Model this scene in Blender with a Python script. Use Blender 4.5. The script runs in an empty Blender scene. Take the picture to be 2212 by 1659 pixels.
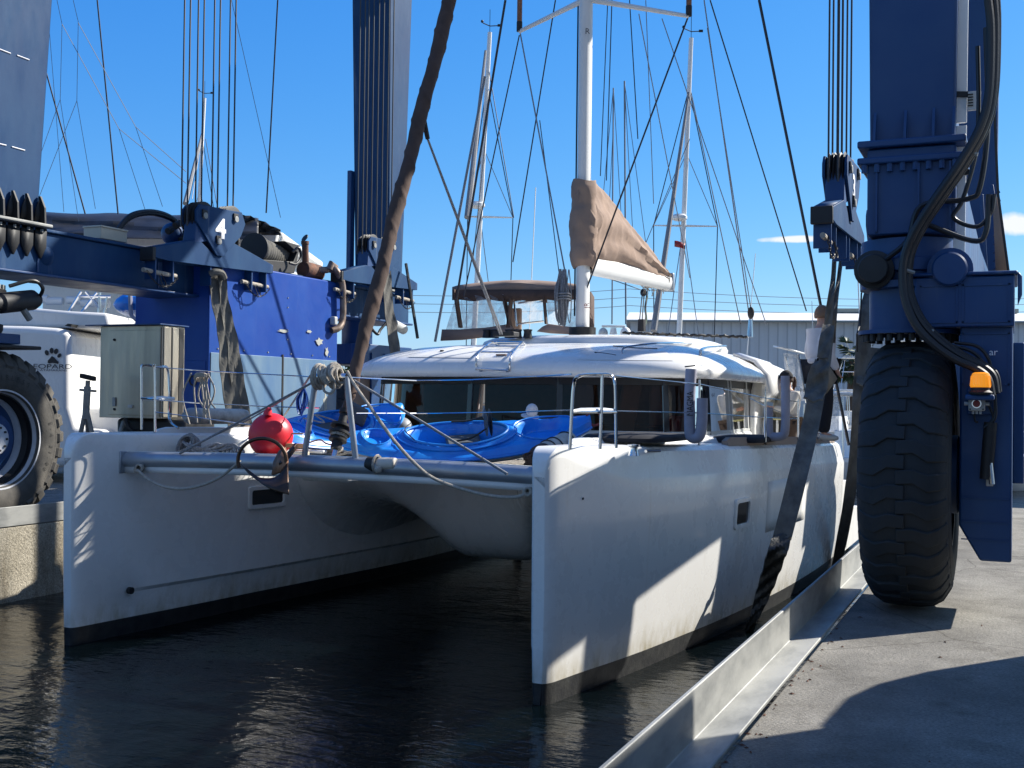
import bpy, bmesh, math, random
from mathutils import Vector, Matrix
from math import sin, cos, pi, radians, atan2, sqrt
random.seed(7)
S = bpy.context.scene
COL = S.collection
# ------------------------------------------------------------------ camera
# world: X across the slip (right dock = +X), Y along the slip (away), Z up, water at z=0
FPX, CX, CY = 2486.0, 1106.0, 829.5
TH, PITCH, ROLL = radians(23.7), 34.4/2486.0, 0.012
EYE = Vector((0, 0, 2.4))
F0 = Vector((-sin(TH), cos(TH), 0)); R0 = Vector((cos(TH), sin(TH), 0)); Z = Vector((0, 0, 1))
FW = F0*cos(PITCH) + Z*sin(PITCH)
U0 = -F0*sin(PITCH) + Z*cos(PITCH)
UP = U0*cos(ROLL) - R0*sin(ROLL)
RT = R0*cos(ROLL) + U0*sin(ROLL)
cam = bpy.data.cameras.new('camera'); camo = bpy.data.objects.new('camera', cam); COL.objects.link(camo)
m = Matrix((RT, UP, -FW)).transposed().to_4x4(); m.translation = EYE
camo.matrix_world = m
cam.sensor_width = 36; cam.lens = 36*FPX/2212.0; cam.clip_start = 0.05; cam.clip_end = 3000
S.camera = camo
S.render.resolution_x = 1024; S.render.resolution_y = 768
# ------------------------------------------------------------------ light
SUN = Vector((0.85, 1.0, 0.98)).normalized()           # towards the sun
EL = math.asin(SUN.z); AZ = atan2(SUN.x, SUN.y)
W = bpy.data.worlds.new('World'); S.world = W; W.use_nodes = True
nt = W.node_tree; nt.nodes.clear()
out = nt.nodes.new('ShaderNodeOutputWorld'); bg = nt.nodes.new('ShaderNodeBackground')
sky = nt.nodes.new('ShaderNodeTexSky'); sky.sky_type = 'NISHITA'; sky.sun_disc = False
sky.sun_elevation = EL; sky.sun_rotation = AZ; sky.altitude = 0
sky.air_density = 1.0; sky.dust_density = 0.3; sky.ozone_density = 4.0
hsv = nt.nodes.new('ShaderNodeHueSaturation'); hsv.inputs['Saturation'].default_value = 1.3; hsv.inputs['Hue'].default_value = 0.503
nt.links.new(sky.outputs[0], hsv.inputs['Color'])
# deepen the blue as the photograph's sky has it (per-channel tone of the sky texture)
sp_ = nt.nodes.new('ShaderNodeSeparateColor'); cb_ = nt.nodes.new('ShaderNodeCombineColor'); nt.links.new(hsv.outputs[0], sp_.inputs[0])
for i_, (a_, g_) in enumerate(((1.15, 0.92), (1.98, 0.73), (4.6, 0.42))):
    p_ = nt.nodes.new('ShaderNodeMath'); p_.operation = 'POWER'; nt.links.new(sp_.outputs[i_], p_.inputs[0]); p_.inputs[1].default_value = g_
    q_ = nt.nodes.new('ShaderNodeMath'); q_.operation = 'MULTIPLY'; nt.links.new(p_.outputs[0], q_.inputs[0]); q_.inputs[1].default_value = a_
    nt.links.new(q_.outputs[0], cb_.inputs[i_])
# small clouds in the sky itself, by direction
tc = nt.nodes.new('ShaderNodeTexCoord')
def cloud(prev, cx, cy, wx, wy, seed):
    d = (FW + RT*(cx-CX)/FPX + UP*(CY-cy)/FPX).normalized()
    r = Vector((d.y, -d.x, 0)).normalized(); u = r.cross(d).normalized()
    if u.z < 0: u = -u
    def dot(v):
        n = nt.nodes.new('ShaderNodeVectorMath'); n.operation = 'DOT_PRODUCT'
        nt.links.new(tc.outputs['Generated'], n.inputs[0]); n.inputs[1].default_value = v; return n.outputs['Value']
    def mth(op, a, b=None):
        n = nt.nodes.new('ShaderNodeMath'); n.operation = op
        for i, q in enumerate((a, b)):
            if q is None: continue
            if isinstance(q, (int, float)): n.inputs[i].default_value = q
            else: nt.links.new(q, n.inputs[i])
        return n.outputs[0]
    ns = nt.nodes.new('ShaderNodeTexNoise'); ns.inputs['Scale'].default_value = 42+seed; ns.inputs['Detail'].default_value = 7
    nt.links.new(tc.outputs['Generated'], ns.inputs['Vector'])
    nv = mth('MULTIPLY', mth('SUBTRACT', ns.outputs['Fac'], 0.5), 1.9)
    ex = mth('POWER', mth('ABSOLUTE', mth('DIVIDE', dot(r), wx)), 2.0)
    ey = mth('POWER', mth('ABSOLUTE', mth('DIVIDE', dot(u), wy)), 2.0)
    s_ = mth('SUBTRACT', mth('SUBTRACT', 1.0, mth('ADD', ex, ey)), nv)
    front = mth('GREATER_THAN', dot(d), 0.5)
    k = nt.nodes.new('ShaderNodeMapRange'); k.inputs[1].default_value = 0.05; k.inputs[2].default_value = 0.75; nt.links.new(s_, k.inputs[0])
    fac = mth('MULTIPLY', k.outputs[0], front)
    mx = nt.nodes.new('ShaderNodeMixRGB'); nt.links.new(fac, mx.inputs[0]); nt.links.new(prev, mx.inputs[1]); mx.inputs[2].default_value = (9.5, 9.9, 10.5, 1)
    return mx.outputs[0]
c = cloud(cb_.outputs[0], 1712, 517, 0.034, 0.0032, 3)
c = cloud(c, 2200, 485, 0.026, 0.010, 9)
# broken cloud added to the unseen sky behind the photographer for whiter fill
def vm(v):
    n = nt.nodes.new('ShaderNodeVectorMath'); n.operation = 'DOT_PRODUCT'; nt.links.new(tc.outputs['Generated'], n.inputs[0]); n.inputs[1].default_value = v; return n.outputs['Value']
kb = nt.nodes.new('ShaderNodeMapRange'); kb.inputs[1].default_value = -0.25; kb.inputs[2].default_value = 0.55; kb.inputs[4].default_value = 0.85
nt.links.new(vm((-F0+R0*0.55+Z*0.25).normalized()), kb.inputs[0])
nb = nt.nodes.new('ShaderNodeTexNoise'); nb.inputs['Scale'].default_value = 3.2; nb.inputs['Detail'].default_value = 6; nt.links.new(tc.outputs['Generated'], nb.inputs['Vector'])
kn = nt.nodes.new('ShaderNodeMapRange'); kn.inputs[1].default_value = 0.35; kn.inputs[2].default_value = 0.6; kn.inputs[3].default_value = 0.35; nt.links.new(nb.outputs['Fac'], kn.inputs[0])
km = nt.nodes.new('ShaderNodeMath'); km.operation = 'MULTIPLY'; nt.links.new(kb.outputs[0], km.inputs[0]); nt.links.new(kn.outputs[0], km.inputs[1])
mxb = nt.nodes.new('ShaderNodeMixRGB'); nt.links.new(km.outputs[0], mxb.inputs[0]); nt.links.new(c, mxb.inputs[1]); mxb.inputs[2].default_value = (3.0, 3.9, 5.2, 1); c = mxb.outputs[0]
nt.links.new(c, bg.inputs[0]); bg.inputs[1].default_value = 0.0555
nt.links.new(bg.outputs[0], out.inputs[0])
sl = bpy.data.lights.new('sun', 'SUN'); sl.energy = 5.0; sl.angle = radians(0.53); sl.color = (1.0, 0.955, 0.87)
slo = bpy.data.objects.new('sun', sl); COL.objects.link(slo)
slo.rotation_euler = SUN.to_track_quat('Z', 'Y').to_euler(); slo.location = (20, 30, 30)
S.view_settings.view_transform = 'Standard'; S.view_settings.look = 'None'; S.view_settings.gamma = 1; S.view_settings.exposure = 0.85
try:
    S.cycles.max_bounces = 8; S.cycles.transparent_max_bounces = 24
except Exception: pass
# ------------------------------------------------------------------ helpers
def ray(px, py):
    return FW + RT*((px-CX)/FPX) + UP*((CY-py)/FPX)
def P(px, py, x=None, y=None, z=None, t=None):
    """world point seen at photo position px,py on the plane x= / y= / z= (metres) or at depth t"""
    d = ray(px, py)
    if x is not None: k = (x-EYE.x)/d.x
    elif y is not None: k = (y-EYE.y)/d.y
    elif z is not None: k = (z-EYE.z)/d.z
    else: k = t
    return EYE + d*k
def lerp(a, b, k): return a+(b-a)*k
def interp(tab, s):
    if s <= tab[0][0]: return tab[0][1]
    if s >= tab[-1][0]: return tab[-1][1]
    n = len(tab)
    for i in range(n-1):
        if tab[i][0] <= s <= tab[i+1][0]:
            x0, y0 = tab[i]; x1, y1 = tab[i+1]
            m0 = (y1-y0)/(x1-x0) if i == 0 else (y1-tab[i-1][1])/(x1-tab[i-1][0])
            m1 = (y1-y0)/(x1-x0) if i == n-2 else (tab[i+2][1]-y0)/(tab[i+2][0]-x0)
            h = x1-x0; k = (s-x0)/h
            return (2*k**3-3*k*k+1)*y0+(k**3-2*k*k+k)*h*m0+(-2*k**3+3*k*k)*y1+(k**3-k*k)*h*m1
def spl(pts, n=8):
    """Catmull-Rom through 3D points"""
    pts = [Vector(p) for p in pts]; o = []
    q = [pts[0]*2-pts[1]] + pts + [pts[-1]*2-pts[-2]]
    for i in range(1, len(q)-2):
        for j in range(n):
            k = j/n
            o.append(0.5*((2*q[i])+(q[i+1]-q[i-1])*k+(2*q[i-1]-5*q[i]+4*q[i+1]-q[i+2])*k*k+(3*q[i]-q[i-1]-3*q[i+1]+q[i+2])*k**3))
    o.append(pts[-1]); return o
def sag(a, b, s, n=12):
    a, b = Vector(a), Vector(b)
    return [a.lerp(b, i/n)-Vector((0, 0, 4*s*(i/n)*(1-i/n))) for i in range(n+1)]
from mathutils.bvhtree import BVHTree
def bvh(*mbs):
    v, f = [], []
    for q in mbs:
        b = len(v); v += q.v; f += [tuple(b+i for i in t) for t in q.f]
    return BVHTree.FromPolygons([Vector(q) for q in v], f)
def hit(tree, px, py, lift=0.0, miss=None):
    """the point of a real surface that the photo shows at px,py, lifted off it"""
    d = ray(px, py).normalized(); r = tree.ray_cast(EYE, d)
    if r[0] is None: return miss
    n = r[1] if r[1].dot(d) < 0 else -r[1]
    return r[0]+n*lift
class MB:
    def __init__(s): s.v = []; s.f = []
    def add(s, vs, fs):
        b = len(s.v); s.v += [tuple(q) for q in vs]; s.f += [tuple(b+i for i in f) for f in fs]; return s
    def box(s, x0, x1, y0, y1, z0, z1):
        x0, x1 = sorted((x0, x1)); y0, y1 = sorted((y0, y1)); z0, z1 = sorted((z0, z1))
        return s.add([(x0,y0,z0),(x1,y0,z0),(x1,y1,z0),(x0,y1,z0),(x0,y0,z1),(x1,y0,z1),(x1,y1,z1),(x0,y1,z1)],
                     [(0,3,2,1),(4,5,6,7),(0,1,5,4),(1,2,6,5),(2,3,7,6),(3,0,4,7)])
    def frus(s, b, t, z0, z1):
        """tapered box; b,t = (x0,x1,y0,y1)"""
        return s.add([(b[0],b[2],z0),(b[1],b[2],z0),(b[1],b[3],z0),(b[0],b[3],z0),(t[0],t[2],z1),(t[1],t[2],z1),(t[1],t[3],z1),(t[0],t[3],z1)],
                     [(0,3,2,1),(4,5,6,7),(0,1,5,4),(1,2,6,5),(2,3,7,6),(3,0,4,7)])
    def obox(s, c, ax, ay, az):
        c, ax, ay, az = map(Vector, (c, ax, ay, az))
        vs = [c+i*ax+j*ay+k*az for k in (-1, 1) for (i, j) in ((-1,-1),(1,-1),(1,1),(-1,1))]
        return s.add(vs, [(0,3,2,1),(4,5,6,7),(0,1,5,4),(1,2,6,5),(2,3,7,6),(3,0,4,7)])
    def bar(s, a, b, w, h, up=Z):
        a, b = Vector(a), Vector(b); d = (b-a); L = d.length; d.normalize()
        sd = d.cross(Vector(up)); 
        if sd.length < 1e-4: sd = d.cross(Vector((1,0,0)))
        sd.normalize(); u = sd.cross(d)
        return s.obox((a+b)/2, d*L/2, sd*w/2, u*h/2)
    def tube(s, pts, r, n=8, closed=False, caps=True):
        pts = [Vector(p) for p in pts]
        m_ = len(pts)
        if m_ < 2: return s
        rr = r if isinstance(r, (list, tuple)) else [r]*m_
        t0 = (pts[1]-pts[0]).normalized()
        ref = Vector((0,0,1)) if abs(t0.z) < 0.9 else Vector((1,0,0))
        nrm = t0.cross(ref).normalized(); b0 = len(s.v)
        for i, p in enumerate(pts):
            if closed: t = pts[(i+1)%m_]-pts[i-1]
            elif i == 0: t = pts[1]-pts[0]
            elif i == m_-1: t = pts[-1]-pts[-2]
            else: t = pts[i+1]-pts[i-1]
            if t.length < 1e-9: t = t0
            t = t.normalized()
            nrm = (nrm-t*nrm.dot(t))
            if nrm.length < 1e-6: nrm = t.cross(Vector((0.3,0.5,0.8)))
            nrm.normalize(); bi = t.cross(nrm)
            for k in range(n):
                a = 2*pi*k/n; s.v.append(tuple(p+(nrm*cos(a)+bi*sin(a))*rr[i]))
        for i in range(m_-(0 if closed else 1)):
            j = (i+1) % m_
            for k in range(n):
                k2 = (k+1) % n
                s.f.append((b0+i*n+k, b0+i*n+k2, b0+j*n+k2, b0+j*n+k))
        if caps and not closed:
            s.f.append(tuple(b0+k for k in reversed(range(n)))); s.f.append(tuple(b0+(m_-1)*n+k for k in range(n)))
        return s
    def cyl(s, a, b, r, n=20, r2=None):
        return s.tube([a, b], [r, r if r2 is None else r2], n)
    def prism(s, poly, axis, a, b):
        """poly 2D extruded along axis from a to b. x: (y,z)  y: (x,z)  z: (x,y)"""
        def mk(p, q):
            return {'x': (q, p[0], p[1]), 'y': (p[0], q, p[1]), 'z': (p[0], p[1], q)}[axis]
        n = len(poly); vs = [mk(p, a) for p in poly]+[mk(p, b) for p in poly]
        return s.add(vs, [tuple(range(n)), tuple(reversed(range(n, 2*n)))]+[(i, i+n, (i+1)%n+n, (i+1)%n) for i in range(n)])
    def grid(s, rows, closev=False):
        """rows: list of equal-length point lists"""
        n = len(rows[0]); b = len(s.v)
        for r in rows: s.v += [tuple(q) for q in r]
        for i in range(len(rows)-1):
            for j in range(n-(0 if closev else 1)):
                j2 = (j+1) % n
                s.f.append((b+i*n+j, b+i*n+j2, b+(i+1)*n+j2, b+(i+1)*n+j))
        return s
    def cap(s, row):
        b = len(s.v); s.v += [tuple(q) for q in row]; s.f.append(tuple(range(b, b+len(row)))); return s
    def lathe(s, prof, c, ax, n=32):
        """prof list of (r, h) about axis ax through c"""
        c = Vector(c); ax = Vector(ax).normalized()
        e1 = ax.cross(Vector((0,0,1)) if abs(ax.z) < 0.9 else Vector((1,0,0))).normalized(); e2 = ax.cross(e1)
        rows = [[c+ax*h+(e1*cos(2*pi*k/n)+e2*sin(2*pi*k/n))*max(r, 1e-4) for k in range(n)] for r, h in prof]
        return s.grid(rows, True)
    def ball(s, c, rx, ry=None, rz=None, n=20, m=12):
        ry = rx if ry is None else ry; rz = rx if rz is None else rz
        c = Vector(c); rows = []
        for i in range(m+1):
            a = -pi/2+pi*i/m
            rows.append([c+Vector((rx*cos(a)*cos(2*pi*k/n), ry*cos(a)*sin(2*pi*k/n), rz*sin(a))) for k in range(n)])
        return s.grid(rows, True)
    def xf(s, M):
        s.v = [tuple(M @ Vector(q)) for q in s.v]; return s
def obj(name, mb, mat, parent=None, bev=0, smooth=True, seg=2, sub=0, solid=0, ang=35):
    me = bpy.data.meshes.new(name); me.from_pydata(mb.v, [], mb.f); me.validate()
    bm = bmesh.new(); bm.from_mesh(me); bmesh.ops.remove_doubles(bm, verts=bm.verts, dist=1e-5)
    bmesh.ops.recalc_face_normals(bm, faces=bm.faces); bm.to_mesh(me); bm.free()
    me.materials.append(mat)
    if smooth:
        me.shade_smooth()
        try: me.set_sharp_from_angle(angle=radians(ang))
        except Exception: pass
    o = bpy.data.objects.new(name, me); COL.objects.link(o)
    if solid:
        md = o.modifiers.new('s', 'SOLIDIFY'); md.thickness = solid; md.offset = 0
    if bev:
        md = o.modifiers.new('b', 'BEVEL'); md.width = bev; md.segments = seg; md.limit_method = 'ANGLE'; md.angle_limit = radians(40)
    if sub:
        md = o.modifiers.new('u', 'SUBSURF'); md.levels = sub; md.render_levels = sub
    if parent is not None: par(o, parent)
    return o
def WM(o):
    m_ = Matrix.LocRotScale(o.location, o.rotation_euler, o.scale)
    return WM(o.parent) @ o.matrix_parent_inverse @ m_ if o.parent else m_
def par(o, p):
    o.parent = p; o.matrix_parent_inverse = WM(p).inverted(); return o
def tag(o, label, cat, group=None):
    o['label'] = label; o['category'] = cat
    if group: o['group'] = group
    return o
def thing(name, label, cat, loc=(0,0,0), group=None):
    o = bpy.data.objects.new(name, None); COL.objects.link(o); o.location = loc; o.empty_display_size = 0.2
    return tag(o, label, cat, group)
def struct(o, kind='structure'):
    o['kind'] = kind; return o
def copy_tree(o, parent=None):
    c_ = o.copy(); COL.objects.link(c_)
    if parent is not None: c_.parent = parent
    for ch in [q for q in bpy.data.objects if q.parent == o]: copy_tree(ch, c_)
    return c_
def text_mb(txt, origin, ex, ey, size, depth=0.004, font_scale=1.0, bold=0.0):
    """writing as a real raised mesh; ex,ey = in-plane unit vectors; origin = centre"""
    cu = bpy.data.curves.new('t', 'FONT'); cu.body = txt; cu.size = 1; cu.align_x = 'CENTER'; cu.align_y = 'CENTER'; cu.extrude = 0.0; cu.offset = bold
    to = bpy.data.objects.new('t', cu); COL.objects.link(to)
    bpy.context.view_layer.update()
    me = bpy.data.meshes.new_from_object(to.evaluated_get(bpy.context.evaluated_depsgraph_get()))
    ex, ey = Vector(ex).normalized(), Vector(ey).normalized(); n = ex.cross(ey)
    mb = MB()
    mb.add([Vector(origin)+ex*v.co.x*size*font_scale+ey*v.co.y*size+n*depth for v in me.vertices], [tuple(p.vertices) for p in me.polygons])
    bpy.data.objects.remove(to); bpy.data.curves.remove(cu); bpy.data.meshes.remove(me)
    return mb
# ------------------------------------------------------------------ materials
def mat(name, col, rough=0.5, metal=0.0, var=0.0, vscale=4.0, bump=0.0, bscale=30.0, col2=None, stretch=(1,1,1), spec=0.5, coat=0.0, rvar=0.0, detail=6.0, lo=0.35, hi=0.65, bstretch=(1,1,1)):
    M = bpy.data.materials.new(name); M.use_nodes = True; t = M.node_tree; b = t.nodes['Principled BSDF']
    b.inputs['Base Color'].default_value = (*col, 1); b.inputs['Roughness'].default_value = rough; b.inputs['Metallic'].default_value = metal
    b.inputs['Specular IOR Level'].default_value = spec; b.inputs['Coat Weight'].default_value = coat
    t_c = t.nodes.new('ShaderNodeTexCoord'); 
    def noise(sc, st, det=detail):
        mp = t.nodes.new('ShaderNodeMapping'); mp.inputs['Scale'].default_value = st; t.links.new(t_c.outputs['Object'], mp.inputs[0])
        n = t.nodes.new('ShaderNodeTexNoise'); n.inputs['Scale'].default_value = sc; n.inputs['Detail'].default_value = det; n.inputs['Roughness'].default_value = 0.62
        t.links.new(mp.outputs[0], n.inputs['Vector']); return n
    if var or col2:
        n = noise(vscale, stretch)
        r = t.nodes.new('ShaderNodeValToRGB'); t.links.new(n.outputs['Fac'], r.inputs[0])
        c1 = col; c2 = col2 if col2 else tuple(max(0, q*(1-var)) for q in col)
        r.color_ramp.elements[0].position = lo; r.color_ramp.elements[1].position = hi
        r.color_ramp.elements[0].color = (*c2, 1); r.color_ramp.elements[1].color = (*c1, 1)
        t.links.new(r.outputs[0], b.inputs['Base Color'])
    if rvar:
        n = noise(vscale*2.3, stretch); mr = t.nodes.new('ShaderNodeMapRange'); mr.inputs[1].default_value = 0.3; mr.inputs[2].default_value = 0.7
        mr.inputs[3].default_value = max(0.02, rough-rvar); mr.inputs[4].default_value = min(1, rough+rvar)
        t.links.new(n.outputs['Fac'], mr.inputs[0]); t.links.new(mr.outputs[0], b.inputs['Roughness'])
    if bump:
        n = noise(bscale, bstretch); bp = t.nodes.new('ShaderNodeBump'); bp.inputs['Strength'].default_value = bump; bp.inputs['Distance'].default_value = 0.02
        t.links.new(n.outputs['Fac'], bp.inputs['Height']); t.links.new(bp.outputs[0], b.inputs['Normal'])
    return M
M = {}
M['gel'] = mat('white_gelcoat', (0.80,0.79,0.76), 0.28, var=0.05, vscale=1.8, stretch=(1,1,0.4), bump=0.015, bscale=3, coat=0.15, rvar=0.08)
def hullgel():
    Mx = mat('white_gelcoat_topsides', (0.80,0.79,0.76), 0.28, bump=0.012, bscale=2.5, coat=0.15, rvar=0.08, var=0.04, vscale=1.6)
    t = Mx.node_tree; b = t.nodes['Principled BSDF']; old = b.inputs['Base Color'].links[0].from_socket
    c_ = t.nodes.new('ShaderNodeTexCoord'); sx = t.nodes.new('ShaderNodeSeparateXYZ'); t.links.new(c_.outputs['Object'], sx.inputs[0])
    def nz(s_, st, det=7):
        mp = t.nodes.new('ShaderNodeMapping'); mp.inputs['Scale'].default_value = st; t.links.new(c_.outputs['Object'], mp.inputs[0])
        n = t.nodes.new('ShaderNodeTexNoise'); n.inputs['Scale'].default_value = s_; n.inputs['Detail'].default_value = det; n.inputs['Roughness'].default_value = .65; t.links.new(mp.outputs[0], n.inputs['Vector']); return n.outputs['Fac']
    def mr(f, a, b_, c0, d0):
        r = t.nodes.new('ShaderNodeMapRange'); r.inputs[1].default_value = a; r.inputs[2].default_value = b_; r.inputs[3].default_value = c0; r.inputs[4].default_value = d0; t.links.new(f, r.inputs[0]); return r.outputs[0]
    def ml(a, b_, op='MULTIPLY'):
        r = t.nodes.new('ShaderNodeMath'); r.operation = op
        for i, q in enumerate((a, b_)):
            if isinstance(q, float): r.inputs[i].default_value = q
            else: t.links.new(q, r.inputs[i])
        return r.outputs[0]
    zj = ml(sx.outputs['Z'], ml(nz(3.0, (1,1,.3)), 0.5), 'SUBTRACT')
    scum = ml(mr(zj, -0.12, 0.16, 1.0, 0.0), mr(nz(9, (1,1,.35)), .35, .62, .1, .85))
    streak = ml(mr(nz(7.0, (1,1,.06)), .60, .74, 0., .55), mr(nz(1.3, (1,1,1)), .45, .6, 0., 1.))
    def mix(base, fac, col):
        m_ = t.nodes.new('ShaderNodeMixRGB'); t.links.new(fac, m_.inputs[0]); t.links.new(base, m_.inputs[1]); m_.inputs[2].default_value = (*col, 1); return m_.outputs[0]
    o_ = mix(old, scum, (0.42,0.37,0.25)); o_ = mix(o_, streak, (0.58,0.54,0.46))
    scuff = mr(nz(2.6, (1,.35,2.2), 9), .63, .70, 0., .35); o_ = mix(o_, scuff, (0.60,0.60,0.60))
    t.links.new(o_, b.inputs['Base Color']); return Mx
M['gelh'] = hullgel()
M['geld'] = mat('nonskid_deck', (0.74,0.73,0.70), 0.6, var=0.1, vscale=3, bump=0.15, bscale=160)
M['anti'] = mat('black_antifouling', (0.012,0.013,0.016), 0.55, var=0.5, vscale=9, col2=(0.035,0.036,0.034), bump=0.25, bscale=25)
M['navy'] = mat('navy_paint', (0.003,0.040,0.145), 0.5, col2=(0.006,0.050,0.155), vscale=1.4, bump=0.03, bscale=6, rvar=0.12)
M['navyworn'] = mat('worn_navy_paint', (0.008,0.042,0.120), 0.6, spec=0.18, col2=(0.018,0.062,0.145), vscale=2.2, bump=0.04, bscale=9, lo=0.3, hi=0.62, stretch=(1,1,0.35), rvar=0.12)
M['engblue'] = mat('bright_blue_paint', (0.008,0.05,0.28), 0.5, spec=0.2, col2=(0.012,0.065,0.31), vscale=1.5, rvar=0.1, bump=0.02, bscale=8)
M['engworn'] = mat('faded_blue_panel', (0.06,0.15,0.30), 0.5, col2=(0.14,0.23,0.32), vscale=2.0, stretch=(1,1,0.3), lo=0.35, hi=0.75, rvar=0.1)
M['black'] = mat('black_rubber', (0.018,0.018,0.019), 0.6, var=0.3, vscale=8, bump=0.06)
M['hose'] = mat('black_hose', (0.012,0.012,0.014), 0.42, bump=0.05, bscale=60)
M['tyre'] = mat('dusty_tyre_rubber', (0.05,0.047,0.043), 0.85, col2=(0.11,0.10,0.085), vscale=3.5, bump=0.2, bscale=30)
M['tyred'] = mat('dark_tyre_rubber', (0.020,0.025,0.030), 0.78, var=0.3, vscale=4, bump=0.2, bscale=26)
M['rimw'] = mat('white_rim', (0.62,0.63,0.66), 0.45, var=0.2, vscale=6)
M['steel'] = mat('stainless_steel', (0.62,0.63,0.64), 0.16, 1.0, bump=0.01, bscale=20)
M['alu'] = mat('anodised_aluminium', (0.36,0.39,0.43), 0.42, 0.55, var=0.15, vscale=5, bump=0.02, rvar=0.06)
M['cab'] = mat('brushed_cabinet_steel', (0.50,0.45,0.36), 0.38, 0.5, var=0.3, vscale=3, stretch=(1,1,0.12), bump=0.03, bscale=14, rvar=0.1)
M['galv'] = mat('galvanised_steel', (0.33,0.33,0.31), 0.62, 0.2, col2=(0.17,0.175,0.17), vscale=5, lo=0.3, hi=0.6, stretch=(1,.35,1), bump=0.06, bscale=22, rvar=0.12)
M['rust'] = mat('rusty_steel', (0.20,0.075,0.035), 0.8, col2=(0.07,0.035,0.025), vscale=9, bump=0.3, bscale=30)
M['pipe'] = mat('burnt_exhaust_pipe', (0.15,0.10,0.075), 0.5, 0.5, col2=(0.3,0.24,0.2), vscale=7, bump=0.1)
M['mast'] = mat('white_mast_paint', (0.74,0.74,0.72), 0.35, var=0.06, vscale=2)
M['wire'] = mat('dark_wire', (0.02,0.022,0.03), 0.5)
M['wiregrey'] = mat('grey_wire', (0.20,0.22,0.25), 0.5, 0.2)
M['canvas'] = mat('taupe_canvas', (0.31,0.215,0.16), 0.9, col2=(0.25,0.175,0.135), vscale=3, bump=0.12, bscale=40)
M['canvasroll'] = mat('furled_brown_canvas', (0.095,0.058,0.043), 0.9, col2=(0.06,0.038,0.03), vscale=5, bump=0.35, bscale=9, bstretch=(1,1,0.4))
M['rope'] = mat('cream_rope', (0.46,0.41,0.34), 0.9, col2=(0.30,0.27,0.23), vscale=40, bump=0.4, bscale=90)
M['ropegrey'] = mat('grey_rope', (0.30,0.30,0.30), 0.9, col2=(0.16,0.165,0.18), vscale=50, bump=0.4, bscale=90)
M['sling'] = mat('grey_webbing_sling', (0.19,0.18,0.155), 0.92, col2=(0.085,0.082,0.075), vscale=5, stretch=(1,1,0.5), bump=0.3, bscale=60)
M['slingd'] = mat('wet_black_sling_cover', (0.02,0.021,0.02), 0.35, col2=(0.05,0.05,0.045), vscale=8, bump=0.7, bscale=10)
M['kay'] = mat('blue_polyethylene', (0.006,0.17,0.66), 0.36, col2=(0.012,0.27,0.80), vscale=2.5, coat=0.2, bump=0.02)
M['kayr'] = mat('azure_polyethylene_rim', (0.02,0.24,0.72), 0.35)
M['kayw'] = mat('pale_grey_polyethylene', (0.55,0.56,0.56), 0.4, var=0.15, vscale=4)
M['seat'] = mat('grey_seat_pad', (0.10,0.11,0.115), 0.8, bump=0.1)
M['red'] = mat('red_vinyl', (0.72,0.02,0.035), 0.4, var=0.1, vscale=5)
M['greyv'] = mat('grey_vinyl', (0.30,0.31,0.32), 0.5, var=0.25, vscale=10)
M['fend'] = mat('grimy_cream_fender', (0.55,0.50,0.43), 0.6, col2=(0.22,0.18,0.15), vscale=5, bump=0.05, lo=0.3, hi=0.55)
M['conc'] = None
M['skin'] = mat('skin', (0.50,0.28,0.20), 0.55)
M['shirt'] = mat('white_shirt', (0.66,0.65,0.68), 0.9, var=0.1, vscale=6, bump=0.3, bscale=9)
M['blackc'] = mat('black_cloth', (0.012,0.012,0.016), 0.9, bump=0.2, bscale=12)
M['hair'] = mat('brown_hair', (0.06,0.03,0.018), 0.7, bump=0.4, bscale=60)
M['hairb'] = mat('sandy_hair', (0.22,0.13,0.08), 0.7, bump=0.4, bscale=60)
M['whitep'] = mat('white_plastic', (0.74,0.74,0.72), 0.4, var=0.05)
M['greyp'] = mat('pale_grey_plastic', (0.45,0.46,0.45), 0.5)
M['redp'] = mat('dark_red_button', (0.28,0.015,0.02), 0.35)
M['purp'] = mat('lilac_grey_vinyl_cover', (0.34,0.34,0.42), 0.7, var=0.2, vscale=5, bump=0.08)
M['wood'] = mat('varnished_wood', (0.30,0.12,0.05), 0.5, col2=(0.2,0.08,0.035), vscale=6)
M['tarp'] = mat('black_grey_tarp', (0.010,0.0105,0.011), 0.5, col2=(0.026,0.026,0.027), vscale=2, bump=0.5, bscale=4)
M['ltan'] = mat('tan_curtain', (0.36,0.24,0.17), 0.9, bump=0.2, bscale=10)
M['dwood'] = mat('dark_cabin_wood', (0.34,0.18,0.10), 0.6, col2=(0.12,0.06,0.035), vscale=2.5)
M['green'] = mat('palm_green', (0.05,0.085,0.03), 0.6, var=0.5, vscale=3)
M['leaf'] = mat('leaf_green', (0.05,0.09,0.03), 0.7, var=0.5, vscale=3)
M['bark'] = mat('palm_bark', (0.12,0.08,0.055), 0.9, bump=0.6, bscale=30)
M['roofw'] = mat('white_sheet_roof', (0.70,0.69,0.66), 0.6, var=0.1, vscale=0.4)
M['vent'] = mat('grey_green_roof_vent', (0.22,0.25,0.23), 0.7)
M['text'] = mat('black_lettering', (0.012,0.012,0.015), 0.5)
M['textw'] = mat('white_lettering', (0.80,0.80,0.82), 0.5)
M['cream'] = mat('cream_plastic_box', (0.62,0.55,0.42), 0.5, var=0.1)
M['toe'] = mat('tan_rubbing_strip', (0.27,0.20,0.155), 0.7, var=0.1, vscale=8)
M['dkp'] = mat('dark_hatch_acrylic', (0.02,0.022,0.026), 0.08)
M['bluep'] = mat('royal_blue_plastic', (0.02,0.10,0.45), 0.4)
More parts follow.
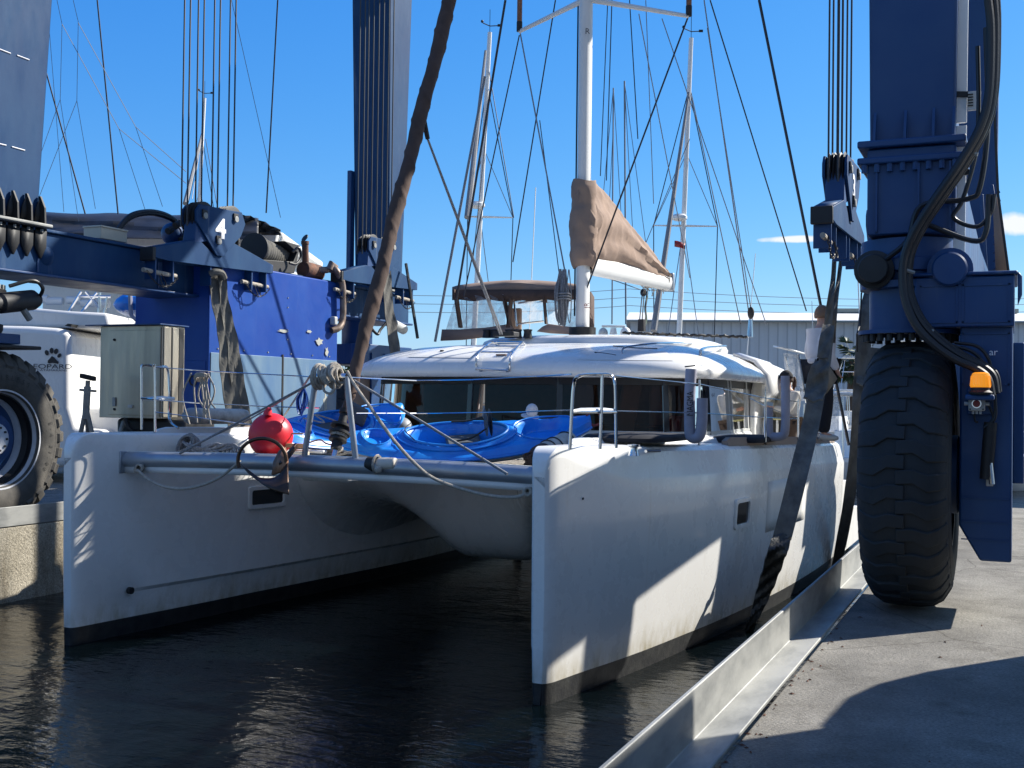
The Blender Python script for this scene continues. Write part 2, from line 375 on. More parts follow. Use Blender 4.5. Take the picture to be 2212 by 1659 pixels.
def wear(Mx, rust=(0.10,0.04,0.02), light=(0.10,0.13,0.18), amt=1.0):
    t = Mx.node_tree; b = t.nodes['Principled BSDF']; old = b.inputs['Base Color'].links[0].from_socket
    c_ = t.nodes.new('ShaderNodeTexCoord')
    def lay(base, sc, st, lo, hi, k, col, det=8):
        mp = t.nodes.new('ShaderNodeMapping'); mp.inputs['Scale'].default_value = st; t.links.new(c_.outputs['Object'], mp.inputs[0])
        n = t.nodes.new('ShaderNodeTexNoise'); n.inputs['Scale'].default_value = sc; n.inputs['Detail'].default_value = det; n.inputs['Roughness'].default_value = .7; t.links.new(mp.outputs[0], n.inputs['Vector'])
        r = t.nodes.new('ShaderNodeMapRange'); r.inputs[1].default_value = lo; r.inputs[2].default_value = hi; r.inputs[4].default_value = k; t.links.new(n.outputs['Fac'], r.inputs[0])
        m_ = t.nodes.new('ShaderNodeMixRGB'); t.links.new(r.outputs[0], m_.inputs[0]); t.links.new(base, m_.inputs[1]); m_.inputs[2].default_value = (*col, 1); return m_.outputs[0]
    o_ = lay(old, 5, (1,1,.10), .58, .72, .45*amt, light)
    o_ = lay(o_, 16, (1,1,1), .70, .74, .8*amt, light)
    o_ = lay(o_, 9, (1,1,.3), .705, .73, .9*amt, rust)
    t.links.new(o_, b.inputs['Base Color'])
wear(M['navy']); wear(M['navyworn'], light=(0.16,0.20,0.27)); wear(M['engblue'], light=(0.10,0.15,0.34), amt=.8); wear(M['engworn'], light=(0.30,0.36,0.38))
def corr():
    Mx = bpy.data.materials.new('ribbed_grey_sheet_wall'); Mx.use_nodes = True; t = Mx.node_tree; b = t.nodes['Principled BSDF']
    b.inputs['Roughness'].default_value = 0.6
    c_ = t.nodes.new('ShaderNodeTexCoord'); w = t.nodes.new('ShaderNodeTexWave'); w.wave_type = 'BANDS'; w.bands_direction = 'X'; w.inputs['Scale'].default_value = 0.42; w.inputs['Distortion'].default_value = 0; w.wave_profile = 'TRI'
    t.links.new(c_.outputs['Object'], w.inputs[0])
    r = t.nodes.new('ShaderNodeValToRGB'); r.color_ramp.elements[0].position = 0.0; r.color_ramp.elements[0].color = (0.44,0.47,0.50,1); r.color_ramp.elements[1].position = 0.25; r.color_ramp.elements[1].color = (0.68,0.71,0.73,1)
    t.links.new(w.outputs['Fac'], r.inputs[0])
    n = t.nodes.new('ShaderNodeTexNoise'); n.inputs['Scale'].default_value = 0.15; t.links.new(c_.outputs['Object'], n.inputs['Vector'])
    mx = t.nodes.new('ShaderNodeMixRGB'); mx.blend_type = 'MULTIPLY'; mx.inputs[0].default_value = 0.3; t.links.new(r.outputs[0], mx.inputs[1]); t.links.new(n.outputs['Fac'], mx.inputs[2])
    t.links.new(mx.outputs[0], b.inputs['Base Color'])
    bp = t.nodes.new('ShaderNodeBump'); bp.inputs['Distance'].default_value = 0.1; bp.inputs['Strength'].default_value = 0.6; t.links.new(w.outputs['Fac'], bp.inputs['Height']); t.links.new(bp.outputs[0], b.inputs['Normal'])
    return Mx
M['corr'] = corr()
def concrete(name, c1, c2, stain, sc=1.0, vert=False, tracks=False):
    Mx = bpy.data.materials.new(name); Mx.use_nodes = True; t = Mx.node_tree; b = t.nodes['Principled BSDF']
    b.inputs['Roughness'].default_value = 0.9
    c_ = t.nodes.new('ShaderNodeTexCoord')
    def nz(s_, det, st=(1,1,1)):
        mp = t.nodes.new('ShaderNodeMapping'); mp.inputs['Scale'].default_value = st; t.links.new(c_.outputs['Object'], mp.inputs[0])
        n = t.nodes.new('ShaderNodeTexNoise'); n.inputs['Scale'].default_value = s_; n.inputs['Detail'].default_value = det; n.inputs['Roughness'].default_value = 0.7; t.links.new(mp.outputs[0], n.inputs['Vector']); return n.outputs['Fac']
    def ramp(f, p0, p1, a, b_):
        r = t.nodes.new('ShaderNodeValToRGB'); r.color_ramp.elements[0].position = p0; r.color_ramp.elements[1].position = p1; r.color_ramp.elements[0].color = (*a, 1); r.color_ramp.elements[1].color = (*b_, 1); t.links.new(f, r.inputs[0]); return r.outputs[0]
    def mul(a, b_, k, mode='MULTIPLY'):
        mx = t.nodes.new('ShaderNodeMixRGB'); mx.blend_type = mode; mx.inputs[0].default_value = k; t.links.new(a, mx.inputs[1]); t.links.new(b_, mx.inputs[2]); return mx.outputs[0]
    base = ramp(nz(1.1*sc, 8), 0.35, 0.68, c1, c2)
    fine = ramp(nz(55*sc, 4, (1,1,1) if vert else (1,2.0,1)), 0.34, 0.62, (0.35,0.35,0.34), (1,1,1))
    base = mul(base, fine, 0.85)
    st = ramp(nz(2.6*sc, 8, (1,1,0.22) if vert else (1,1,1)), 0.30, 0.50, stain, (1,1,1))
    base = mul(base, st, 0.8)
    sp = ramp(nz(120*sc, 2), 0.33, 0.40, (0.3,0.28,0.26), (1,1,1)); base = mul(base, sp, 0.55)
    if tracks:      # dark rubber left where the hoist tyres run, oil spots, hairline cracks
        sx = t.nodes.new('ShaderNodeSeparateXYZ'); t.links.new(c_.outputs['Object'], sx.inputs[0])
        d_ = t.nodes.new('ShaderNodeMath'); d_.operation = 'ADD'; d_.inputs[1].default_value = 0.72; t.links.new(sx.outputs['X'], d_.inputs[0])
        a_ = t.nodes.new('ShaderNodeMath'); a_.operation = 'ABSOLUTE'; t.links.new(d_.outputs[0], a_.inputs[0])
        k_ = t.nodes.new('ShaderNodeMapRange'); k_.inputs[1].default_value = .22; k_.inputs[2].default_value = .42; k_.inputs[3].default_value = .38; k_.inputs[4].default_value = 0; t.links.new(a_.outputs[0], k_.inputs[0])
        n_ = t.nodes.new('ShaderNodeMapRange'); n_.inputs[1].default_value = .35; n_.inputs[2].default_value = .6; t.links.new(nz(5, 8, (1,.25,1)), n_.inputs[0])
        f_ = t.nodes.new('ShaderNodeMath'); f_.operation = 'MULTIPLY'; t.links.new(k_.outputs[0], f_.inputs[0]); t.links.new(n_.outputs[0], f_.inputs[1])
        m_ = t.nodes.new('ShaderNodeMixRGB'); t.links.new(f_.outputs[0], m_.inputs[0]); t.links.new(base, m_.inputs[1]); m_.inputs[2].default_value = (0.10,0.095,0.085,1); base = m_.outputs[0]
        oil = ramp(nz(1.9, 5), 0.30, 0.335, (0.35,0.33,0.31), (1,1,1)); base = mul(base, oil, 0.7)
        v_ = t.nodes.new('ShaderNodeTexVoronoi'); v_.feature = 'DISTANCE_TO_EDGE'; v_.inputs['Scale'].default_value = 0.42
        dn = t.nodes.new('ShaderNodeTexNoise'); dn.inputs['Scale'].default_value = 3; dn.inputs['Detail'].default_value = 6; t.links.new(c_.outputs['Object'], dn.inputs['Vector'])
        mx2 = t.nodes.new('ShaderNodeMixRGB'); mx2.inputs[0].default_value = .12; t.links.new(c_.outputs['Object'], mx2.inputs[1]); t.links.new(dn.outputs['Color'], mx2.inputs[2]); t.links.new(mx2.outputs[0], v_.inputs['Vector'])
        cr = ramp(v_.outputs['Distance'], 0.0, 0.004, (0.35,0.33,0.30), (1,1,1)); base = mul(base, cr, 0.8)
    t.links.new(base, b.inputs['Base Color'])
    bp = t.nodes.new('ShaderNodeBump'); bp.inputs['Strength'].default_value = 0.9; bp.inputs['Distance'].default_value = 0.02; t.links.new(nz(38*sc, 8, (1,1,1) if vert else (1,2.4,1)), bp.inputs['Height']); t.links.new(bp.outputs[0], b.inputs['Normal'])
    return Mx
M['conc'] = concrete('broomed_concrete', (0.22,0.205,0.178), (0.41,0.385,0.335), (0.52,0.50,0.47), tracks=True)
M['concw'] = concrete('stained_wall_concrete', (0.36,0.32,0.24), (0.60,0.54,0.43), (0.42,0.36,0.27), vert=True)
def water():
    Mx = bpy.data.materials.new('dark_harbour_water'); Mx.use_nodes = True; t = Mx.node_tree; b = t.nodes['Principled BSDF']
    b.inputs['Base Color'].default_value = (0.0012,0.003,0.0038,1); b.inputs['Roughness'].default_value = 0.04; b.inputs['IOR'].default_value = 1.333
    c_ = t.nodes.new('ShaderNodeTexCoord')
    def nz(s_, st, det, rz=0):
        mp = t.nodes.new('ShaderNodeMapping'); mp.inputs['Scale'].default_value = st; mp.inputs['Rotation'].default_value = (0,0,rz); t.links.new(c_.outputs['Object'], mp.inputs[0])
        n = t.nodes.new('ShaderNodeTexNoise'); n.inputs['Scale'].default_value = s_; n.inputs['Detail'].default_value = det; n.inputs['Roughness'].default_value = 0.55; t.links.new(mp.outputs[0], n.inputs['Vector']); return n.outputs['Fac']
    def bump(h, dist, prev=None, st=1.0):
        bp = t.nodes.new('ShaderNodeBump'); bp.inputs['Strength'].default_value = st; bp.inputs['Distance'].default_value = dist; t.links.new(h, bp.inputs['Height'])
        if prev: t.links.new(prev, bp.inputs['Normal'])
        return bp.outputs[0]
    # choppy outside, calm inside the slip (sheltered by its walls)
    sx = t.nodes.new('ShaderNodeSeparateXYZ'); t.links.new(c_.outputs['Object'], sx.inputs[0])
    mr = t.nodes.new('ShaderNodeMapRange'); mr.inputs[1].default_value = 16; mr.inputs[2].default_value = 26; mr.inputs[3].default_value = 0.05; mr.inputs[4].default_value = 1.0; t.links.new(sx.outputs['Y'], mr.inputs[0])
    a = bump(nz(2.2, (1,1.2,1), 3, 0.35), 0.022)
    bb = bump(nz(6.0, (0.5,1.8,1), 4, 0.41), 0.008, a)
    c3 = bump(nz(26, (0.6,1.5,1), 3, 0.41), 0.0018, bb)
    bp = t.nodes.new('ShaderNodeBump'); bp.inputs['Distance'].default_value = 0.16; t.links.new(nz(1.6, (0.6,1.6,1), 5, 0.3), bp.inputs['Height']); t.links.new(mr.outputs[0], bp.inputs['Strength']); t.links.new(c3, bp.inputs['Normal'])
    t.links.new(bp.outputs[0], b.inputs['Normal'])
    return Mx
M['water'] = water()
def glass(name, tint, gl=0.12, rough=0.03, bump=0.0, ior=1.5):
    Mx = bpy.data.materials.new(name); Mx.use_nodes = True; t = Mx.node_tree; t.nodes.clear()
    o_ = t.nodes.new('ShaderNodeOutputMaterial'); tr = t.nodes.new('ShaderNodeBsdfTransparent'); tr.inputs[0].default_value = (*tint, 1)
    g = t.nodes.new('ShaderNodeBsdfGlossy'); g.inputs['Roughness'].default_value = rough; g.inputs['Color'].default_value = (1,1,1,1)
    fr = t.nodes.new('ShaderNodeFresnel'); fr.inputs[0].default_value = ior
    ad = t.nodes.new('ShaderNodeMath'); ad.operation = 'ADD'; ad.inputs[1].default_value = gl; t.links.new(fr.outputs[0], ad.inputs[0])
    mx = t.nodes.new('ShaderNodeMixShader'); t.links.new(ad.outputs[0], mx.inputs[0]); t.links.new(tr.outputs[0], mx.inputs[1]); t.links.new(g.outputs[0], mx.inputs[2]); t.links.new(mx.outputs[0], o_.inputs[0])
    if bump:
        n = t.nodes.new('ShaderNodeTexNoise'); n.inputs['Scale'].default_value = 7; bp = t.nodes.new('ShaderNodeBump'); bp.inputs['Strength'].default_value = bump; bp.inputs['Distance'].default_value = 0.05
        t.links.new(n.outputs['Fac'], bp.inputs['Height']); t.links.new(bp.outputs[0], g.inputs['Normal'])
    return Mx
M['glass'] = glass('smoked_window_glass', (0.40,0.32,0.27), 0.0, ior=1.33)
def vinylm():
    Mx = bpy.data.materials.new('cloudy_clear_vinyl'); Mx.use_nodes = True; t = Mx.node_tree; t.nodes.clear()
    o_ = t.nodes.new('ShaderNodeOutputMaterial'); tr = t.nodes.new('ShaderNodeBsdfTransparent'); tr.inputs[0].default_value = (0.9,0.91,0.92,1)
    d = t.nodes.new('ShaderNodeBsdfTranslucent'); d.inputs[0].default_value = (0.7,0.72,0.74,1); d2 = t.nodes.new('ShaderNodeBsdfPrincipled'); d2.inputs['Base Color'].default_value = (0.55,0.56,0.58,1); d2.inputs['Roughness'].default_value = 0.25
    a = t.nodes.new('ShaderNodeMixShader'); a.inputs[0].default_value = 0.45; t.links.new(d.outputs[0], a.inputs[1]); t.links.new(d2.outputs[0], a.inputs[2])
    c_ = t.nodes.new('ShaderNodeTexCoord'); n = t.nodes.new('ShaderNodeTexNoise'); n.inputs['Scale'].default_value = 5; n.inputs['Detail'].default_value = 9; n.inputs['Distortion'].default_value = 1.5; t.links.new(c_.outputs['Object'], n.inputs['Vector'])
    mr = t.nodes.new('ShaderNodeMapRange'); mr.inputs[1].default_value = 0.35; mr.inputs[2].default_value = 0.7; mr.inputs[3].default_value = 0.22; mr.inputs[4].default_value = 0.75; t.links.new(n.outputs['Fac'], mr.inputs[0])
    mx = t.nodes.new('ShaderNodeMixShader'); t.links.new(mr.outputs[0], mx.inputs[0]); t.links.new(tr.outputs[0], mx.inputs[1]); t.links.new(a.outputs[0], mx.inputs[2]); t.links.new(mx.outputs[0], o_.inputs[0])
    return Mx
M['vinyl'] = vinylm()
def amber():
    Mx = mat('amber_lens', (0.85,0.25,0.01), 0.25); b = Mx.node_tree.nodes['Principled BSDF']
    b.inputs['Emission Color'].default_value = (1.0,0.36,0.02,1); b.inputs['Emission Strength'].default_value = 0.35; return Mx
M['amber'] = amber()
# ================================================================== SETTING
WX0, WX1, WY0, WY1 = -420, 620, -60, 1400
o = obj('water', MB().add([(WX0,WY0,0),(WX1,WY0,0),(WX1,WY1,0),(WX0,WY1,0)], [(0,1,2,3)]), M['water'], smooth=False); struct(o)
EL_, ER_, DZ = -10.63, -1.168, 0.85
# right dock slab
o = obj('pavement', MB().box(ER_+0.004, 60, -30, 19.3, -2.5, DZ-0.012), M['conc'], bev=0.01); struct(o)
o = obj('pavement', MB().box(-60, EL_-0.03, -30, 44, -2.5, DZ), M['conc']); struct(o)
# expansion joint line in right dock : sawn groove as thin dark strip
jt = mat('joint_filler', (0.05,0.048,0.045), 0.9)
# left quay wall: concrete face panels with joints
t = thing('quay_wall', 'stained pale concrete quay wall under the steel edge left of the boat', 'quay wall', (EL_, 5, 0))
y = -6.0; k = 0
while y < 40:
    y1 = y+1.72
    obj('wall_panel', MB().box(EL_-0.028, EL_+0.02, y+0.008, y1-0.008, -2.4, 0.862), M['concw'], t, bev=0.012); y = y1
def angle_edge(x, s, y0, y1, label):
    """galvanised L: floor plate + upright lip; s=+1 floor lies to +x of lip"""
    t = thing('steel_edge_angle', label, 'steel edge', (x, y0, DZ))
    lo = -0.03 if s > 0 else 0.022
    prof = [(x, DZ+lo), (x, DZ+0.25), (x+s*0.022, DZ+0.25), (x+s*0.022, DZ+0.022), (x+s*0.19, DZ+0.022), (x+s*0.19, DZ-0.0), (x+s*0.022, DZ+0.0), (x+s*0.022, DZ+lo)]
    obj('angle_profile', MB().prism([(p[0], p[1]) for p in prof], 'y', y0, y1), M['galv'], t, bev=0.006)
    return t
angle_edge(-1.355, 1, 1.0, 19.3, 'galvanised steel angle along the sunlit edge of the right dock')
angle_edge(EL_+0.024, -1, -6, 40, 'galvanised steel angle on top of the quay wall by the left tyre')
# debris on the dock
mb = MB()
for i in range(60):
    yy = random.uniform(3.4, 9.0); xx = ER_+abs(random.gauss(0, 0.05))+0.015 if i < 48 else random.uniform(-1.0, 0.2)
    a = random.uniform(0, pi); l = random.uniform(0.006, 0.022)
    c0 = Vector((xx, yy, DZ-0.009)); d = Vector((cos(a), sin(a), 0))*l; n_ = Vector((-sin(a), cos(a), 0))*l*0.35
    mb.add([c0-d, c0+n_, c0+d, c0-n_, c0+Vector((0,0,0.008))], [(0,1,4),(1,2,4),(2,3,4),(3,0,4)])
o = obj('leaf_litter', mb, M['rust'], smooth=False); o['kind'] = 'stuff'; o['label'] = 'dry leaf scraps scattered on the right dock beside the steel angle'; o['category'] = 'leaf litter'
# far shore
far = mat('far_shore_ground', (0.22,0.21,0.18), 0.95, var=0.3, vscale=0.2)
c0 = P(1106, 866, t=84); 
def cw(X, D, z=0.0):    # camera-aligned ground coordinates -> world
    q = R0*X+F0*D; return Vector((q.x, q.y, z))
mb = MB(); q = [cw(-160, 80), cw(140, 80), cw(200, 400), cw(-260, 400)]
mb.add([v+Vector((0,0,-1)) for v in q]+[v+Vector((0,0,1.0)) for v in q], [(0,1,5,4),(1,2,6,5),(2,3,7,6),(3,0,4,7),(4,5,6,7)])
struct(obj('ground', mb, far, smooth=False))
# warehouse
t = thing('warehouse', 'long grey ribbed metal warehouse with a white roof behind the marina', 'warehouse', cw(9.9, 94, 1))
w = bpy.data.objects.new('x', None)
a0, a1 = cw(9.7, 95), cw(75, 87); dv = (a1-a0).normalized(); nv = Vector((-dv.y, dv.x, 0)); 
L = (a1-a0).length
MW = Matrix((dv, nv, Z)).transposed().to_4x4(); MW.translation = a0
def wobj(name, mb, mt, parent, **k):
    o = obj(name, mb, mt, None, **k); o.matrix_world = MW; o.location = MW.translation; o.rotation_euler = MW.to_euler(); par(o, parent); return o
wobj('wall', MB().box(0, L, 0, 30, 1, 9.0), M['corr'], t)
wobj('roof', MB().prism([(-0.5, 8.95), (-0.5, 9.12), (15, 10.9), (30.5, 9.1), (30.5, 8.9)], 'x', -0.4, L+0.5), M['roofw'], t)
wobj('eave_trim', MB().box(-0.3, L, -0.56, -0.503, 8.95, 9.05), M['vent'], t)
for i in range(9):
    wobj('roof_vent', MB().box(17.5+i*6.4, 17.5+i*6.4+4.6, 14, 16, 10.86, 11.25), M['vent'], t)
for i in range(3):
    wobj('roller_door', MB().box(8+i*20, 12+i*20, -0.06, 0.02, 1, 5.4), M['greyp'], t)
# power lines: long spans sagging between distant poles
for i, (ya, yb, yc) in enumerate(((626, 640, 645), (644, 652, 660), (662, 668, 672))):
    a = P(820, ya+10, t=150); b = P(1360, ya-2, t=150); c_ = P(2260, yb+4, t=150)
    pts = sag(a, b, 0.5)+sag(b, c_, 0.7)[1:]
    o = obj('power_line', MB().tube(pts, 0.035, 4), M['wiregrey'])
    tag(o, 'power line crossing the sky above the warehouse, %s of the three' % ('topmost', 'middle one', 'lowest')[i], 'power line', 'power lines above the warehouse')
# ------------------------------------------------------------------ trees
def leafcard(mb, p, d, l, w):
    d = d.normalized(); s_ = d.cross(Vector((random.uniform(-1,1), random.uniform(-1,1), random.uniform(-1,1)))).normalized()*w
    mb.add([p-s_, p+d*l*0.5-s_*1.1, p+d*l, p+d*l*0.5+s_*1.1, p+s_], [(0,1,2,3,4)])
def palm(base, h, r, label, n=60):
    t = thing('palm_tree', label, 'palm tree', base)
    b = Vector(base); top = b+Vector((0.2, 0, h))
    obj('trunk', MB().tube(spl([b, b+Vector((0.1,0,h*0.5)), top], 5), [0.24-0.05*i/10+0.03*(i%2) for i in range(11)], 9), M['bark'], t)
    mb = MB()
    for i in range(n):
        az = random.uniform(0, 2*pi); el = random.uniform(-0.7, 1.3); L_ = r*random.uniform(0.75, 1.05)
        d = Vector((cos(az)*cos(el), sin(az)*cos(el), sin(el))); p = top.copy(); st = [p.copy()]
        for k in range(6):
            d = (d+Vector((0,0,-0.13))).normalized(); p = p+d*L_/8; st.append(p.copy())
        for a_, b_ in zip(st, st[1:]): mb.tube([a_, b_], 0.02, 3)
        for k in range(16):
            a2 = -1.3+2.6*k/15; side = d.cross(Z).normalized()
            dd = (d*cos(a2)+side*sin(a2)+Vector((0,0,-0.25))).normalized()
            leafcard(mb, st[-1], dd, L_*0.42*random.uniform(0.8,1.1), 0.06)
    obj('crown', mb, M['green'], t, smooth=False); return t
palm(cw((1833-1106)/2486*80, 80, 1.0), 4.4, 1.9, 'palm tree with a round crown standing against the grey warehouse')
def tree(base, h, r, label, n=900, nm='tree'):
    t = thing(nm, label, 'tree', base); b = Vector(base)
    lm = MB(); lm.tube(spl([b, b+Vector((0.1,0.1,h*0.35)), b+Vector((0,0.2,h*0.7))], 4), [0.26-0.02*i for i in range(9)], 7)
    cl = []
    for i in range(9):
        a = random.uniform(0, 2*pi); q = b+Vector((cos(a)*r*0.6, sin(a)*r*0.6, h*random.uniform(0.5, 0.9))); cl.append((q, r*random.uniform(0.3,0.5)))
        lm.tube([b+Vector((0,0,h*0.4)), q], [0.1, 0.03], 5)
    obj('trunk', lm, M['bark'], t)
    mb = MB()
    for i in range(n):
        q, rr = random.choice(cl); v = Vector((random.gauss(0,1), random.gauss(0,1), random.gauss(0,0.8))).normalized()*rr*random.uniform(0.6,1.1)
        leafcard(mb, q+v, v+Vector((0,0,0.4)), 0.28, 0.09)
    obj('crown', mb, M['leaf'], t, smooth=False)
tree(cw(-25.5, 70, 1.0), 7.4, 2.6, 'leafy tree seen under the blue side beam left of the engine box')
tree(cw(-21.5, 72, 1.0), 6.0, 2.0, 'low leafy tree right of the larger tree behind the stored catamaran')
tree(cw(-12.0, 82, 1.0), 4.6, 2.4, 'low green tree glimpsed between the exhaust pipe and the brown furled sail')
# ------------------------------------------------------------------ moored boats
def hull_mb(L_, B, z0, z1, bowrake=0.12):
    rows = []
    for i in range(13):
        s = i/12; w = B/2*(0.86+0.14*min(1, s*3))*(1-max(0, (s-0.5)/0.5)**2.2) if s > 0.5 else B/2*(0.86+0.14*min(1, s*3))
        w = max(w, 0.015); zz = z1+(0.28*s*s)*(z1-z0); x = s*L_
        rows.append([(w, x+(bowrake*L_*s*s), zz), (w*0.96, x+bowrake*L_*0.5*s*s, lerp(z0, zz, 0.55)), (w*0.78, x, z0+0.02), (0, x, z0-0.15), (-w*0.78, x, z0+0.02), (-w*0.96, x+bowrake*L_*0.5*s*s, lerp(z0, zz, 0.55)), (-w, x+(bowrake*L_*s*s), zz)])
    mb = MB().grid(rows); mb.cap(rows[0]); 
    mb.grid([[r[0], r[-1]] for r in rows])
    return mb
def placed(parent, name, mb, mt, base, rot, **k):
    mb.xf(Matrix.Translation(Vector(base)) @ Matrix.Rotation(rot, 4, 'Z')); return obj(name, mb, mt, parent, **k)
def motorboat(base, ang, L_, label, hullmat, tower=True, cab=True, curtain=False):
    t = thing('motor_boat', label, 'motor boat', base, 'motor boats moored in the marina'); B = L_*0.33
    placed(t, 'hull', hull_mb(L_, B, 0, L_*0.11), hullmat, base, ang, smooth=True, ang=50)
    placed(t, 'hull_stripe', MB().box(-B*0.44, B*0.44, 0.1, L_*0.6, L_*0.112, L_*0.125), M['whitep'], base, ang)
    z = L_*0.12
    if cab:
        mb = MB().add([(-B*.36,L_*.25,z),(B*.36,L_*.25,z),(B*.30,L_*.72,z),(-B*.30,L_*.72,z),(-B*.33,L_*.28,z+L_*.10),(B*.33,L_*.28,z+L_*.10),(B*.24,L_*.55,z+L_*.10),(-B*.24,L_*.55,z+L_*.10)],
                      [(0,1,5,4),(1,2,6,5),(2,3,7,6),(3,0,4,7),(4,5,6,7)])
        placed(t, 'cabin', mb, M['whitep'], base, ang, bev=0.05)
        mb = MB().add([(-B*.25,L_*.62+0.02,z+L_*.045),(B*.25,L_*.62+0.02,z+L_*.045),(B*.235,L_*.57+0.03,z+L_*.08),(-B*.235,L_*.57+0.03,z+L_*.08)], [(0,1,2,3)])
        placed(t, 'windscreen', mb, M['dkp'], base, ang, smooth=False)
        for sx in (-1, 1):
            placed(t, 'side_window', MB().box(sx*B*.345, sx*B*.352, L_*.33, L_*.5, z+L_*.05, z+L_*.08), M['dkp'], base, ang)
    placed(t, 'hard_top', MB().box(-B*.38, B*.38, L_*.18, L_*.52, z+L_*.23, z+L_*.243), M['whitep'], base, ang, bev=0.03)
    mb = MB()
    for sx in (-1, 1):
        for yy in (0.22, 0.48):
            mb.tube([(sx*B*.36, L_*yy, z), (sx*B*.33, L_*yy, z+L_*.23)], 0.03, 6)
    placed(t, 'top_supports', mb, M['steel'], base, ang)
    if curtain:
        placed(t, 'clear_curtain', MB().box(-B*.34, B*.34, L_*.2, L_*.205, z+L_*.1, z+L_*.23), M['vinyl'], base, ang)
    if tower:
        mb = MB()
        for sx in (-1, 1):
            mb.tube([(sx*B*.3, L_*.25, z+L_*.24), (sx*B*.17, L_*.32, z+L_*.44)], 0.025, 6); mb.tube([(sx*B*.3, L_*.48, z+L_*.24), (sx*B*.17, L_*.38, z+L_*.44)], 0.025, 6)
        mb.tube([(-B*.25, L_*.3, z+L_*.36), (B*.25, L_*.3, z+L_*.36)], 0.025, 6)
        placed(t, 'tuna_tower', mb, M['steel'], base, ang)
        placed(t, 'tower_roof', MB().box(-B*.24, B*.24, L_*.27, L_*.42, z+L_*.45, z+L_*.46), M['whitep'], base, ang, bev=0.02)
    mb = MB()
    mb.tube([(B*.3, L_*.3, z+L_*.24), (B*.36, L_*.26, z+L_*.85)], 0.018, 5)
    placed(t, 'aerial', mb, M['whitep'], base, ang)
    for sx in (-0.4, 0.4):
        mb = MB().box(sx-0.2, sx+0.2, -0.55, 0.02, 0.3, 1.25)
        placed(t, 'outboard', mb, M['whitep'], base, ang, bev=0.08)
    return t
def at_w(px, t_): q = P(px, 866, t=t_); return Vector((q.x, q.y, 0))
bh = mat('navy_hull_paint', (0.02,0.05,0.22), 0.25, coat=0.3)
motorboat(at_w(1838, 52), radians(-105), 9.0, 'white sport fishing boat with a tall tower beside the sling, navy hull', bh)
motorboat(at_w(1715, 50), radians(75), 9.5, 'white cabin cruiser with an oval window behind the woman in the cap', M['whitep'], tower=False)
motorboat(at_w(1672, 32), radians(-60), 7.5, 'white boat with clear curtains under its hard top beyond the coachroof', M['whitep'], tower=False, curtain=True)
motorboat(at_w(1868, 66), radians(20), 9.0, 'white open boat farther back, right of the navy hulled boat', M['whitep'], tower=True)
motorboat(at_w(1790, 62), radians(190), 8.0, 'small white boat moored left of the navy hulled boat', M['whitep'], tower=False)
motorboat(at_w(2224, 58), radians(100), 9.0, 'white motor boat at the right edge of the picture beyond the dock', M['whitep'], tower=False)
motorboat(at_w(1325, 40), radians(150), 10, 'white boat behind the mast with only its radar showing over the roof', M['whitep'], tower=False)
# radar seen over coachroof
t = thing('radar_mast', 'open array radar and white dome showing over the roof right of the mast', 'radar', P(1325, 720, t=41))
b = P(1325, 722, t=41)
obj('pole', MB().cyl(b-Vector((0,0,1.5)), b+Vector((0,0,0.1)), 0.04, 8), M['whitep'], t)
obj('scanner', MB().obox(b+Vector((0,0,0.28)), R0*0.42, F0*0.06, Z*0.04), M['whitep'], t, bev=0.02)
obj('gearbox', MB().cyl(b+Vector((0,0,0.0)), b+Vector((0,0,0.22)), 0.14, 12, 0.10), M['whitep'], t)
q = P(1351, 722, t=41)
obj('dome', MB().ball(q, 0.2, 0.2, 0.26), M['whitep'], t); q = P(1303, 720, t=41); obj('dome', MB().ball(q, 0.17, 0.17, 0.2), M['greyp'], t)
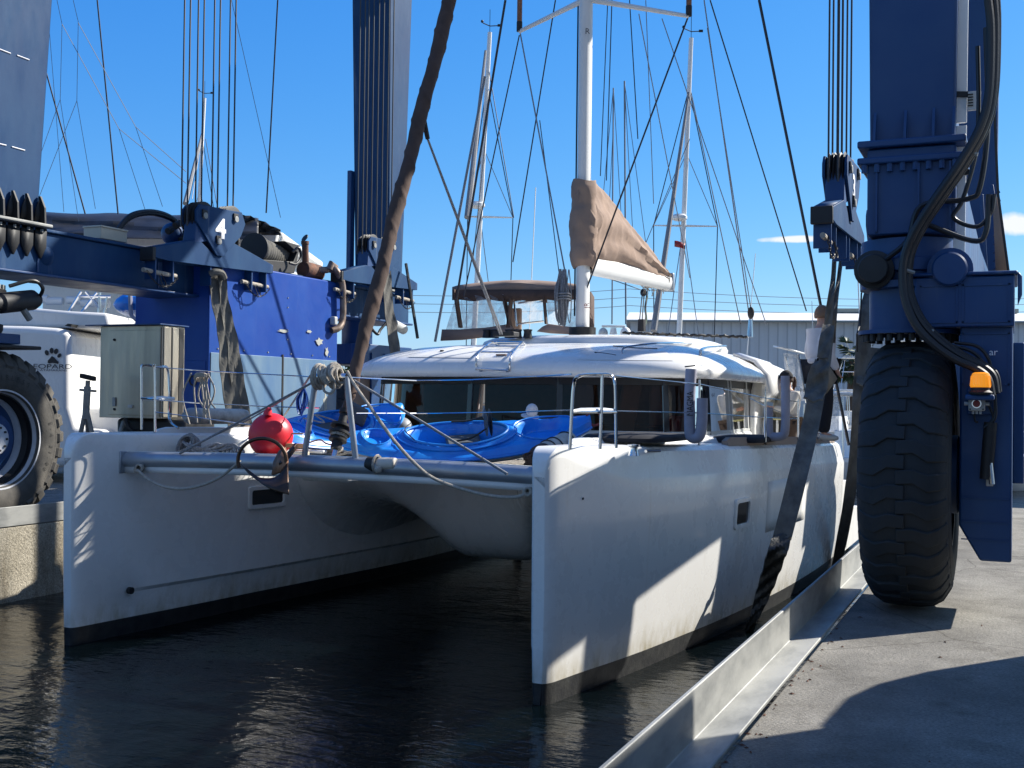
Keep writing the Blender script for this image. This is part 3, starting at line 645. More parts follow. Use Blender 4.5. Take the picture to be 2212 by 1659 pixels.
# ------------------------------------------------------------------ sailing boats
def sailboat(tp, bt, T, sy, sx0, sx1, label, radar, furl=None, wires=(), flag=None, ang=0.0):
    top = P(*tp, t=T); low = P(*bt, t=T)
    d = (low-top).normalized(); k = (top.z-1.6)/(-d.z); foot = top+d*k
    t = thing('sailboat', label, 'sailboat', (foot.x, foot.y, 0), 'sailing boats moored beyond the slip')
    L_ = (top.z)*0.72
    placed(t, 'hull', hull_mb(L_, L_*.3, 0, 1.25, 0.08), M['whitep'], (foot.x, foot.y, 0)+(Matrix.Rotation(ang, 3, 'Z') @ Vector((0, -L_*0.5, 0))) if False else Vector((foot.x, foot.y, 0))+Matrix.Rotation(ang, 3, 'Z') @ Vector((0, -L_*0.55, 0)), ang, ang=50) if True else None
    placed(t, 'cabin', MB().frus((-L_*.09, L_*.09, -L_*.2, L_*.2), (-L_*.07, L_*.07, -L_*.17, L_*.16), 1.2, 1.75), M['whitep'], Vector((foot.x, foot.y, 0)), ang, bev=0.05)
    obj('mast', MB().tube([foot, top], [0.11, 0.085], 10), M['mast'], t)
    hw = MB(); hw.tube([top, top+Vector((0,0,0.9))], 0.012, 4); a = top+Vector((0,0,0.25))
    hw.tube([a, a-R0*0.28+Z*0.12], 0.02, 4); hw.tube([a, a+R0*0.35+Z*0.02], 0.02, 4); hw.ball(a-R0*0.3+Z*0.18, 0.06, n=8, m=5); hw.obox(a+R0*0.38+Z*0.03, R0*0.08, F0*0.01, Z*0.05)
    obj('wind_sensor', hw, M['black'], t)
    l, r = P(sx0, sy, t=T), P(sx1, sy+2, t=T); c_ = foot.lerp(top, (l.z-foot.z)/(top.z-foot.z))
    obj('spreader', MB().tube([l, c_, r], [0.025, 0.05, 0.025], 6), M['mast'], t)
    for q in (l, r):
        obj('shroud', MB().tube([top.lerp(foot, 0.13), q, Vector((lerp(foot.x,q.x,.9), lerp(foot.y,q.y,.9), 1.3))], 0.02, 4), M['wire'], t)
        obj('lower_shroud', MB().tube([c_, Vector((lerp(foot.x,q.x,.9), lerp(foot.y,q.y,.9), 1.3))], 0.017, 4), M['wiregrey'], t)
        obj('diamond_wire', MB().tube([top.lerp(foot, 0.30), q], 0.015, 4), M['wiregrey'], t)
    if radar:
        q = P(*radar, t=T-0.3); obj('radar_dome', MB().lathe([(0,0.14),(0.22,0.12),(0.3,0.04),(0.3,-0.06),(0.2,-0.12),(0,-0.13)], q, Z, 16), M['whitep'], t)
    if furl:
        obj('furled_sail', MB().tube([P(furl[0], furl[1], t=T-1), P(furl[2], furl[3], t=T-5)], [0.05, 0.12], 8), M['ropegrey'], t)
    for (x0, y0, x1, y1) in wires:
        obj('stay', MB().tube([P(x0, y0, t=T), P(x1, y1, t=T-3)], 0.018, 4), M['wire'], t)
    if flag:
        q = P(*flag, t=T-0.5); mb = MB(); rows = []
        for i in range(7): rows.append([q+R0*(0.07*i)+Z*(0.13-0.015*i+0.02*sin(i))+F0*0.03*sin(i*1.4), q+R0*(0.07*i)-Z*(0.10+0.015*i)+F0*0.03*sin(i*1.4)])
        obj('flag', mb.grid(rows), M['redp'], t, solid=0.01)
    return t
sailboat((1058, 70), (1030, 610), 45, 468, 1010, 1108, 'sailing boat whose mast with a radar dome stands left of the large mast', (1031, 443), (1049, 110, 1010, 470), [(1056, 150, 1110, 470), (1060, 190, 1022, 560)])
sailboat((1493, 82), (1467, 720), 45, 487, 1412, 1550, 'sailing boat whose mast with a small flag stands right of the brown sail cover', (1468, 470), (1488, 200, 1412, 715), [(1493, 200, 1600, 700), (1490, 300, 1380, 560)], (1457, 527))
sailboat((442, 212), (430, 440), 60, 560, 380, 480, 'sailing boat whose mast rises behind the hoist block numbered 4', None, (436, 290, 400, 440), [(444, 300, 470, 450), (438, 280, 415, 430)])
# thin masts far away (ketch rigging in the centre)
t = thing('sailboat', 'distant sailing boat with two thin dark masts showing behind the boom', 'sailboat', P(1330, 866, t=80))
b = P(1330, 866, t=80); b.z = 0
placed(t, 'hull', hull_mb(11, 3.2, 0, 1.3), M['whitep'], b+Vector((0,-3,0)), 0.3, ang=50)
obj('mast', MB().tube([P(1349, 175, t=80), P(1352, 700, t=80)], 0.06, 6), M['wiregrey'], t)
obj('mast', MB().tube([P(1325, 190, t=80), P(1322, 700, t=80)], 0.05, 6), M['wiregrey'], t)
for (x0,y0,x1,y1) in ((1325,190,1290,560),(1325,190,1350,600),(1349,180,1370,560),(1349,178,1410,640),(1325,270,1312,520)):
    obj('stay', MB().tube([P(x0,y0,t=80), P(x1,y1,t=80)], 0.025, 4), M['wiregrey'], t)
# ------------------------------------------------------------------ catamaran stored ashore, behind the left dock
T = 20.0
t = thing('stored_catamaran', 'white catamaran stored ashore with a paw print logo, under a dark tarpaulin', 'catamaran', P(100, 900, t=T))
LC = t
def pp(px, py, t_): return P(px, py, t=t_)
def slab(name, pts, depth, mt, parent, bev=0.0, T_=T, ex=None, **k):
    """flat outline in photo positions at depth T_, given real thickness 'depth' metres away from the viewer"""
    fr = [pp(x, y, T_) for x, y in pts]; e = F0*depth; bk = [q+e for q in fr]; n = len(fr)
    return obj(name, MB().add(fr+bk, [tuple(range(n)), tuple(reversed(range(n, 2*n)))]+[(i, i+n, (i+1) % n+n, (i+1) % n) for i in range(n)]), mt, parent, bev=bev, **k)
slab('topsides', [(-120,700),(-120,1010),(226,1010),(222,930),(162,925),(150,880),(150,725),(140,712),(120,708),(60,704)], 3.2, M['gel'], LC, 0.12, seg=4)
slab('upper_hull', [(-120,664),(-120,706),(150,708),(226,712),(236,712),(232,676),(150,672),(60,664)], 3.6, M['gel'], LC, 0.06, T_=T+0.3)
slab('cockpit_bulkhead', [(148,712),(148,940),(236,940),(236,712)], 0.4, M['ltan'] if False else M['cream'], LC, 0.02, T_=T+2.6)
slab('locker_door', [(188,745),(188,865),(214,865),(214,745)], 0.05, M['greyp'], LC, 0.01, T_=T+2.5)
slab('lower_hull', [(160,900),(152,925),(240,960),(300,960),(300,880),(180,880)], 3.0, M['gel'], LC, 0.1, T_=T+0.6)
slab('deck_hatch_lid', [(140,704),(146,699),(155,700),(152,706)], 0.3, M['black'], LC, T_=T-0.02)
# logo: paw print and name
ctr = pp(110, 770, T-0.03)
pm = MB()
def blob(px, py, rx, ry, rot=0, n=14):
    c_ = pp(px, py, T-0.02); s_ = T/FPX
    pm.add([c_+R0*((rx*cos(a)*cos(rot)-ry*sin(a)*sin(rot))*s_)+Z*((rx*cos(a)*sin(rot)+ry*sin(a)*cos(rot))*s_) for a in [2*pi*i/n for i in range(n)]], [tuple(range(n))])
blob(101, 762, 4.2, 6.0, 0.35); blob(111.5, 757.5, 4.2, 6.4, 0.05); blob(121, 759, 4.2, 6.2, -0.3); blob(128, 768, 3.6, 5.2, -0.6)
c0 = [(98,770),(103,776)]
pts = [(112,769),(117,772),(122,778),(127,782),(125,786),(119,784.5),(113,783.5),(107,785),(103,784),(103,779),(107,775)]
pm.add([pp(x, y, T-0.02) for x, y in pts], [tuple(range(len(pts)))])
obj('paw_logo', pm, M['text'], LC, smooth=False, solid=0.004)
obj('hull_name', text_mb('LEOPARD', pp(108, 792, T-0.03), R0, Z, 0.115, 0.0, 1.55), M['text'], LC, smooth=False)
obj('hull_name', text_mb('CATAMARANS', pp(112, 800, T-0.03), R0, Z, 0.05, 0.0, 1.6), M['text'], LC, smooth=False)
# davits, rolled dinghy, rails
for (x0, x1, y) in ((64, 104, 645), (100, 136, 650), (145, 176, 648), (176, 236, 655)):
    obj('rolled_tube', MB().tube([pp(x0, y, T+2), pp(x1, y+1, T+2)], 0.075, 12), M['whitep'], LC)
for (x0, y0, x1, y1) in ((150, 672, 176, 630), (176, 676, 210, 632), (186, 630, 215, 665), (170, 640, 240, 641), (215, 632, 214, 678), (232, 640, 226, 676)):
    obj('davit', MB().tube([pp(x0, y0, T+1.4), pp(x1, y1, T+1.4)], 0.03, 6), M['steel'], LC)
# tarp over the flybridge roof
rows = []
TX = [(78,456,505),(110,458,510),(160,462,512),(215,461,514),(240,458,515),(290,463,516),(340,465,516),(400,464,520),(440,462,520),(520,468,520),(560,470,512)]
for i, (x, yt, yb) in enumerate(TX):
    r = []
    for j in range(7):
        k = j/6; y = lerp(yt, yb, k); w_ = 0.12*sin(i*2.1+j*1.3)+0.1*sin(i*0.7-j*2.0)
        r.append(pp(x, y, 23.2+w_-0.9*k))
    r.insert(0, pp(x, yt+2, 27.0)); rows.append(r)
obj('tarpaulin', MB().grid(rows), M['tarp'], LC, solid=0.02, sub=1)
slab('flybridge_roof', [(90,508),(330,510),(400,512),(590,503),(610,500),(612,512),(600,530),(520,533),(300,535),(100,520)], 5.0, M['gel'], LC, 0.05, T_=23.4)
slab('stern_arch', [(548,506),(546,580),(592,580),(596,520),(600,504)], 0.9, M['gel'], LC, 0.04, T_=23.2)
slab('warning_sticker', [(557,515),(557,522),(563,522),(563,515)], 0.01, M['redp'], LC, T_=23.17)
# crumpled canvas at its right end
rows = []
for i in range(9):
    k = i/8; x = lerp(520, 606, k); r = []
    for j in range(5):
        q = j/4; yt = lerp(462, 497, k**1.3)+2*sin(i*2.3); r.append(pp(x, lerp(yt, 508, q), 23.0+0.1*sin(3*i+2*j)))
    rows.append(r)
obj('folded_canvas', MB().grid(rows), M['tarp'], LC, solid=0.02)
obj('arch_support', MB().tube([pp(608, 512, 23.2), pp(590, 560, 23.2)], 0.03, 6), M['steel'], LC)
slab('saloon', [(90,525),(90,690),(600,700),(600,530)], 3.0, M['gel'], LC, 0.05, T_=24.6)
slab('saloon_window', [(60,560),(60,610),(600,610),(600,560)], 0.05, M['dkp'], LC, T_=24.5)
for (x0,y0,x1,y1) in ((210,0,255,462),(98,150,184,462),(600,0,575,460)):
    o = obj('rigging_wire', MB().tube([pp(x0,y0,22.8), pp(x1,y1,22.8)], 0.016, 5), M['wire'], LC)
for pts in (((123,0),(134,52),(130,215),(170,479)), ((158,0),(169,47),(166,218),(206,451)), ((134,52),(257,278),(402,396)), ((169,49),(293,274),(402,371)),
            ((257,278),(314,455)), ((293,274),(351,446)), ((130,215),(85,340)), ((166,218),(80,437)), ((106,59),(138,458)), ((500,0),(606,470))):
    obj('lazy_line', MB().tube([pp(x, y, 22.6) for x, y in pts], 0.007, 4), M['wiregrey'], LC)
# blue kayak on its side rail
t = thing('kayak', 'blue kayak end poking out behind the hoist beam over the stored catamaran', 'kayak', pp(275, 660, 19))
rows = []
for i in range(11):
    k = i/10; x = lerp(244, 345, k); hh = 26*min(1, (k*3.2))**0.6+0.5; r = []
    for j in range(12):
        a = 2*pi*j/12; r.append(pp(x, 658+hh*sin(a)*(1+0.08*cos(5*a)), 19.6)+F0*(0.28*cos(a)*min(1, k*3)**0.6))
    rows.append(r)
obj('kayak_hull', MB().grid(rows, True), M['kay'], t)
obj('lashing', MB().tube([pp(281, 638, 19.3), pp(283, 680, 19.3), pp(292, 690, 19.3), pp(345, 692, 19.4)], 0.035, 8), M['purp'], t)
# cream box on the hoist side beam comes with the hoist; jack stand on the left dock
t = thing('boat_stand', 'grey tripod boat jack stand with a black pad beside the left tyre', 'boat stand', P(186, 985, t=15.6))
tt = 14.9
obj('pad', MB().obox(pp(190, 815, tt), R0*0.09+Z*-0.02, F0*0.06, Z*0.03), M['black'], t, bev=0.01)
obj('screw', MB().cyl(pp(190, 822, tt), pp(188, 850, tt), 0.03, 8), M['galv'], t)
obj('handle', MB().tube([pp(172, 842, tt), pp(208, 845, tt)], 0.018, 6), M['galv'], t)
obj('column', MB().cyl(pp(189, 835, tt), pp(185, 905, tt), 0.045, 10), M['galv'], t)
for (x, y, dt) in ((166, 975, 0), (208, 975, 0), (192, 960, 0.5)):
    obj('leg', MB().tube([pp(186, 880, tt), pp(x, y, tt+dt)], 0.03, 6), M['galv'], t)
obj('cross_brace', MB().tube([pp(172, 935, tt), pp(204, 940, tt)], 0.015, 5), M['galv'], t)
# ================================================================== THE CATAMARAN
XC, YB = -5.88, 8.39            # centreline, bow
HO = 2.44                       # hull centre offset
CAT = thing('catamaran', 'large white sailing catamaran afloat in the slip between the blue hoist legs', 'catamaran', (XC, YB, 0))
def deckz(s):
    z = 2.035-0.021*s
    if s < 0.2: z -= 0.2*(1-sqrt(max(0, 1-((0.2-s)/0.2)**2)))*1.0
    return z
OUT = [(0,.075),(.12,.115),(.5,.20),(1.0,.33),(1.6,.47),(3,.72),(5.5,.98),(8,1.09),(10,1.09),(12,1.0)]
INN = [(0,.075),(.12,.10),(.6,.18),(2,.42),(4,.66),(6,.84),(12,.84)]
def hull(side, name, label):
    """side +1 = hull nearest the right dock"""
    cx = XC+side*HO; SS = [0,.015,.04,.07,.1,.14,.2,.3,.45,.65,.9,1.2,1.6,2,2.5,3,3.6,4.2,4.8,5.4,6,6.8,7.6,8.4,9.2]
    def row(s, full):
        nose = 1.0 if s > .1 else (0.62+0.38*sqrt(max(0, 1-((.1-s)/.1)**2)))
        o = interp(OUT, s)*nose; i = interp(INN, s)*nose; z = deckz(s); w = min(1, s/2.5)
        ch = 0.30*min(1, 0.25+s/1.5)
        P_ = []
        def q(off, zz): P_.append((cx+side*off, YB+s+0.012*(z-zz)*0+0.03*max(0, 1-s)*(2-zz)/2, zz))
        if full:
            # inner deck edge -> down the inside -> boot top
            q(-(i-.09*w-.012), z); q(-(i-.04*w-.004), z-.012-.018*w); q(-(i-.01*w), z-.04-.04*w); q(-i, z-.12-.06*w); q(-(i-.01*w), 1.3); q(-(i-.03*w), .85)
            q(-(i-.04*w), .46); q(-(i-.10*w-.004), .42); q(-(i-.13*w-.008), .17)
        else:
            q(-(i-.13*w-.008), .17); q(-(i-.16*w-.014), 0.0); q(-(i*.7-.05), -.35); q(0, -.75)
            q(o*.7-.05, -.35); q(o-.12*w-.02, 0.0); q(o-.09*w-.014, .17)
        if full:
            q(o-.09*w-.014, .17); q(o-.06*w-.008, .42); q(o-.03*w, .9); q(o-.005*w, 1.35); q(o, z-ch); q(o-.012*w, z-ch+.03)
            q(o-.05*w, z-.12); q(o-.07*w, z-.05); q(o-.11*w-.006, z-.012); q(o-.16*w-.014, z)
        return P_
    for part in ('hull', 'antifouling'):
        full = part == 'hull'
        rows = [row(s, full) for s in SS]
        n = len(rows[0]); mb = MB()
        if full:
            h = 9
            mb.grid([r[:h] for r in rows]); mb.grid([r[h:] for r in rows])
            # deck
            mb.grid([[r[0], ((r[0][0]+r[-1][0])/2, r[0][1], r[0][2]+.012*min(1,s)), r[-1]] for r, s in zip(rows, SS)])
            r0 = rows[0]; k = len(r0)
            # stem face
            mb.grid([[r0[h-1-j] for j in range(h)], [r0[h+j] for j in range(h)]]) if True else None
            mb.f = mb.f
            mb.cap([r0[0], r0[-1], r0[-2]])
            re = rows[-1]; mb.cap([re[j] for j in range(h)]+[re[j] for j in range(h, k)])
            HULL = obj('hull', mb, M['gelh'], CAT, ang=26); HULL['label'] = label
        else:
            mb.grid(rows); mb.cap([rows[0][j] for j in range(n)])
            # continue aft under the steps
            obj('antifouling', mb, M['anti'], CAT, ang=40)
    # sugar-scoop steps aft
    mb = MB(); rows = []
    for s, zt in ((9.2, 1.25), (10.4, 1.2), (10.42, .75), (11.6, .7), (12.1, .4)):
        rows.append([(cx-side*.8, YB+s, .1), (cx-side*.84, YB+s, zt), (cx+side*1.04, YB+s, zt), (cx+side*.98, YB+s, .1)])
    mb.grid(rows); mb.cap(rows[0]); mb.cap(rows[-1]); obj('stern_steps', mb, M['geld'], CAT, ang=30)
    mb = MB().box(cx-.82, cx+.82, YB+9.2, YB+12, -.4, .1); obj('antifouling', mb, M['anti'], CAT)
    return HULL
HR = hull(1, 'hull', 'hull nearer the right dock, streaked with sunlight')
HL = hull(-1, 'hull', 'shaded hull nearer the left quay')
def hx(side, s, inner=False, z=1.3): 
    o = interp(INN if inner else OUT, s); return XC+side*(HO+(-o if inner else o))
# step on the left hull's foredeck (raised inner coaming) and deck panels
for side in (1, -1):
    rows = []
    for s in [1.05,1.12,1.3,1.8,2.4,3.2,4.2,5.4]:
        a = XC+side*(HO-interp(INN, s)+.10); b = XC+side*(HO+interp(OUT, s)-.42); k = min(1, (s-1.05)/.12); z = deckz(s)+.012
        rows.append([(a, YB+s, z-.02), (a+side*.01, YB+s, z+.05*k), (b-side*.05, YB+s, z+.05*k), (b, YB+s, z-.02)])
    obj('deck_panel', MB().grid(rows), M['geld'], CAT, ang=25)
# toe rail on the near hull (and the far one)
for side in (1, -1):
    for (s0, s1) in ((3.55, 4.75), (4.85, 7.45), (7.5, 9.0)):
        rows = []
        n = 10
        for i in range(n+1):
            s = lerp(s0, s1, i/n); x = XC+side*(HO+interp(OUT, s)-.15); z = deckz(s)+.005; e = .0 if 0 < i < n else .035
            rows.append([(x-side*.035, YB+s, z), (x-side*.03, YB+s, z+.07-e), (x+side*.02, YB+s, z+.07-e), (x+side*.045, YB+s, z-.02)])
        mb = MB().grid(rows); mb.cap(rows[0]); mb.cap(rows[-1]); obj('toe_rail', mb, M['toe'], CAT, ang=30)
# hull panel joint and hull seams
def on_hull(s, z, side=1, out=0.0):
    o = interp(OUT, s); i = 1
    w = min(1, s/2.5); zz = [(.17, o-.09*w-.014), (.42, o-.06*w-.008), (.9, o-.03*w), (1.35, o-.005*w), (deckz(s)-.3, o)]
    x = zz[-1][1]
    for a, b in zip(zz, zz[1:]):
        if a[0] <= z <= b[0]: x = lerp(a[1], b[1], (z-a[0])/(b[0]-a[0]))
    return Vector((XC+side*(HO+x+out), YB+s, z))
def hull_patch(s0, s1, z0, z1, out, n=8, side=1, r=0.0):
    rows = []
    for i in range(n+1):
        s = lerp(s0, s1, i/n); e = r if i in (0, n) else 0
        rows.append([on_hull(s, lerp(z0+e, z1-e, j/4), side, out) for j in range(5)])
    return MB().grid(rows)
# faint repair patches / blanking panel on the near hull
M['gelp'] = mat('dull_gelcoat_patch', (0.72,0.71,0.68), 0.45, var=0.12, vscale=6)
obj('hull_panel', hull_patch(4.55, 6.3, 0.95, 1.52, 0.0015), M['gelp'], CAT, solid=0.002)
# portlights
def port(side, s, z, ls, hz, inner=False):
    def on(ds, dz, out):
        if inner:
            i = interp(INN, s+ds)-.01; return Vector((XC+side*(HO-i-out), YB+s+ds, z+dz))
        return on_hull(s+ds, z+dz, side, out)
    def ring(k, out, rr=0.35):
        pts = []
        for c_, (sx, sz) in enumerate(((1,1),(-1,1),(-1,-1),(1,-1))):
            for j in range(5):
                a = c_*pi/2+j*pi/8; cr = hz*rr
                pts.append(on(sx*(ls-cr)*1+cos(a)*cr+ (k*ls)*cos(a)*0 + sx*k, sz*(hz-cr)+sin(a)*cr+sz*k, out))
        return pts
    a, b, c_, d = ring(.045, .0), ring(.04, .022), ring(.0, .022), ring(-.005, -.012)
    obj('portlight_frame', MB().grid([a, b, c_, d], True), M['gel'], CAT, ang=40)
    g = MB(); g.cap(ring(-.003, .003)); obj('portlight', g, M['dkp'], CAT, smooth=False)
q = P(1575, 1107, x=-2.78); print('port', q)
port(1, q.y-YB, q.z, .20, .115)
q = P(567, 1072, x=XC-HO+.42); print('port in', q)
port(-1, q.y-YB, q.z, .26, .085, inner=True)
# drain hole
q = P(266, 1274, x=XC-HO+.12)
obj('drain_fitting', MB().cyl(Vector((XC-HO+.19, q.y, q.z)), Vector((XC-HO+.235, q.y, q.z)), .035, 10), M['black'], CAT)
for px, py in ((1258, 1077),):
    q = P(px, py, x=-3.25); obj('hull_fitting', MB().cyl(q+Vector((-.03,0,0)), q+Vector((.012,0,0)), .01, 8), M['black'], CAT)
# ---- bridgedeck with central nacelle
rows = []
NX = 60
xa, xb = XC-HO+.30, XC+HO-.30
for i in range(NX+1):
    x = lerp(xa, xb, i/NX); dx = (x-XC)
    nac = 1/(1+(abs(dx)/.74)**7) if abs(dx) < 2 else 0
    edge = min(1, max(0, (HO-.62-abs(dx))/.55)); fil = (1-edge)**2
    zb = 1.02-.12*0-.60*nac-.55*fil
    s0 = 3.05+1.0*(1-fil)*.0+ .35*(1-nac)*0
    R = lerp(2.3, .85, nac); s0 = lerp(3.0, 3.9, nac)
    r = [(x, YB+3.0, 1.76), ]
    for j in range(15):
        a = j/14*pi/2; ex = 1.0
        r.append((x, YB+s0+R*(1-cos(a)**ex), zb+(1.66-zb)*(1-sin(a))))
    r.append((x, YB+9.3, zb)); rows.append(r)
obj('bridgedeck', MB().grid(rows), M['gel'], CAT, ang=60)
q = P(1020, 1165, x=XC-.1)
# foredeck and cockpit sole
def band(y0, y1, z0, z1, x0=-2.0, x1=2.0):
    return MB().grid([[(XC+lerp(x0, x1, j/8), YB+y, z+.03*(1-((j-4)/4)**2)) for j in range(9)] for y, z in ((y0, z0), (y1, z1))])
obj('foredeck', band(3.0, 9.2, 1.77, 1.84), M['geld'], CAT)
obj('aft_beam', MB().box(XC-2.2, XC+2.2, YB+10.6, YB+11.0, .7, 1.2), M['gel'], CAT, bev=.05)
obj('cockpit_sole', MB().box(XC-2.0, XC+2.0, YB+9.2, YB+11.2, .9, 1.2), M['geld'], CAT, bev=.02)
# trampoline net
mb = MB()
x0, x1 = XC-HO+.2, XC+HO-.2
for i in range(57):
    x = lerp(x0, x1, i/56); mb.tube([(x, YB+.72, 1.735), (x, YB+3.0, 1.755)], .005, 3, caps=False)
for i in range(28):
    y = lerp(YB+.75, YB+2.98, i/27); mb.tube([(x0, y, 1.74), (x1, y, 1.74)], .005, 3, caps=False)
obj('trampoline_net', mb, M['rope'], CAT)
obj('trampoline_support', MB().box(XC-.25, XC+.25, YB+.7, YB+3.0, 1.62, 1.73), M['gel'], CAT, bev=.02)
# ---- forward crossbeam
BY, BZ = 9.0, 1.755
A_, B_ = Vector((XC-HO+.17, BY, BZ)), Vector((XC+HO-.17, BY, BZ))
bp = [A_.lerp(B_, k/10)+Vector((0,0,.03*(1-(2*k/10-1)**2))) for k in range(11)]
obj('crossbeam', MB().tube(bp, .078, 20), M['alu'], CAT)
mb = MB(); mb.grid([[p+Vector((0,-.03,-.06)) for p in bp], [p+Vector((0,-.03,-.125)) for p in bp]]); obj('net_track', mb, M['whitep'], CAT, solid=.02)
mb = MB(); mb.grid([[p+Vector((0,.0,.079)) for p in bp], [p+Vector((0,.07,.076)) for p in bp], [p+Vector((0,.10,.03)) for p in bp]]); obj('beam_top_rail', mb, M['whitep'], CAT, solid=.01)
for q in (A_, B_): obj('beam_end_bracket', MB().box(q.x-.012, q.x+.012, BY-.1, BY+.1, BZ-.13, BZ+.09), M['alu'], CAT, bev=.01)
# gull striker: two legs and a top fitting
LG = [(P(655, 1003, y=9.0), P(683, 815, y=9.0)), (P(770, 1008, y=9.0), P(748, 815, y=9.0))]
for a, b in LG:
    obj('striker_leg', MB().tube([a, b], .028, 14), M['alu'], CAT)
top = [P(683, 815, y=9.0), P(716, 812, y=8.98), P(748, 815, y=9.0)]
obj('striker_head', MB().tube(spl(top, 4), .035, 12), M['steel'], CAT)
HEADP = P(748, 812, y=9.0)
for (px, py, xx, yy) in ((1096, 1022, None, 9.0),):
    pass
obj('striker_stay', MB().tube([P(765, 822, y=9.0), P(1096, 1024, z=1.80)], .012, 6), M['ropegrey'], CAT)
obj('striker_stay', MB().tube([P(683, 822, y=9.0), P(388, 980, z=1.84)], .011, 6), M['ropegrey'], CAT)
obj('striker_stay', MB().tube([P(670, 812, y=9.0), P(590, 935, z=1.9), P(557, 980, z=1.82)], .012, 6), M['rope'], CAT)
obj('dock_line', MB().tube([P(555, 935, y=9.3), P(655, 937, y=9.3)], .01, 6), M['rope'], CAT)
# ---- headsail furler and furled sail (bowsprit stay)
fb, ft = P(716, 1004, y=9.02), P(1003, -120, x=XC)
fa = P(770, 835, x=XC); 
mb = MB(); N = 300; pts = []; rad = []
for i in range(N+1):
    k = i/N; p = fb.lerp(ft, lerp(.085, 1, k)); tw = i*.09
    pts.append(p+Vector((cos(tw)*.006, sin(tw)*.006, 0)))
    rad.append((.050+.016*min(1, k*6)+.014*k+.0015*sin(i*.55)) if k > .02 else .035)
rows = []
ax = (ft-fb).normalized(); e1 = ax.cross(Vector((0,1,0))).normalized(); e2 = ax.cross(e1)
for i, (p, r) in enumerate(zip(pts, rad)):
    rows.append([p+(e1*cos(2*pi*j/22)+e2*sin(2*pi*j/22))*(r*(1+.05*sin(2*(2*pi*j/22)+i*.11)+.13*max(0, sin(2*pi*j/22+i*.30))**8)) for j in range(22)])
obj('furled_headsail', MB().grid(rows, True), M['canvasroll'], CAT, ang=50)
k1 = fb.lerp(ft, .085)
obj('forestay_tube', MB().tube([fb.lerp(ft, .05), fb.lerp(ft, .09)], .03, 10), M['whitep'], CAT)
dr = thing if False else None
c1 = fb+ax*.18
FU = obj('furler_drum', MB().lathe([(0,-.02),(.05,-.02),(.05,.05),(.085,.06),(.085,.08),(.045,.085),(.045,.12),(.10,.125),(.10,.15),(.05,.16),(.05,.19),(.10,.195),(.10,.22),(.045,.23),(.04,.33),(.055,.34),(.055,.38),(.03,.39),(.0,.39)], c1, ax, 20), M['black'], CAT)
obj('furling_line', MB().tube([c1+ax*(.12+.02*sin(i*.8))+(e1*cos(i*.5)+e2*sin(i*.5))*.075 for i in range(60)], .008, 5), M['rope'], FU)
obj('tack_toggle', MB().obox(fb+ax*.09, e1*.02, e2*.012, ax*.1), M['steel'], CAT, bev=.005)
# ---- saloon: roof, windows
def ring_pts(inset, z, n=64, yb=17.35):
    """plan outline of the saloon front: from aft left, round the front, to aft right"""
    hw = 2.36-inset; yf = 13.42+inset; pts = []
    for i in range(n+1):
        a = pi*(i/n); cx_ = -cos(a); sy = sin(a)
        ex = 2/4.6
        x = hw*(1 if cx_ > 0 else -1)*abs(cx_)**ex; y = 14.9-(14.9-yf)*abs(sy)**ex
        pts.append((XC+x, y, z))
    return [(XC-hw, yb, z)]+pts+[(XC+hw, yb, z)]
zw0, zw1 = 1.99, 2.70
# base coaming
rows = [ring_pts(-.06, 1.76), ring_pts(-.05, 1.93), ring_pts(-.01, 1.985), ring_pts(.03, 2.0)]
obj('coachroof_base', MB().grid(rows), M['gel'], CAT, ang=40)
# glass band split in panes by mullions
g0, g1 = ring_pts(.02, zw0-.02), ring_pts(.07, zw1+.02)
G = len(g0)
def seg(i0, i1, off, w0=zw0-.02, w1=zw1+.02):
    return MB().grid([g0[i0:i1+1], g1[i0:i1+1]])
cuts = [0, 9, 22, 33, 44, 57, 66]
def arcpos(px):   # index on the ring whose projection is nearest to px
    best = None
    for i in range(G):
        q = Vector(g0[i])-EYE; xx = CX+FPX*q.dot(RT)/q.dot(FW)
        if (Vector(g0[i]).x-XC)/1.0 > -2.5 and (best is None or abs(xx-px) < best[0]): best = (abs(xx-px), i)
    return best[1]
pans = [arcpos(x) for x in (800, 878, 1015, 1215, 1440, 1530)]
pans = sorted(set([0]+pans+[G-1]))
for a, b in zip(pans, pans[1:]):
    obj('saloon_window', MB().grid([g0[a:b+1], g1[a:b+1]]), M['glass'], CAT, ang=60)
    if b < G-1:
        q0, q1 = Vector(g0[b]), Vector(g1[b]); n_ = Vector((q0.x-XC, (q0.y-15.5), 0)).normalized()
        obj('window_mullion', MB().bar(q0+n_*.0-Z*.02, q1+n_*.0+Z*.02, .075, .03, up=n_), M['navy'] if False else M['dkp'], CAT)
obj('window_header', MB().grid([ring_pts(.045, 2.60), ring_pts(.05, 2.72)]), M['black'], CAT)
obj('window_sill', MB().grid([ring_pts(.005, 1.975), ring_pts(.0, 2.03), ring_pts(.02, 2.035)]), M['greyp'], CAT)
# slim frame bars on the side window
for yy, wd in ((15.35, .03), (15.52, .03), (16.5, .05)):
    q0 = Vector((XC+2.345, yy, 1.99)); obj('window_frame_bar', MB().bar(q0, q0+Vector((-.045,0,.72)), wd, .03, up=(1,0,0)), M['greyp'], CAT)
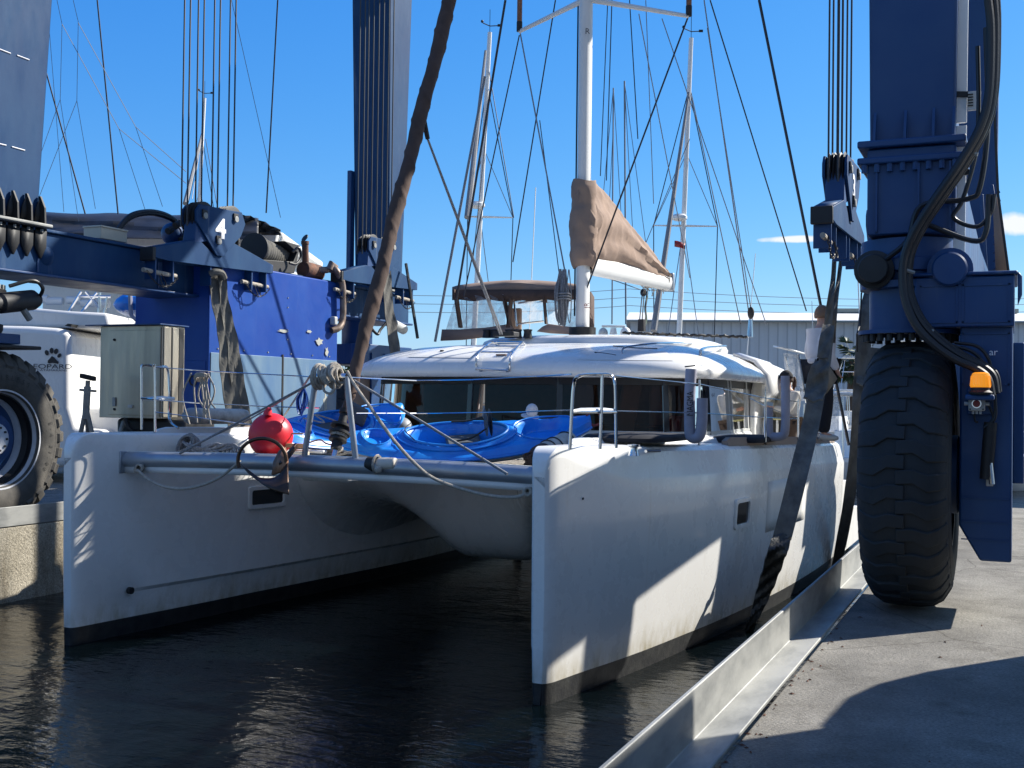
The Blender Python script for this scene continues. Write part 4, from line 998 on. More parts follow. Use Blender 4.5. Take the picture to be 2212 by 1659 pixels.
# white quarter at the aft end of the side windows
for sx in (1, -1):
    mb = MB(); mb.add([(XC+sx*2.39,16.55,1.85),(XC+sx*2.39,17.5,1.85),(XC+sx*2.34,17.5,2.76),(XC+sx*2.34,17.0,2.76),(XC+sx*2.345,16.78,2.5)], [(0,1,2,3,4)])
    obj('quarter_panel', mb, M['gel'], CAT, solid=.08, bev=.02)
mb = MB().add([(XC-2.3,17.45,1.85),(XC+2.3,17.45,1.85),(XC+2.3,17.45,2.7),(XC-2.3,17.45,2.7)], [(0,1,2,3)])
# saloon interior
mi = MB().box(XC-2.2, XC+2.2, 13.7, 17.4, 1.70, 1.80); obj('saloon_floor', mi, M['dwood'], CAT)
obj('aft_bulkhead', MB().box(XC-2.25, XC+1.75, 17.4, 17.46, 1.8, 2.72), M['dwood'], CAT)
for i, (px, tt_) in enumerate(((897, 15.9), (1355, 15.2), (1425, 15.3), (1255, 15.0), (780, 16.2), (1478, 15.6))):
    q = P(px, 880, t=tt_); rows = []
    for a in range(9):
        rows.append([(q.x+(a-4)*.035*R0.x+.03*sin(a*2.2)+(.03*(j-2) if i % 2 else 0), q.y+(a-4)*.035*R0.y+.03*sin(a*2.2), lerp(1.85, 2.68, j/5)) for j in range(6)])
    obj('curtain', MB().grid(rows), M['ltan'], CAT, solid=.01)
obj('galley_units', MB().box(XC-1.2, XC+.6, 15.8, 16.4, 1.8, 2.2), M['dwood'], CAT, bev=.02)
obj('galley_units', MB().box(XC-2.1, XC-1.3, 14.6, 16.0, 1.8, 2.12), M['ltan'], CAT, bev=.02)
obj('saloon_table', MB().box(XC+.5, XC+1.6, 14.7, 15.6, 2.05, 2.09), M['dwood'], CAT, bev=.01)
obj('settee', MB().box(XC+1.65, XC+2.15, 14.6, 16.6, 1.8, 2.22), M['redp'], CAT, bev=.04)
# roof: lofted rounded shell with overhang
def roof_ring(hw, yf, ya, z, n=56, ex=2/4.2):
    pts = []
    for i in range(n+1):
        a = pi*i/n; cx_ = -cos(a); sy = sin(a)
        pts.append((XC+hw*(1 if cx_ > 0 else -1)*abs(cx_)**ex, 15.1-(15.1-yf)*abs(sy)**ex, z))
    return [(XC-hw, ya, z)]+pts+[(XC+hw, ya, z)]
RR = [(2.28,13.55,18.9,2.70),(2.50,13.12,19.0,2.685),(2.56,13.02,19.05,2.70),(2.575,12.99,19.05,2.74),(2.56,13.0,19.05,2.80),(2.50,13.05,19.0,2.87),(2.38,13.22,18.95,2.955),(2.18,13.6,18.8,3.05),(1.95,14.1,18.7,3.12),(1.6,14.6,18.6,3.165),(1.0,14.9,18.5,3.19),(.3,15.0,18.4,3.20)]
rows = [roof_ring(*r) for r in RR]
mb = MB().grid(rows); 
for ra, rb in zip(rows, rows[1:]): pass
mb.grid([[r[0] for r in rows], [r[-1] for r in rows]])
RMB = MB(); RMB.v = list(mb.v); RMB.f = list(mb.f)
mb.cap([p for p in rows[0]]); 
obj('coachroof', mb, M['gel'], CAT, ang=50)
obj('header_liner', MB().box(XC-2.2, XC+2.2, 13.8, 18.6, 2.66, 2.69), M['geld'], CAT)
# raised mast plinth (long low pod on the roof)
rows = []
for (hw, z, g) in ((1.75,3.10,0),(1.78,3.20,.0),(1.74,3.27,.03),(1.62,3.315,.1),(1.2,3.34,.25)):
    rows.append([(XC+.05+hw*(1 if cos(a) > 0 else -1)*abs(cos(a))**.6, 16.9+(1.75-g)*(1 if sin(a) > 0 else -1)*abs(sin(a))**.7, z) for a in [2*pi*i/56 for i in range(56)]])
mb = MB().grid(rows, True); mb.cap(rows[-1]); PLI = mb; obj('mast_plinth', mb, M['gel'], CAT, ang=50)
# right side of the roof: aft wrap-around hard top wing
rows = []
for y, dz, dx in ((16.6,0,0),(17.0,.02,.02),(17.5,.0,.04),(17.95,-.06,.04),(18.3,-.2,.02)):
    rows.append([(XC+2.1, y, 3.10+dz), (XC+2.40+dx, y, 3.0+dz), (XC+2.57+dx, y, 2.80+dz*.8), (XC+2.60+dx, y, 2.55+dz), (XC+2.5+dx, y, 2.42+dz*.5+(y-17)*-.02)])
WING = MB().grid(rows); ROOF = bvh(PLI, WING, RMB)
obj('roof_wing', MB().grid(rows), M['gel'], CAT, solid=.04, ang=60)
# cockpit clear awning
for a, b in (((1697,770),(1712,830)),((1725,765),(1742,870))):
    obj('awning_post', MB().tube([P(*a, t=19.5), P(*b, t=19.5)], .02, 6), M['steel'], CAT)
f4 = [P(1692,762,t=19.2), P(1730,768,t=19.6), P(1741,865,t=19.6), P(1702,870,t=19.2)]
obj('clear_awning_panel', MB().add(f4, [(0,1,2,3)]), M['vinyl'], CAT)
obj('awning_roof', MB().add([P(1690,752,t=19),P(1738,764,t=19.6),P(1712,757,t=22),P(1670,748,t=22)], [(0,1,2,3)]), M['whitep'], CAT, solid=.03)
# ladder / boarding step resting on roof front
def roofpt(px, py, z0=2.9):
    return P(px, py, z=z0)
lz = lambda y: interp([(13.0,2.80),(13.05,2.87),(13.22,2.955),(13.6,3.05),(14.1,3.12),(14.6,3.165)], y)+.05
def on_roof(px, py, lift=.05):
    z = 3.0
    for _ in range(8):
        q = P(px, py, z=z) if abs(ray(px, py).z) > 1e-4 else P(px, py, y=13.5)
        z = lz(min(max(q.y, 13.0), 14.6))-.05+lift
    return q
def rr(pts, lift, r=.013, m='steel', nm='roof_handrail', n=5):
    q = [hit(ROOF, x, y, l_) for (x, y), l_ in zip(pts, lift)]
    q = [p for p in q if p is not None]
    if len(q) > 1: obj(nm, MB().tube(spl(q, n), r, 8), M[m], CAT)
    return q
for pts in (((1029,799),(1034,778),(1060,752),(1077,746)), ((1101,803),(1106,781),(1128,752),(1135,745))):
    rr(pts, (.0,.07,.07,.0), .014, nm='roof_grab_rail')
for (a, b) in (((1031,798),(1101,802)), ((1042,770),(1112,770)), ((1051,758),(1123,758)), ((1068,748),(1131,749))):
    rr((a, b), (.06,.06), .012, nm='rail_rung')
for x_, y_ in ((1041,800),(1098,801)):
    q = hit(ROOF, x_, y_, .03)
    if q is not None: obj('rail_foot', MB().ball(q, .025, n=10, m=6), M['alu'], CAT)
rr(((1345,765),(1352,759),(1420,750),(1495,741)), (0,.05,.05,.0))
rr(((1512,768),(1516,762),(1560,752),(1600,745)), (0,.06,.06,.0), .018)
rr(((860,755),(866,752),(930,744),(985,740)), (0,.04,.04,0), .012, 'black')
rr(((1285,762),(1305,764),(1330,768)), (.004,.004,.004), .008, 'black', 'roof_groove'); rr(((1325,748),(1370,752),(1420,754)), (.004,.004,.004), .007, 'black', 'roof_groove')
# moulded non-skid panels with seams on the roof slope
def roof_panel(quad, nu=14, nv=8):
    rows = []
    for i in range(nu+1):
        r = []
        for j in range(nv+1):
            u, v = i/nu, j/nv
            x = lerp(lerp(quad[0][0],quad[1][0],u), lerp(quad[3][0],quad[2][0],u), v); y = lerp(lerp(quad[0][1],quad[1][1],u), lerp(quad[3][1],quad[2][1],u), v)
            q = hit(ROOF, x, y, .006)
            if q is None: return
            r.append(q)
        rows.append(r)
    obj('nonskid_panel', MB().grid(rows), M['geld'], CAT, ang=60)
roof_panel(((880,772),(1015,774),(1050,752),(985,748)))
roof_panel(((1245,778),(1455,780),(1440,760),(1310,756)))
q = hit(ROOF, 1083, 768, .01)
if q is not None: obj('roof_hatch_handle', MB().obox(q, (.07,0,0), (0,.012,0), (0,0,.008)), M['wood'], CAT)
q = hit(ROOF, 955, 760, .01)
if q is not None: obj('roof_hatch_handle', MB().obox(q, (.02,0,0), (0,.02,0), (0,0,.015)), M['black'], CAT)
# braided line along the roof's edge
pts = [P(x, y, y=yy)+Vector((0, .02*sin(i), .008*sin(i*1.7))) for i, (x, y, yy) in enumerate([(lerp(1345,1615,k/60), lerp(719,728,k/60), lerp(17.4,18.2,k/60)) for k in range(61)])]
obj('roof_edge_line', MB().tube(pts, [.018+.008*(i % 2) for i in range(61)], 6), M['black'], CAT)
# ---- mast, boom, sail cover
def oval(pts, rx, ry, n=20): pass
mf, mt = P(1258, 712, x=XC), P(1263, -60, x=XC+.0)
mt = Vector((XC, mf.y+(mt.z-mf.z)*.0, mt.z)); 
# keep the measured lean of the mast in the photo
mt = P(1268, -150, x=XC)
rows = []
for k in range(14):
    p = mf.lerp(mt, k/13); rows.append([p+Vector((.095*cos(a)*(1+.0*k), .14*sin(a), 0)) for a in [2*pi*i/20 for i in range(20)]])
obj('mast', MB().grid(rows, True), M['mast'], CAT, ang=60)
obj('mast_foot', MB().cyl(mf-Vector((0,0,.12)), mf+Vector((0,0,.03)), .2, 16), M['black'], CAT)
mb = MB().tube([mf+Vector((-.115,-.03,.2)), mt+Vector((-.115,-.03,0))], .012, 6); obj('mast_conduit', mb, M['black'], CAT)
obj('sail_number_marks', text_mb('R', P(1269, 68, y=mf.y-.16), R0, Z, .12, .0), M['text'], CAT)
obj('sail_number_marks', text_mb('JR', P(1268, 660, y=mf.y-.16), Z, -R0, .10, .0), M['redp'], CAT)
# spreaders
sl_, sr_ = P(1122, 68, x=XC-1.05), P(1488, 35, x=XC+1.15)
sc = mf.lerp(mt, (sl_.z+.35-mf.z)/(mt.z-mf.z))
sl_, sr_ = P(1122, 68, y=sc.y+.25), P(1488, 35, y=sc.y+.25)
for q, dz in ((sl_, 0), (sr_, 0)):
    c_ = P(1262, 0, x=XC) if q is sl_ else P(1266, -2, x=XC)
    obj('spreader', MB().tube([c_, q], [.045, .03], 8), M['mast'], CAT)
    e = q+Vector((0,0,.05)); obj('shroud_cover', MB().cyl(e+Vector((0,0,.02)), e+Vector((.0,0,.7)), .04, 10), M['wood'], CAT)
    obj('spreader_boot', MB().cyl(e-Vector((0,0,.05)), e+Vector((0,0,.1)), .045, 10), M['black'], CAT)
# boom
b0, b1 = P(1272, 572, x=XC+.02), P(1443, 610, x=XC+.3)
rows = []
for k in range(9):
    p = b0.lerp(b1, k/8); rows.append([p+Vector((.10*cos(a), 0, .15*sin(a))) for a in [2*pi*i/18 for i in range(18)]])
mb = MB().grid(rows, True); mb.cap(rows[-1]); mb.cap(rows[0]); obj('boom', mb, M['mast'], CAT, ang=50)
obj('boom_end_cap', MB().obox(b1, (.11,0,0), (0,.05,0), (0,0,.16)), M['alu'], CAT, bev=.02)
obj('gooseneck', MB().obox(b0+Vector((0,-.06,0)), (.05,0,0), (0,.12,0), (0,0,.12)), M['black'], CAT, bev=.01)
# stack-pack sail cover: from above the boom, tall at the mast, low at the boom end
top0 = [(1230,398),(1240,390),(1268,380),(1282,394),(1300,412),(1330,450),(1365,490),(1395,525),(1420,560),(1436,582)]
rows = []
n = 34
def cov(px, pyt, pyb, k, wdt, i):
    """one cross-section of the cover at fraction k along the boom"""
    yy = lerp(mf.y-.16, b1.y, k); a = P(px, pyt, y=yy); b = P(px, pyb, y=yy); out_ = []
    H = a.z-b.z; cx_ = lerp(XC, b1.x, k)
    ce = Vector((cx_, yy, 0))
    for j in range(n):
        u = j/n; an = 2*pi*u; sx = sin(an); cz = cos(an)
        ww = wdt*(1.0-.55*max(0, cz)**1.2)*(1 if cz > -.8 else .9)
        fold = .034*sin(7*cz+.9*sin(i*.11)+.5*sx)+.016*sin(16*cz+i*.13+1.1*sin(i*.31))+.008*sin(i*.8+4*cz)*sin(i*.23)
        out_.append(Vector((cx_+sx*ww*(1+fold*3)+fold*.4, yy+.02*sin(5*cz+i), (a.z+b.z)/2+cz*H/2)))
    return out_
secs = [(0.0,1250,402,560,.10),(.012,1250,394,574,.17),(.04,1256,390,577,.19),(.07,1262,388,570,.20),(.11,1276,390,562,.19),(.17,1284,402,566,.175),(.26,1303,422,568,.165),(.38,1325,450,572,.15),(.5,1350,480,580,.14),(.62,1372,508,588,.13),(.74,1396,533,596,.12),(.86,1417,562,602,.11),(.95,1432,582,607,.10),(1.0,1440,592,605,.06)]
full = []
for i in range(90):
    k = (i/89)**1.15; tab = lambda c: interp([(s_[0], s_[c]) for s_ in secs], k)
    full.append(cov(tab(1), tab(2), tab(3), k, tab(4), i))
mb = MB().grid(full, True); mb.cap(full[0]); mb.cap(full[-1]); obj('sail_cover', mb, M['canvas'], CAT, ang=70)
# front wrap bundle hanging on the mast, with folds
rows = []
for i in range(30):
    k = i/29; py = lerp(386, 576, k); c_ = P(1252, py, x=XC); c_.y = mf.lerp(mt, (c_.z-mf.z)/(mt.z-mf.z)).y
    w = interp([(0,.165),(.1,.185),(.25,.18),(.4,.205),(.6,.205),(.75,.195),(.9,.195),(1,.14)], k)
    rows.append([c_+Vector((w*cos(a)*(1+.045*sin(2*a+i*.5)+.03*sin(5*a+i*1.9)), w*1.05*sin(a)*(1+.12*sin(3*a-i*.5)), .02*sin(a*2+i))) for a in [2*pi*j/30 for j in range(30)]])
obj('sail_cover_front', MB().grid(rows, True), M['canvas'], CAT, ang=80)
for px in (1395, 1400, 1406, 1432):
    yy = lerp(b0.y, b1.y, (px-1272)/171); q = P(px, 600, y=yy); 
    obj('reefing_line', MB().tube([q+Vector((.125*cos(a), 0, -.0+.17*sin(a))) for a in [2*pi*i/16 for i in range(16)]], .009, 5, closed=True), M['rope'], CAT)
tassel = MB()
for i in range(14):
    q = P(1388+i*3.2, 622, y=b1.y-.6+.02*i); tassel.tube(spl([q+Vector((0,0,.12)), q+Vector((.03*sin(i),0,.02)), q+Vector((.05*cos(i*2),0,-.06-.04*(i % 3)))], 3), .007, 4)
obj('loose_lines', tassel, M['rope'], CAT)
q = P(1390, 632, y=b1.y-.5); obj('mainsheet_block', MB().ball(q, .06, .03, .07, 10, 6), M['black'], CAT)
q2 = P(1393, 714, y=b1.y-2.2)
for dx in (-4, 0, 5): obj('mainsheet', MB().tube([P(1392+dx, 630, y=b1.y-.5), P(1386+dx*1.5, 708, y=17.6)], .01, 5), M['black'], CAT)
obj('mainsheet_tackle', MB().tube([P(1386, 690, y=17.6), P(1386, 716, y=17.6)], [.06,.07], 8), M['black'], CAT)
obj('mainsheet_tail', MB().tube(spl([P(1398, 640, y=19.4), P(1394, 665, y=19), P(1396, 690, y=18.4), P(1390, 712, y=17.8)], 6), .018, 6), mat('green_black_rope', (0.02,0.05,0.03), .9), CAT)
# coiled halyards hanging by the mast
mb = MB()
for i in range(26):
    x = 1218+random.uniform(-10, 12); w = random.uniform(3, 8); y0 = 585+random.uniform(-4, 10); y1 = 700+random.uniform(-12, 6)
    pts = [P(x, y0, y=mf.y-.2), P(x-w+random.uniform(-4,4), (y0+y1)/2+random.uniform(-14,14), y=mf.y-.28+random.uniform(-.05,.05)), P(x+random.uniform(-6,4), y1, y=mf.y-.24), P(x+w+random.uniform(-4,4), (y0+y1)/2+random.uniform(-14,14), y=mf.y-.25+random.uniform(-.05,.05)), P(x+1, y0, y=mf.y-.2)]
    mb.tube(spl(pts, 6), .008, 5)
for i in range(3): mb.tube([P(1218+15*cos(a), 636+i*6+3*sin(a), y=mf.y-.25+.1*sin(a)) for a in [2*pi*k/14 for k in range(14)]], .01, 5, closed=True)
obj('halyard_coil', mb, M['ropegrey'], CAT)
# standing rigging of this boat: (px,py,plane y) pairs
def wire(name, a, b, r=.011, m='wire', parent=None):
    return obj(name, MB().tube([P(a[0], a[1], y=a[2]), P(b[0], b[1], y=b[2])], r, 5), M[m], parent or CAT)
for a, b, r, m in (((1640,0,17.2),(1834,962,17.3),.022,'wire'), ((1534,0,17.0),(1742,672,18.6),.011,'wire'), ((1521,0,17.0),(1621,700,18.4),.010,'wiregrey'), ((1528,60,17.0),(1627,700,18.4),.008,'wiregrey'),
                   ((1486,38,16.6),(1264,632,15.9),.014,'wire'), ((1124,72,16.6),(1223,600,15.8),.012,'wiregrey'), ((1122,76,16.6),(1002,640,17),.011,'wire'), ((1200,0,16),(1108,566,17),.011,'wire'),
                   ((1092,0,16.0),(985,655,17.2),.02,'wire'), ((1048,165,17.0),(940,738,17.4),.024,'wiregrey'), ((1380,30,16.6),(1490,600,20),.008,'wiregrey'),
                   ((1166,260,17.0),(1209,600,17),.008,'wire'), ((1360,0,17.0),(1378,300,17),.009,'wire'), ((1313,0,17.0),(1297,380,17),.008,'wire'), ((1322,0,17.0),(1310,390,17),.009,'wire'), ((1395,0,17),(1412,440,18),.007,'wiregrey'), ((1430,40,17),(1655,700,18.2),.008,'wiregrey')):
    wire('stay', a, b, r, m)
wire('boom_lift', (1276,588,16.1), (1390,628,19.5), .008)
q = P(1623, 700, y=18.3)
TB = obj('mainsheet_block', MB().ball(P(1622, 676, y=18.3), .055, .03, .10, 10, 8), M['black'], CAT)
obj('shroud_turnbuckle', MB().tube([P(1621, 690, y=18.3), P(1620, 728, y=18.3)], [.03,.05], 8), M['steel'], CAT)
# lines from the furled sail clew to the deck / roof
for dx in (0, 5):
    obj('sheet', MB().tube([P(923, 298, x=XC+.05), P(1080+dx, 722, y=14.4)], .013, 6), M['ropegrey'], CAT)
obj('clew_shackle', MB().tube([P(916, 262, x=XC+.05), P(924, 300, x=XC+.05)], [.03,.025], 8), M['black'], CAT)
q = P(1093, 722, y=14.5)
obj('deck_organiser', MB().obox(q, (.16,0,0), (0,.1,0), (0,0,.03)), M['black'], CAT, bev=.01)
for px in (1052, 1068, 1100, 1118, 1140):
    obj('winch', MB().lathe([(0,0),(.07,0),(.06,.04),(.055,.09),(.07,.12),(0,.13)], P(px, 718-.02*px*0, y=15.2)-Vector((0,0,.08)), Z, 12), M['black'], CAT)
# ---- helm bimini
BMy0, BMy1 = 18.1, 19.5
def bp_(px, py, y): return P(px, py, y=y)
rows = []
for i in range(9):
    k = i/8; x = lerp(977, 1272, k); arch = 14*sin(pi*k)
    rows.append([bp_(x, 628-arch*.0+lerp(0,4,k), BMy0), bp_(x, 621-arch*.55+2*sin(i*1.4), BMy0+.05), bp_(lerp(990,1262,k), 617-arch*.8, BMy0+.7), bp_(lerp(1000,1255,k), 616-arch*.6, BMy1), bp_(lerp(1000,1255,k), 628, BMy1+.02)])
obj('helm_bimini_canvas', MB().grid(rows), M['canvas'], CAT, solid=.02, ang=60)
def strip(name, pts, y, th, mt, w=.07):
    obj(name, MB().bar(bp_(*pts[0], y), bp_(*pts[1], y), w, th), M[mt], CAT)
for pts in (((983,626),(995,708)), ((1088,640),(1104,712)), ((1175,640),(1180,700)), ((1270,640),(1279,712)), ((1104,645),(1098,708))):
    strip('bimini_post_cover', pts, BMy0-.02, .03, 'canvasroll', .13 if pts[0][0] != 1175 else .08)
obj('rear_curtain', MB().grid([[bp_(x, 626, BMy0+.9) for x in (1090,1120,1150,1182)], [bp_(x, 650+5*cos(x*.08), BMy0+.9) for x in (1090,1120,1150,1182)]]), M['canvasroll'], CAT, solid=.015)
obj('side_curtain', MB().grid([[bp_(1262, y, BMy0-.02) for y in (630,660,690,714)], [bp_(1276, y, BMy0+.1) for y in (630,660,690,714)], [bp_(1283, y+2, BMy0+.4) for y in (640,665,692,714)]]), M['canvasroll'], CAT, solid=.015)
obj('bimini_valance', MB().grid([[bp_(x, 626, BMy0-.01) for x in range(977, 1275, 12)], [bp_(x, 649+2*sin(x*.1), BMy0-.03) for x in range(977, 1275, 12)]]), M['canvasroll'], CAT, solid=.015)
def panel(name, pts, y, mt, bulge=.05):
    q = [bp_(x, yy, y) for x, yy in pts]; rows = []
    for i in range(7):
        rows.append([q[0].lerp(q[1], j/6).lerp(q[3].lerp(q[2], j/6), i/6)+Vector((0, -bulge*sin(pi*i/6)*sin(pi*j/6)+.012*sin(i*2+j*3), 0)) for j in range(7)])
    obj(name, MB().grid(rows), M[mt], CAT, ang=80)
panel('clear_vinyl_panel', ((993,636),(1088,636),(1092,700),(1000,716)), BMy0-.02, 'vinyl')
panel('clear_vinyl_panel', ((962,716),(985,640),(992,640),(1000,716)), BMy0+.3, 'vinyl', .0)
panel('clear_vinyl_panel', ((1180,640),(1262,640),(1262,708),(1186,706)), BMy0-.02, 'vinyl')
panel('clear_vinyl_panel', ((1108,648),(1172,640),(1172,694),(1112,702)), BMy0+1.2, 'vinyl', 0)
obj('lower_dodger_canvas', MB().grid([[bp_(x, y, BMy0-.05) for x, y in ((955,712),(995,712),(1050,708),(1100,700),(1112,712))], [bp_(x, y, BMy0-.12) for x, y in ((952,736),(1000,734),(1050,728),(1100,722),(1115,722))]]), M['canvas'], CAT, solid=.02)
obj('lower_dodger_canvas', MB().grid([[bp_(x, y, BMy0-.03) for x, y in ((1172,706),(1185,700),(1230,706),(1285,712))], [bp_(x, y, BMy0-.06) for x, y in ((1160,716),(1190,720),(1230,722),(1285,722))]]), mat('pink_tan_canvas', (0.42,0.28,0.21), .9), CAT, solid=.02)
for pts in (((1110,645),(1116,705)), ((1118,700),(1175,694)), ((1120,655),(1175,646))): obj('bimini_frame', MB().tube([bp_(*pts[0], BMy0+.6), bp_(*pts[1], BMy0+.6)], .018, 6), M['steel'], CAT)
obj('helm_seat_back', MB().obox(bp_(1113, 690, BMy0+.8), (.12,0,0), (0,.05,0), (0,0,.2)), M['canvas'], CAT, bev=.03)
# ---- pulpit seats with rails
def pipe(name, pts, r=.0125, m='steel', n=6, parent=None): return obj(name, MB().tube(spl(pts, n), r, 10), M[m], parent or CAT)
x = -3.35
y_ = 9.15
pk = [P(1231, 970, z=2.05), P(1236, 880, y=9.28), P(1241, 825, y=9.3), P(1252, 811, y=9.32), P(1290, 809, y=9.4), P(1320, 810, y=9.5), P(1328, 826, y=9.52), P(1331, 968, z=2.04)]
yl = P(1231, 970, z=2.05).y; yr = P(1331, 968, z=2.04).y; ym = P(1297, 970, z=2.04).y
pk = [P(1231,970,y=yl), P(1235,890,y=yl), P(1240,828,y=yl), P(1252,812,y=yl), P(1290,809,y=lerp(yl,yr,.6)), P(1318,811,y=yr), P(1328,828,y=yr), P(1330,890,y=yr), P(1331,968,y=yr)]
pipe('pulpit_rail', pk); pipe('pulpit_rail', [P(1301,809,y=ym), P(1299,890,y=ym), P(1296,970,y=ym)])
pipe('pulpit_rail', [P(1234,890,y=yl), P(1330,890,y=yr)])
mb = MB(); q = [P(1238,884,y=yl), P(1329,883,y=yr), P(1300,880,y=yr+.35), P(1252,881,y=yl+.35)]
obj('pulpit_seat', MB().add(q+[v-Vector((0,0,.03)) for v in q], [(0,1,2,3),(7,6,5,4),(0,4,5,1),(1,5,6,2),(2,6,7,3),(3,7,4,0)]), M['whitep'], CAT, bev=.008)
zl = 2.05
ya = P(335, 932, z=zl).y; yb_ = P(375, 930, z=zl).y
pipe('pulpit_rail', [P(306,928,y=ya+.1), P(306,850,y=ya+.1), P(306,795,y=ya+.1), P(310,790,y=ya+.1), P(330,791,y=ya), P(334,800,y=ya), P(335,933,y=ya)])
pipe('pulpit_rail', [P(334,795,y=ya), P(350,792,y=ya+.3), P(362,798,y=ya+.4), P(366,850,y=ya+.4), P(366,905,y=ya+.4), P(385,925,y=ya+.2)])
pipe('pulpit_rail', [P(306,860,y=ya+.1), P(335,862,y=ya), P(366,862,y=ya+.4)])
q = [P(306,858,y=ya+.1), P(336,860,y=ya), P(378,858,y=ya+.4), P(350,855,y=ya+.6)]
obj('pulpit_seat', MB().add(q+[v-Vector((0,0,.03)) for v in q], [(0,1,2,3),(7,6,5,4),(0,4,5,1),(1,5,6,2),(2,6,7,3),(3,7,4,0)]), M['whitep'], CAT, bev=.008)
# stanchions and lifelines
def stan(px, py0, py1, y=None, r=.0125):
    b = P(px, py1, z=1.97) if y is None else P(px, py1, y=y)
    obj('stanchion', MB().tube([b, P(px+1, py0, y=b.y)], [r, r*.8], 8), M['steel'], CAT); return b.y
s1 = P(1511, 962, x=-2.75).y
stan(1510, 820, 962, s1); s2 = P(1650, 955, x=-2.55).y; stan(1653, 845, 955, s2); s3 = P(1724, 950, x=-2.5).y
stan(1724, 862, 950, s3); stan(1736, 872, 950, s3+.1)
def line(pts, r=.006, m='steel'): obj('lifeline', MB().tube([P(x, y, y=yy) for x, y, yy in pts], r, 5), M[m], CAT)
line([(1330,812,yr),(1511,830,s1),(1653,860,s2),(1724,868,s3)]); line([(1331,888,yr),(1511,892,s1),(1653,902,s2),(1724,905,s3)])
line([(748,815,9.0),(900,822,10.3),(1020,820,10.2),(1180,812,9.8),(1235,808,yl)]); line([(770,893,9.6),(900,893,10.3),(1120,890,9.9),(1234,886,yl)])
line([(336,793,ya),(450,802,ya+.4),(640,812,9.4),(683,815,9.0)]); line([(336,864,ya),(450,872,ya+.4),(600,879,9.6),(690,881,9.2)])
line([(336,890,ya),(600,925,9.3)], .005); line([(683,822,9.0),(540,905,9.4),(388,975,9.3)], .008, 'ropegrey')
line([(1620,860,13.8),(1655,878,s2),(1724,905,s3)], .005)
# rope tangle on left lifeline
mb = MB()
for i in range(9):
    x0 = random.uniform(412, 455); x1 = x0+random.uniform(-18, 26); pts = [P(x0, 806, y=ya+.3), P((x0+x1)/2+random.uniform(-20, 20), random.uniform(835, 870), y=ya+.3), P(x1, random.uniform(880, 918), y=ya+.3)]
    mb.tube(spl(pts, 6), .009, 5)
for i in range(4): mb.tube([P(434+14*cos(a), 812+6*sin(a)+i*2, y=ya+.3+.05*sin(a)) for a in [2*pi*k/12 for k in range(12)]], .009, 5, closed=True)
obj('lashed_line', mb, M['rope'], CAT)
# hatches on the near deck, cleat
for (px, py, L_, W_) in ((1375, 951, .62, .40), (1610, 953, .6, .30)):
    c_ = P(px, py, z=2.05 if px < 1500 else 1.99); c_.x = min(c_.x, -3.0)
    c_ = P(px, py, z=2.03 if px < 1500 else 1.96)
    rows = [[c_+Vector((W_*k_*(1 if cos(a) > 0 else -1)*abs(cos(a))**.4, L_*k_*(1 if sin(a) > 0 else -1)*abs(sin(a))**.4, h_)) for a in [2*pi*i/32 for i in range(32)]] for k_, h_ in ((1,0),(1,.035),(.93,.06),(.4,.075))]
    mb = MB().grid(rows, True); mb.cap(rows[-1]); obj('hatch_cover', mb, M['blackc'], CAT, ang=60)
q = P(1369, 969, x=-3.0)
obj('windlass_cap', MB().lathe([(.05,-.06),(.035,-.02),(.035,.01),(.055,.02),(.055,.035),(0,.04)], q, Z, 16), M['steel'], CAT)
obj('mooring_cleat', MB().tube([P(1395,975,x=-2.98), P(1425,974,x=-2.95)], .014, 8), M['steel'], CAT)
# deck locker panel lines on the left foredeck
# ================================================================== THE BOAT HOIST
HT = thing('boat_hoist', 'tall blue travelling boat hoist on huge tyres straddling the slip', 'boat hoist', (-5.9, 13.7, DZ))
def hpart(name, mb, m='navy', **k):
    k.setdefault('bev', .012); return obj(name, mb, M[m], k.pop('parent', HT), **k)
def yz(pts, x):
    o_ = []
    for px, py in pts:
        q = P(px, py, x=x); o_.append((q.y, q.z))
    return o_
# --- side beams
LB = -10.7
hpart('side_beam', MB().box(LB-.62, LB, 8.6, 19.4, 3.84, 4.34), 'navyworn')
hpart('beam_flange', MB().box(LB-.70, LB+.04, 8.6, 19.4, 4.343, 4.385), 'navyworn'); hpart('beam_flange', MB().box(LB-.72, LB+.10, 8.6, 19.4, 3.80, 3.837), 'navy')
RBx0, RBx1 = -1.05, -.42
hpart('side_beam', MB().box(RBx0, RBx1, 9.05, 18.6, 3.68, 4.33), 'navy')
# weld seams / plate joints on the left beam
for y in (9.6, 10.25, 12.35, 12.5):
    hpart('beam_stiffener', MB().box(LB+.001, LB+.012, y, y+.025, 3.86, 4.32), 'navy', bev=0)
# --- columns
def column(x0, x1, y0, y1, z0, z1, grow, m):
    mb = MB().frus((x0, x1, y0, y1), (x0-grow*.35, x1+grow*.35, y0-grow, y1+grow), z0, z1); return hpart('column', mb, m, bev=.02)
column(-11.45, -10.72, 9.66, 10.27, 4.385, 11.2, .32, 'navyworn')
column(-11.50, -10.78, 18.75, 19.25, 4.385, 11.2, .20, 'navyworn')
column(-1.04, -.43, 9.12, 9.62, 4.34, 11.2, .20, 'navy')
column(-.98, -.29, 18.0, 18.5, 4.34, 11.2, .14, 'navy')
# cable guide post alongside the far left column
hpart('cable_guide', MB().box(-11.62, -11.53, 18.6, 18.75, 4.385, 6.7), 'navy')
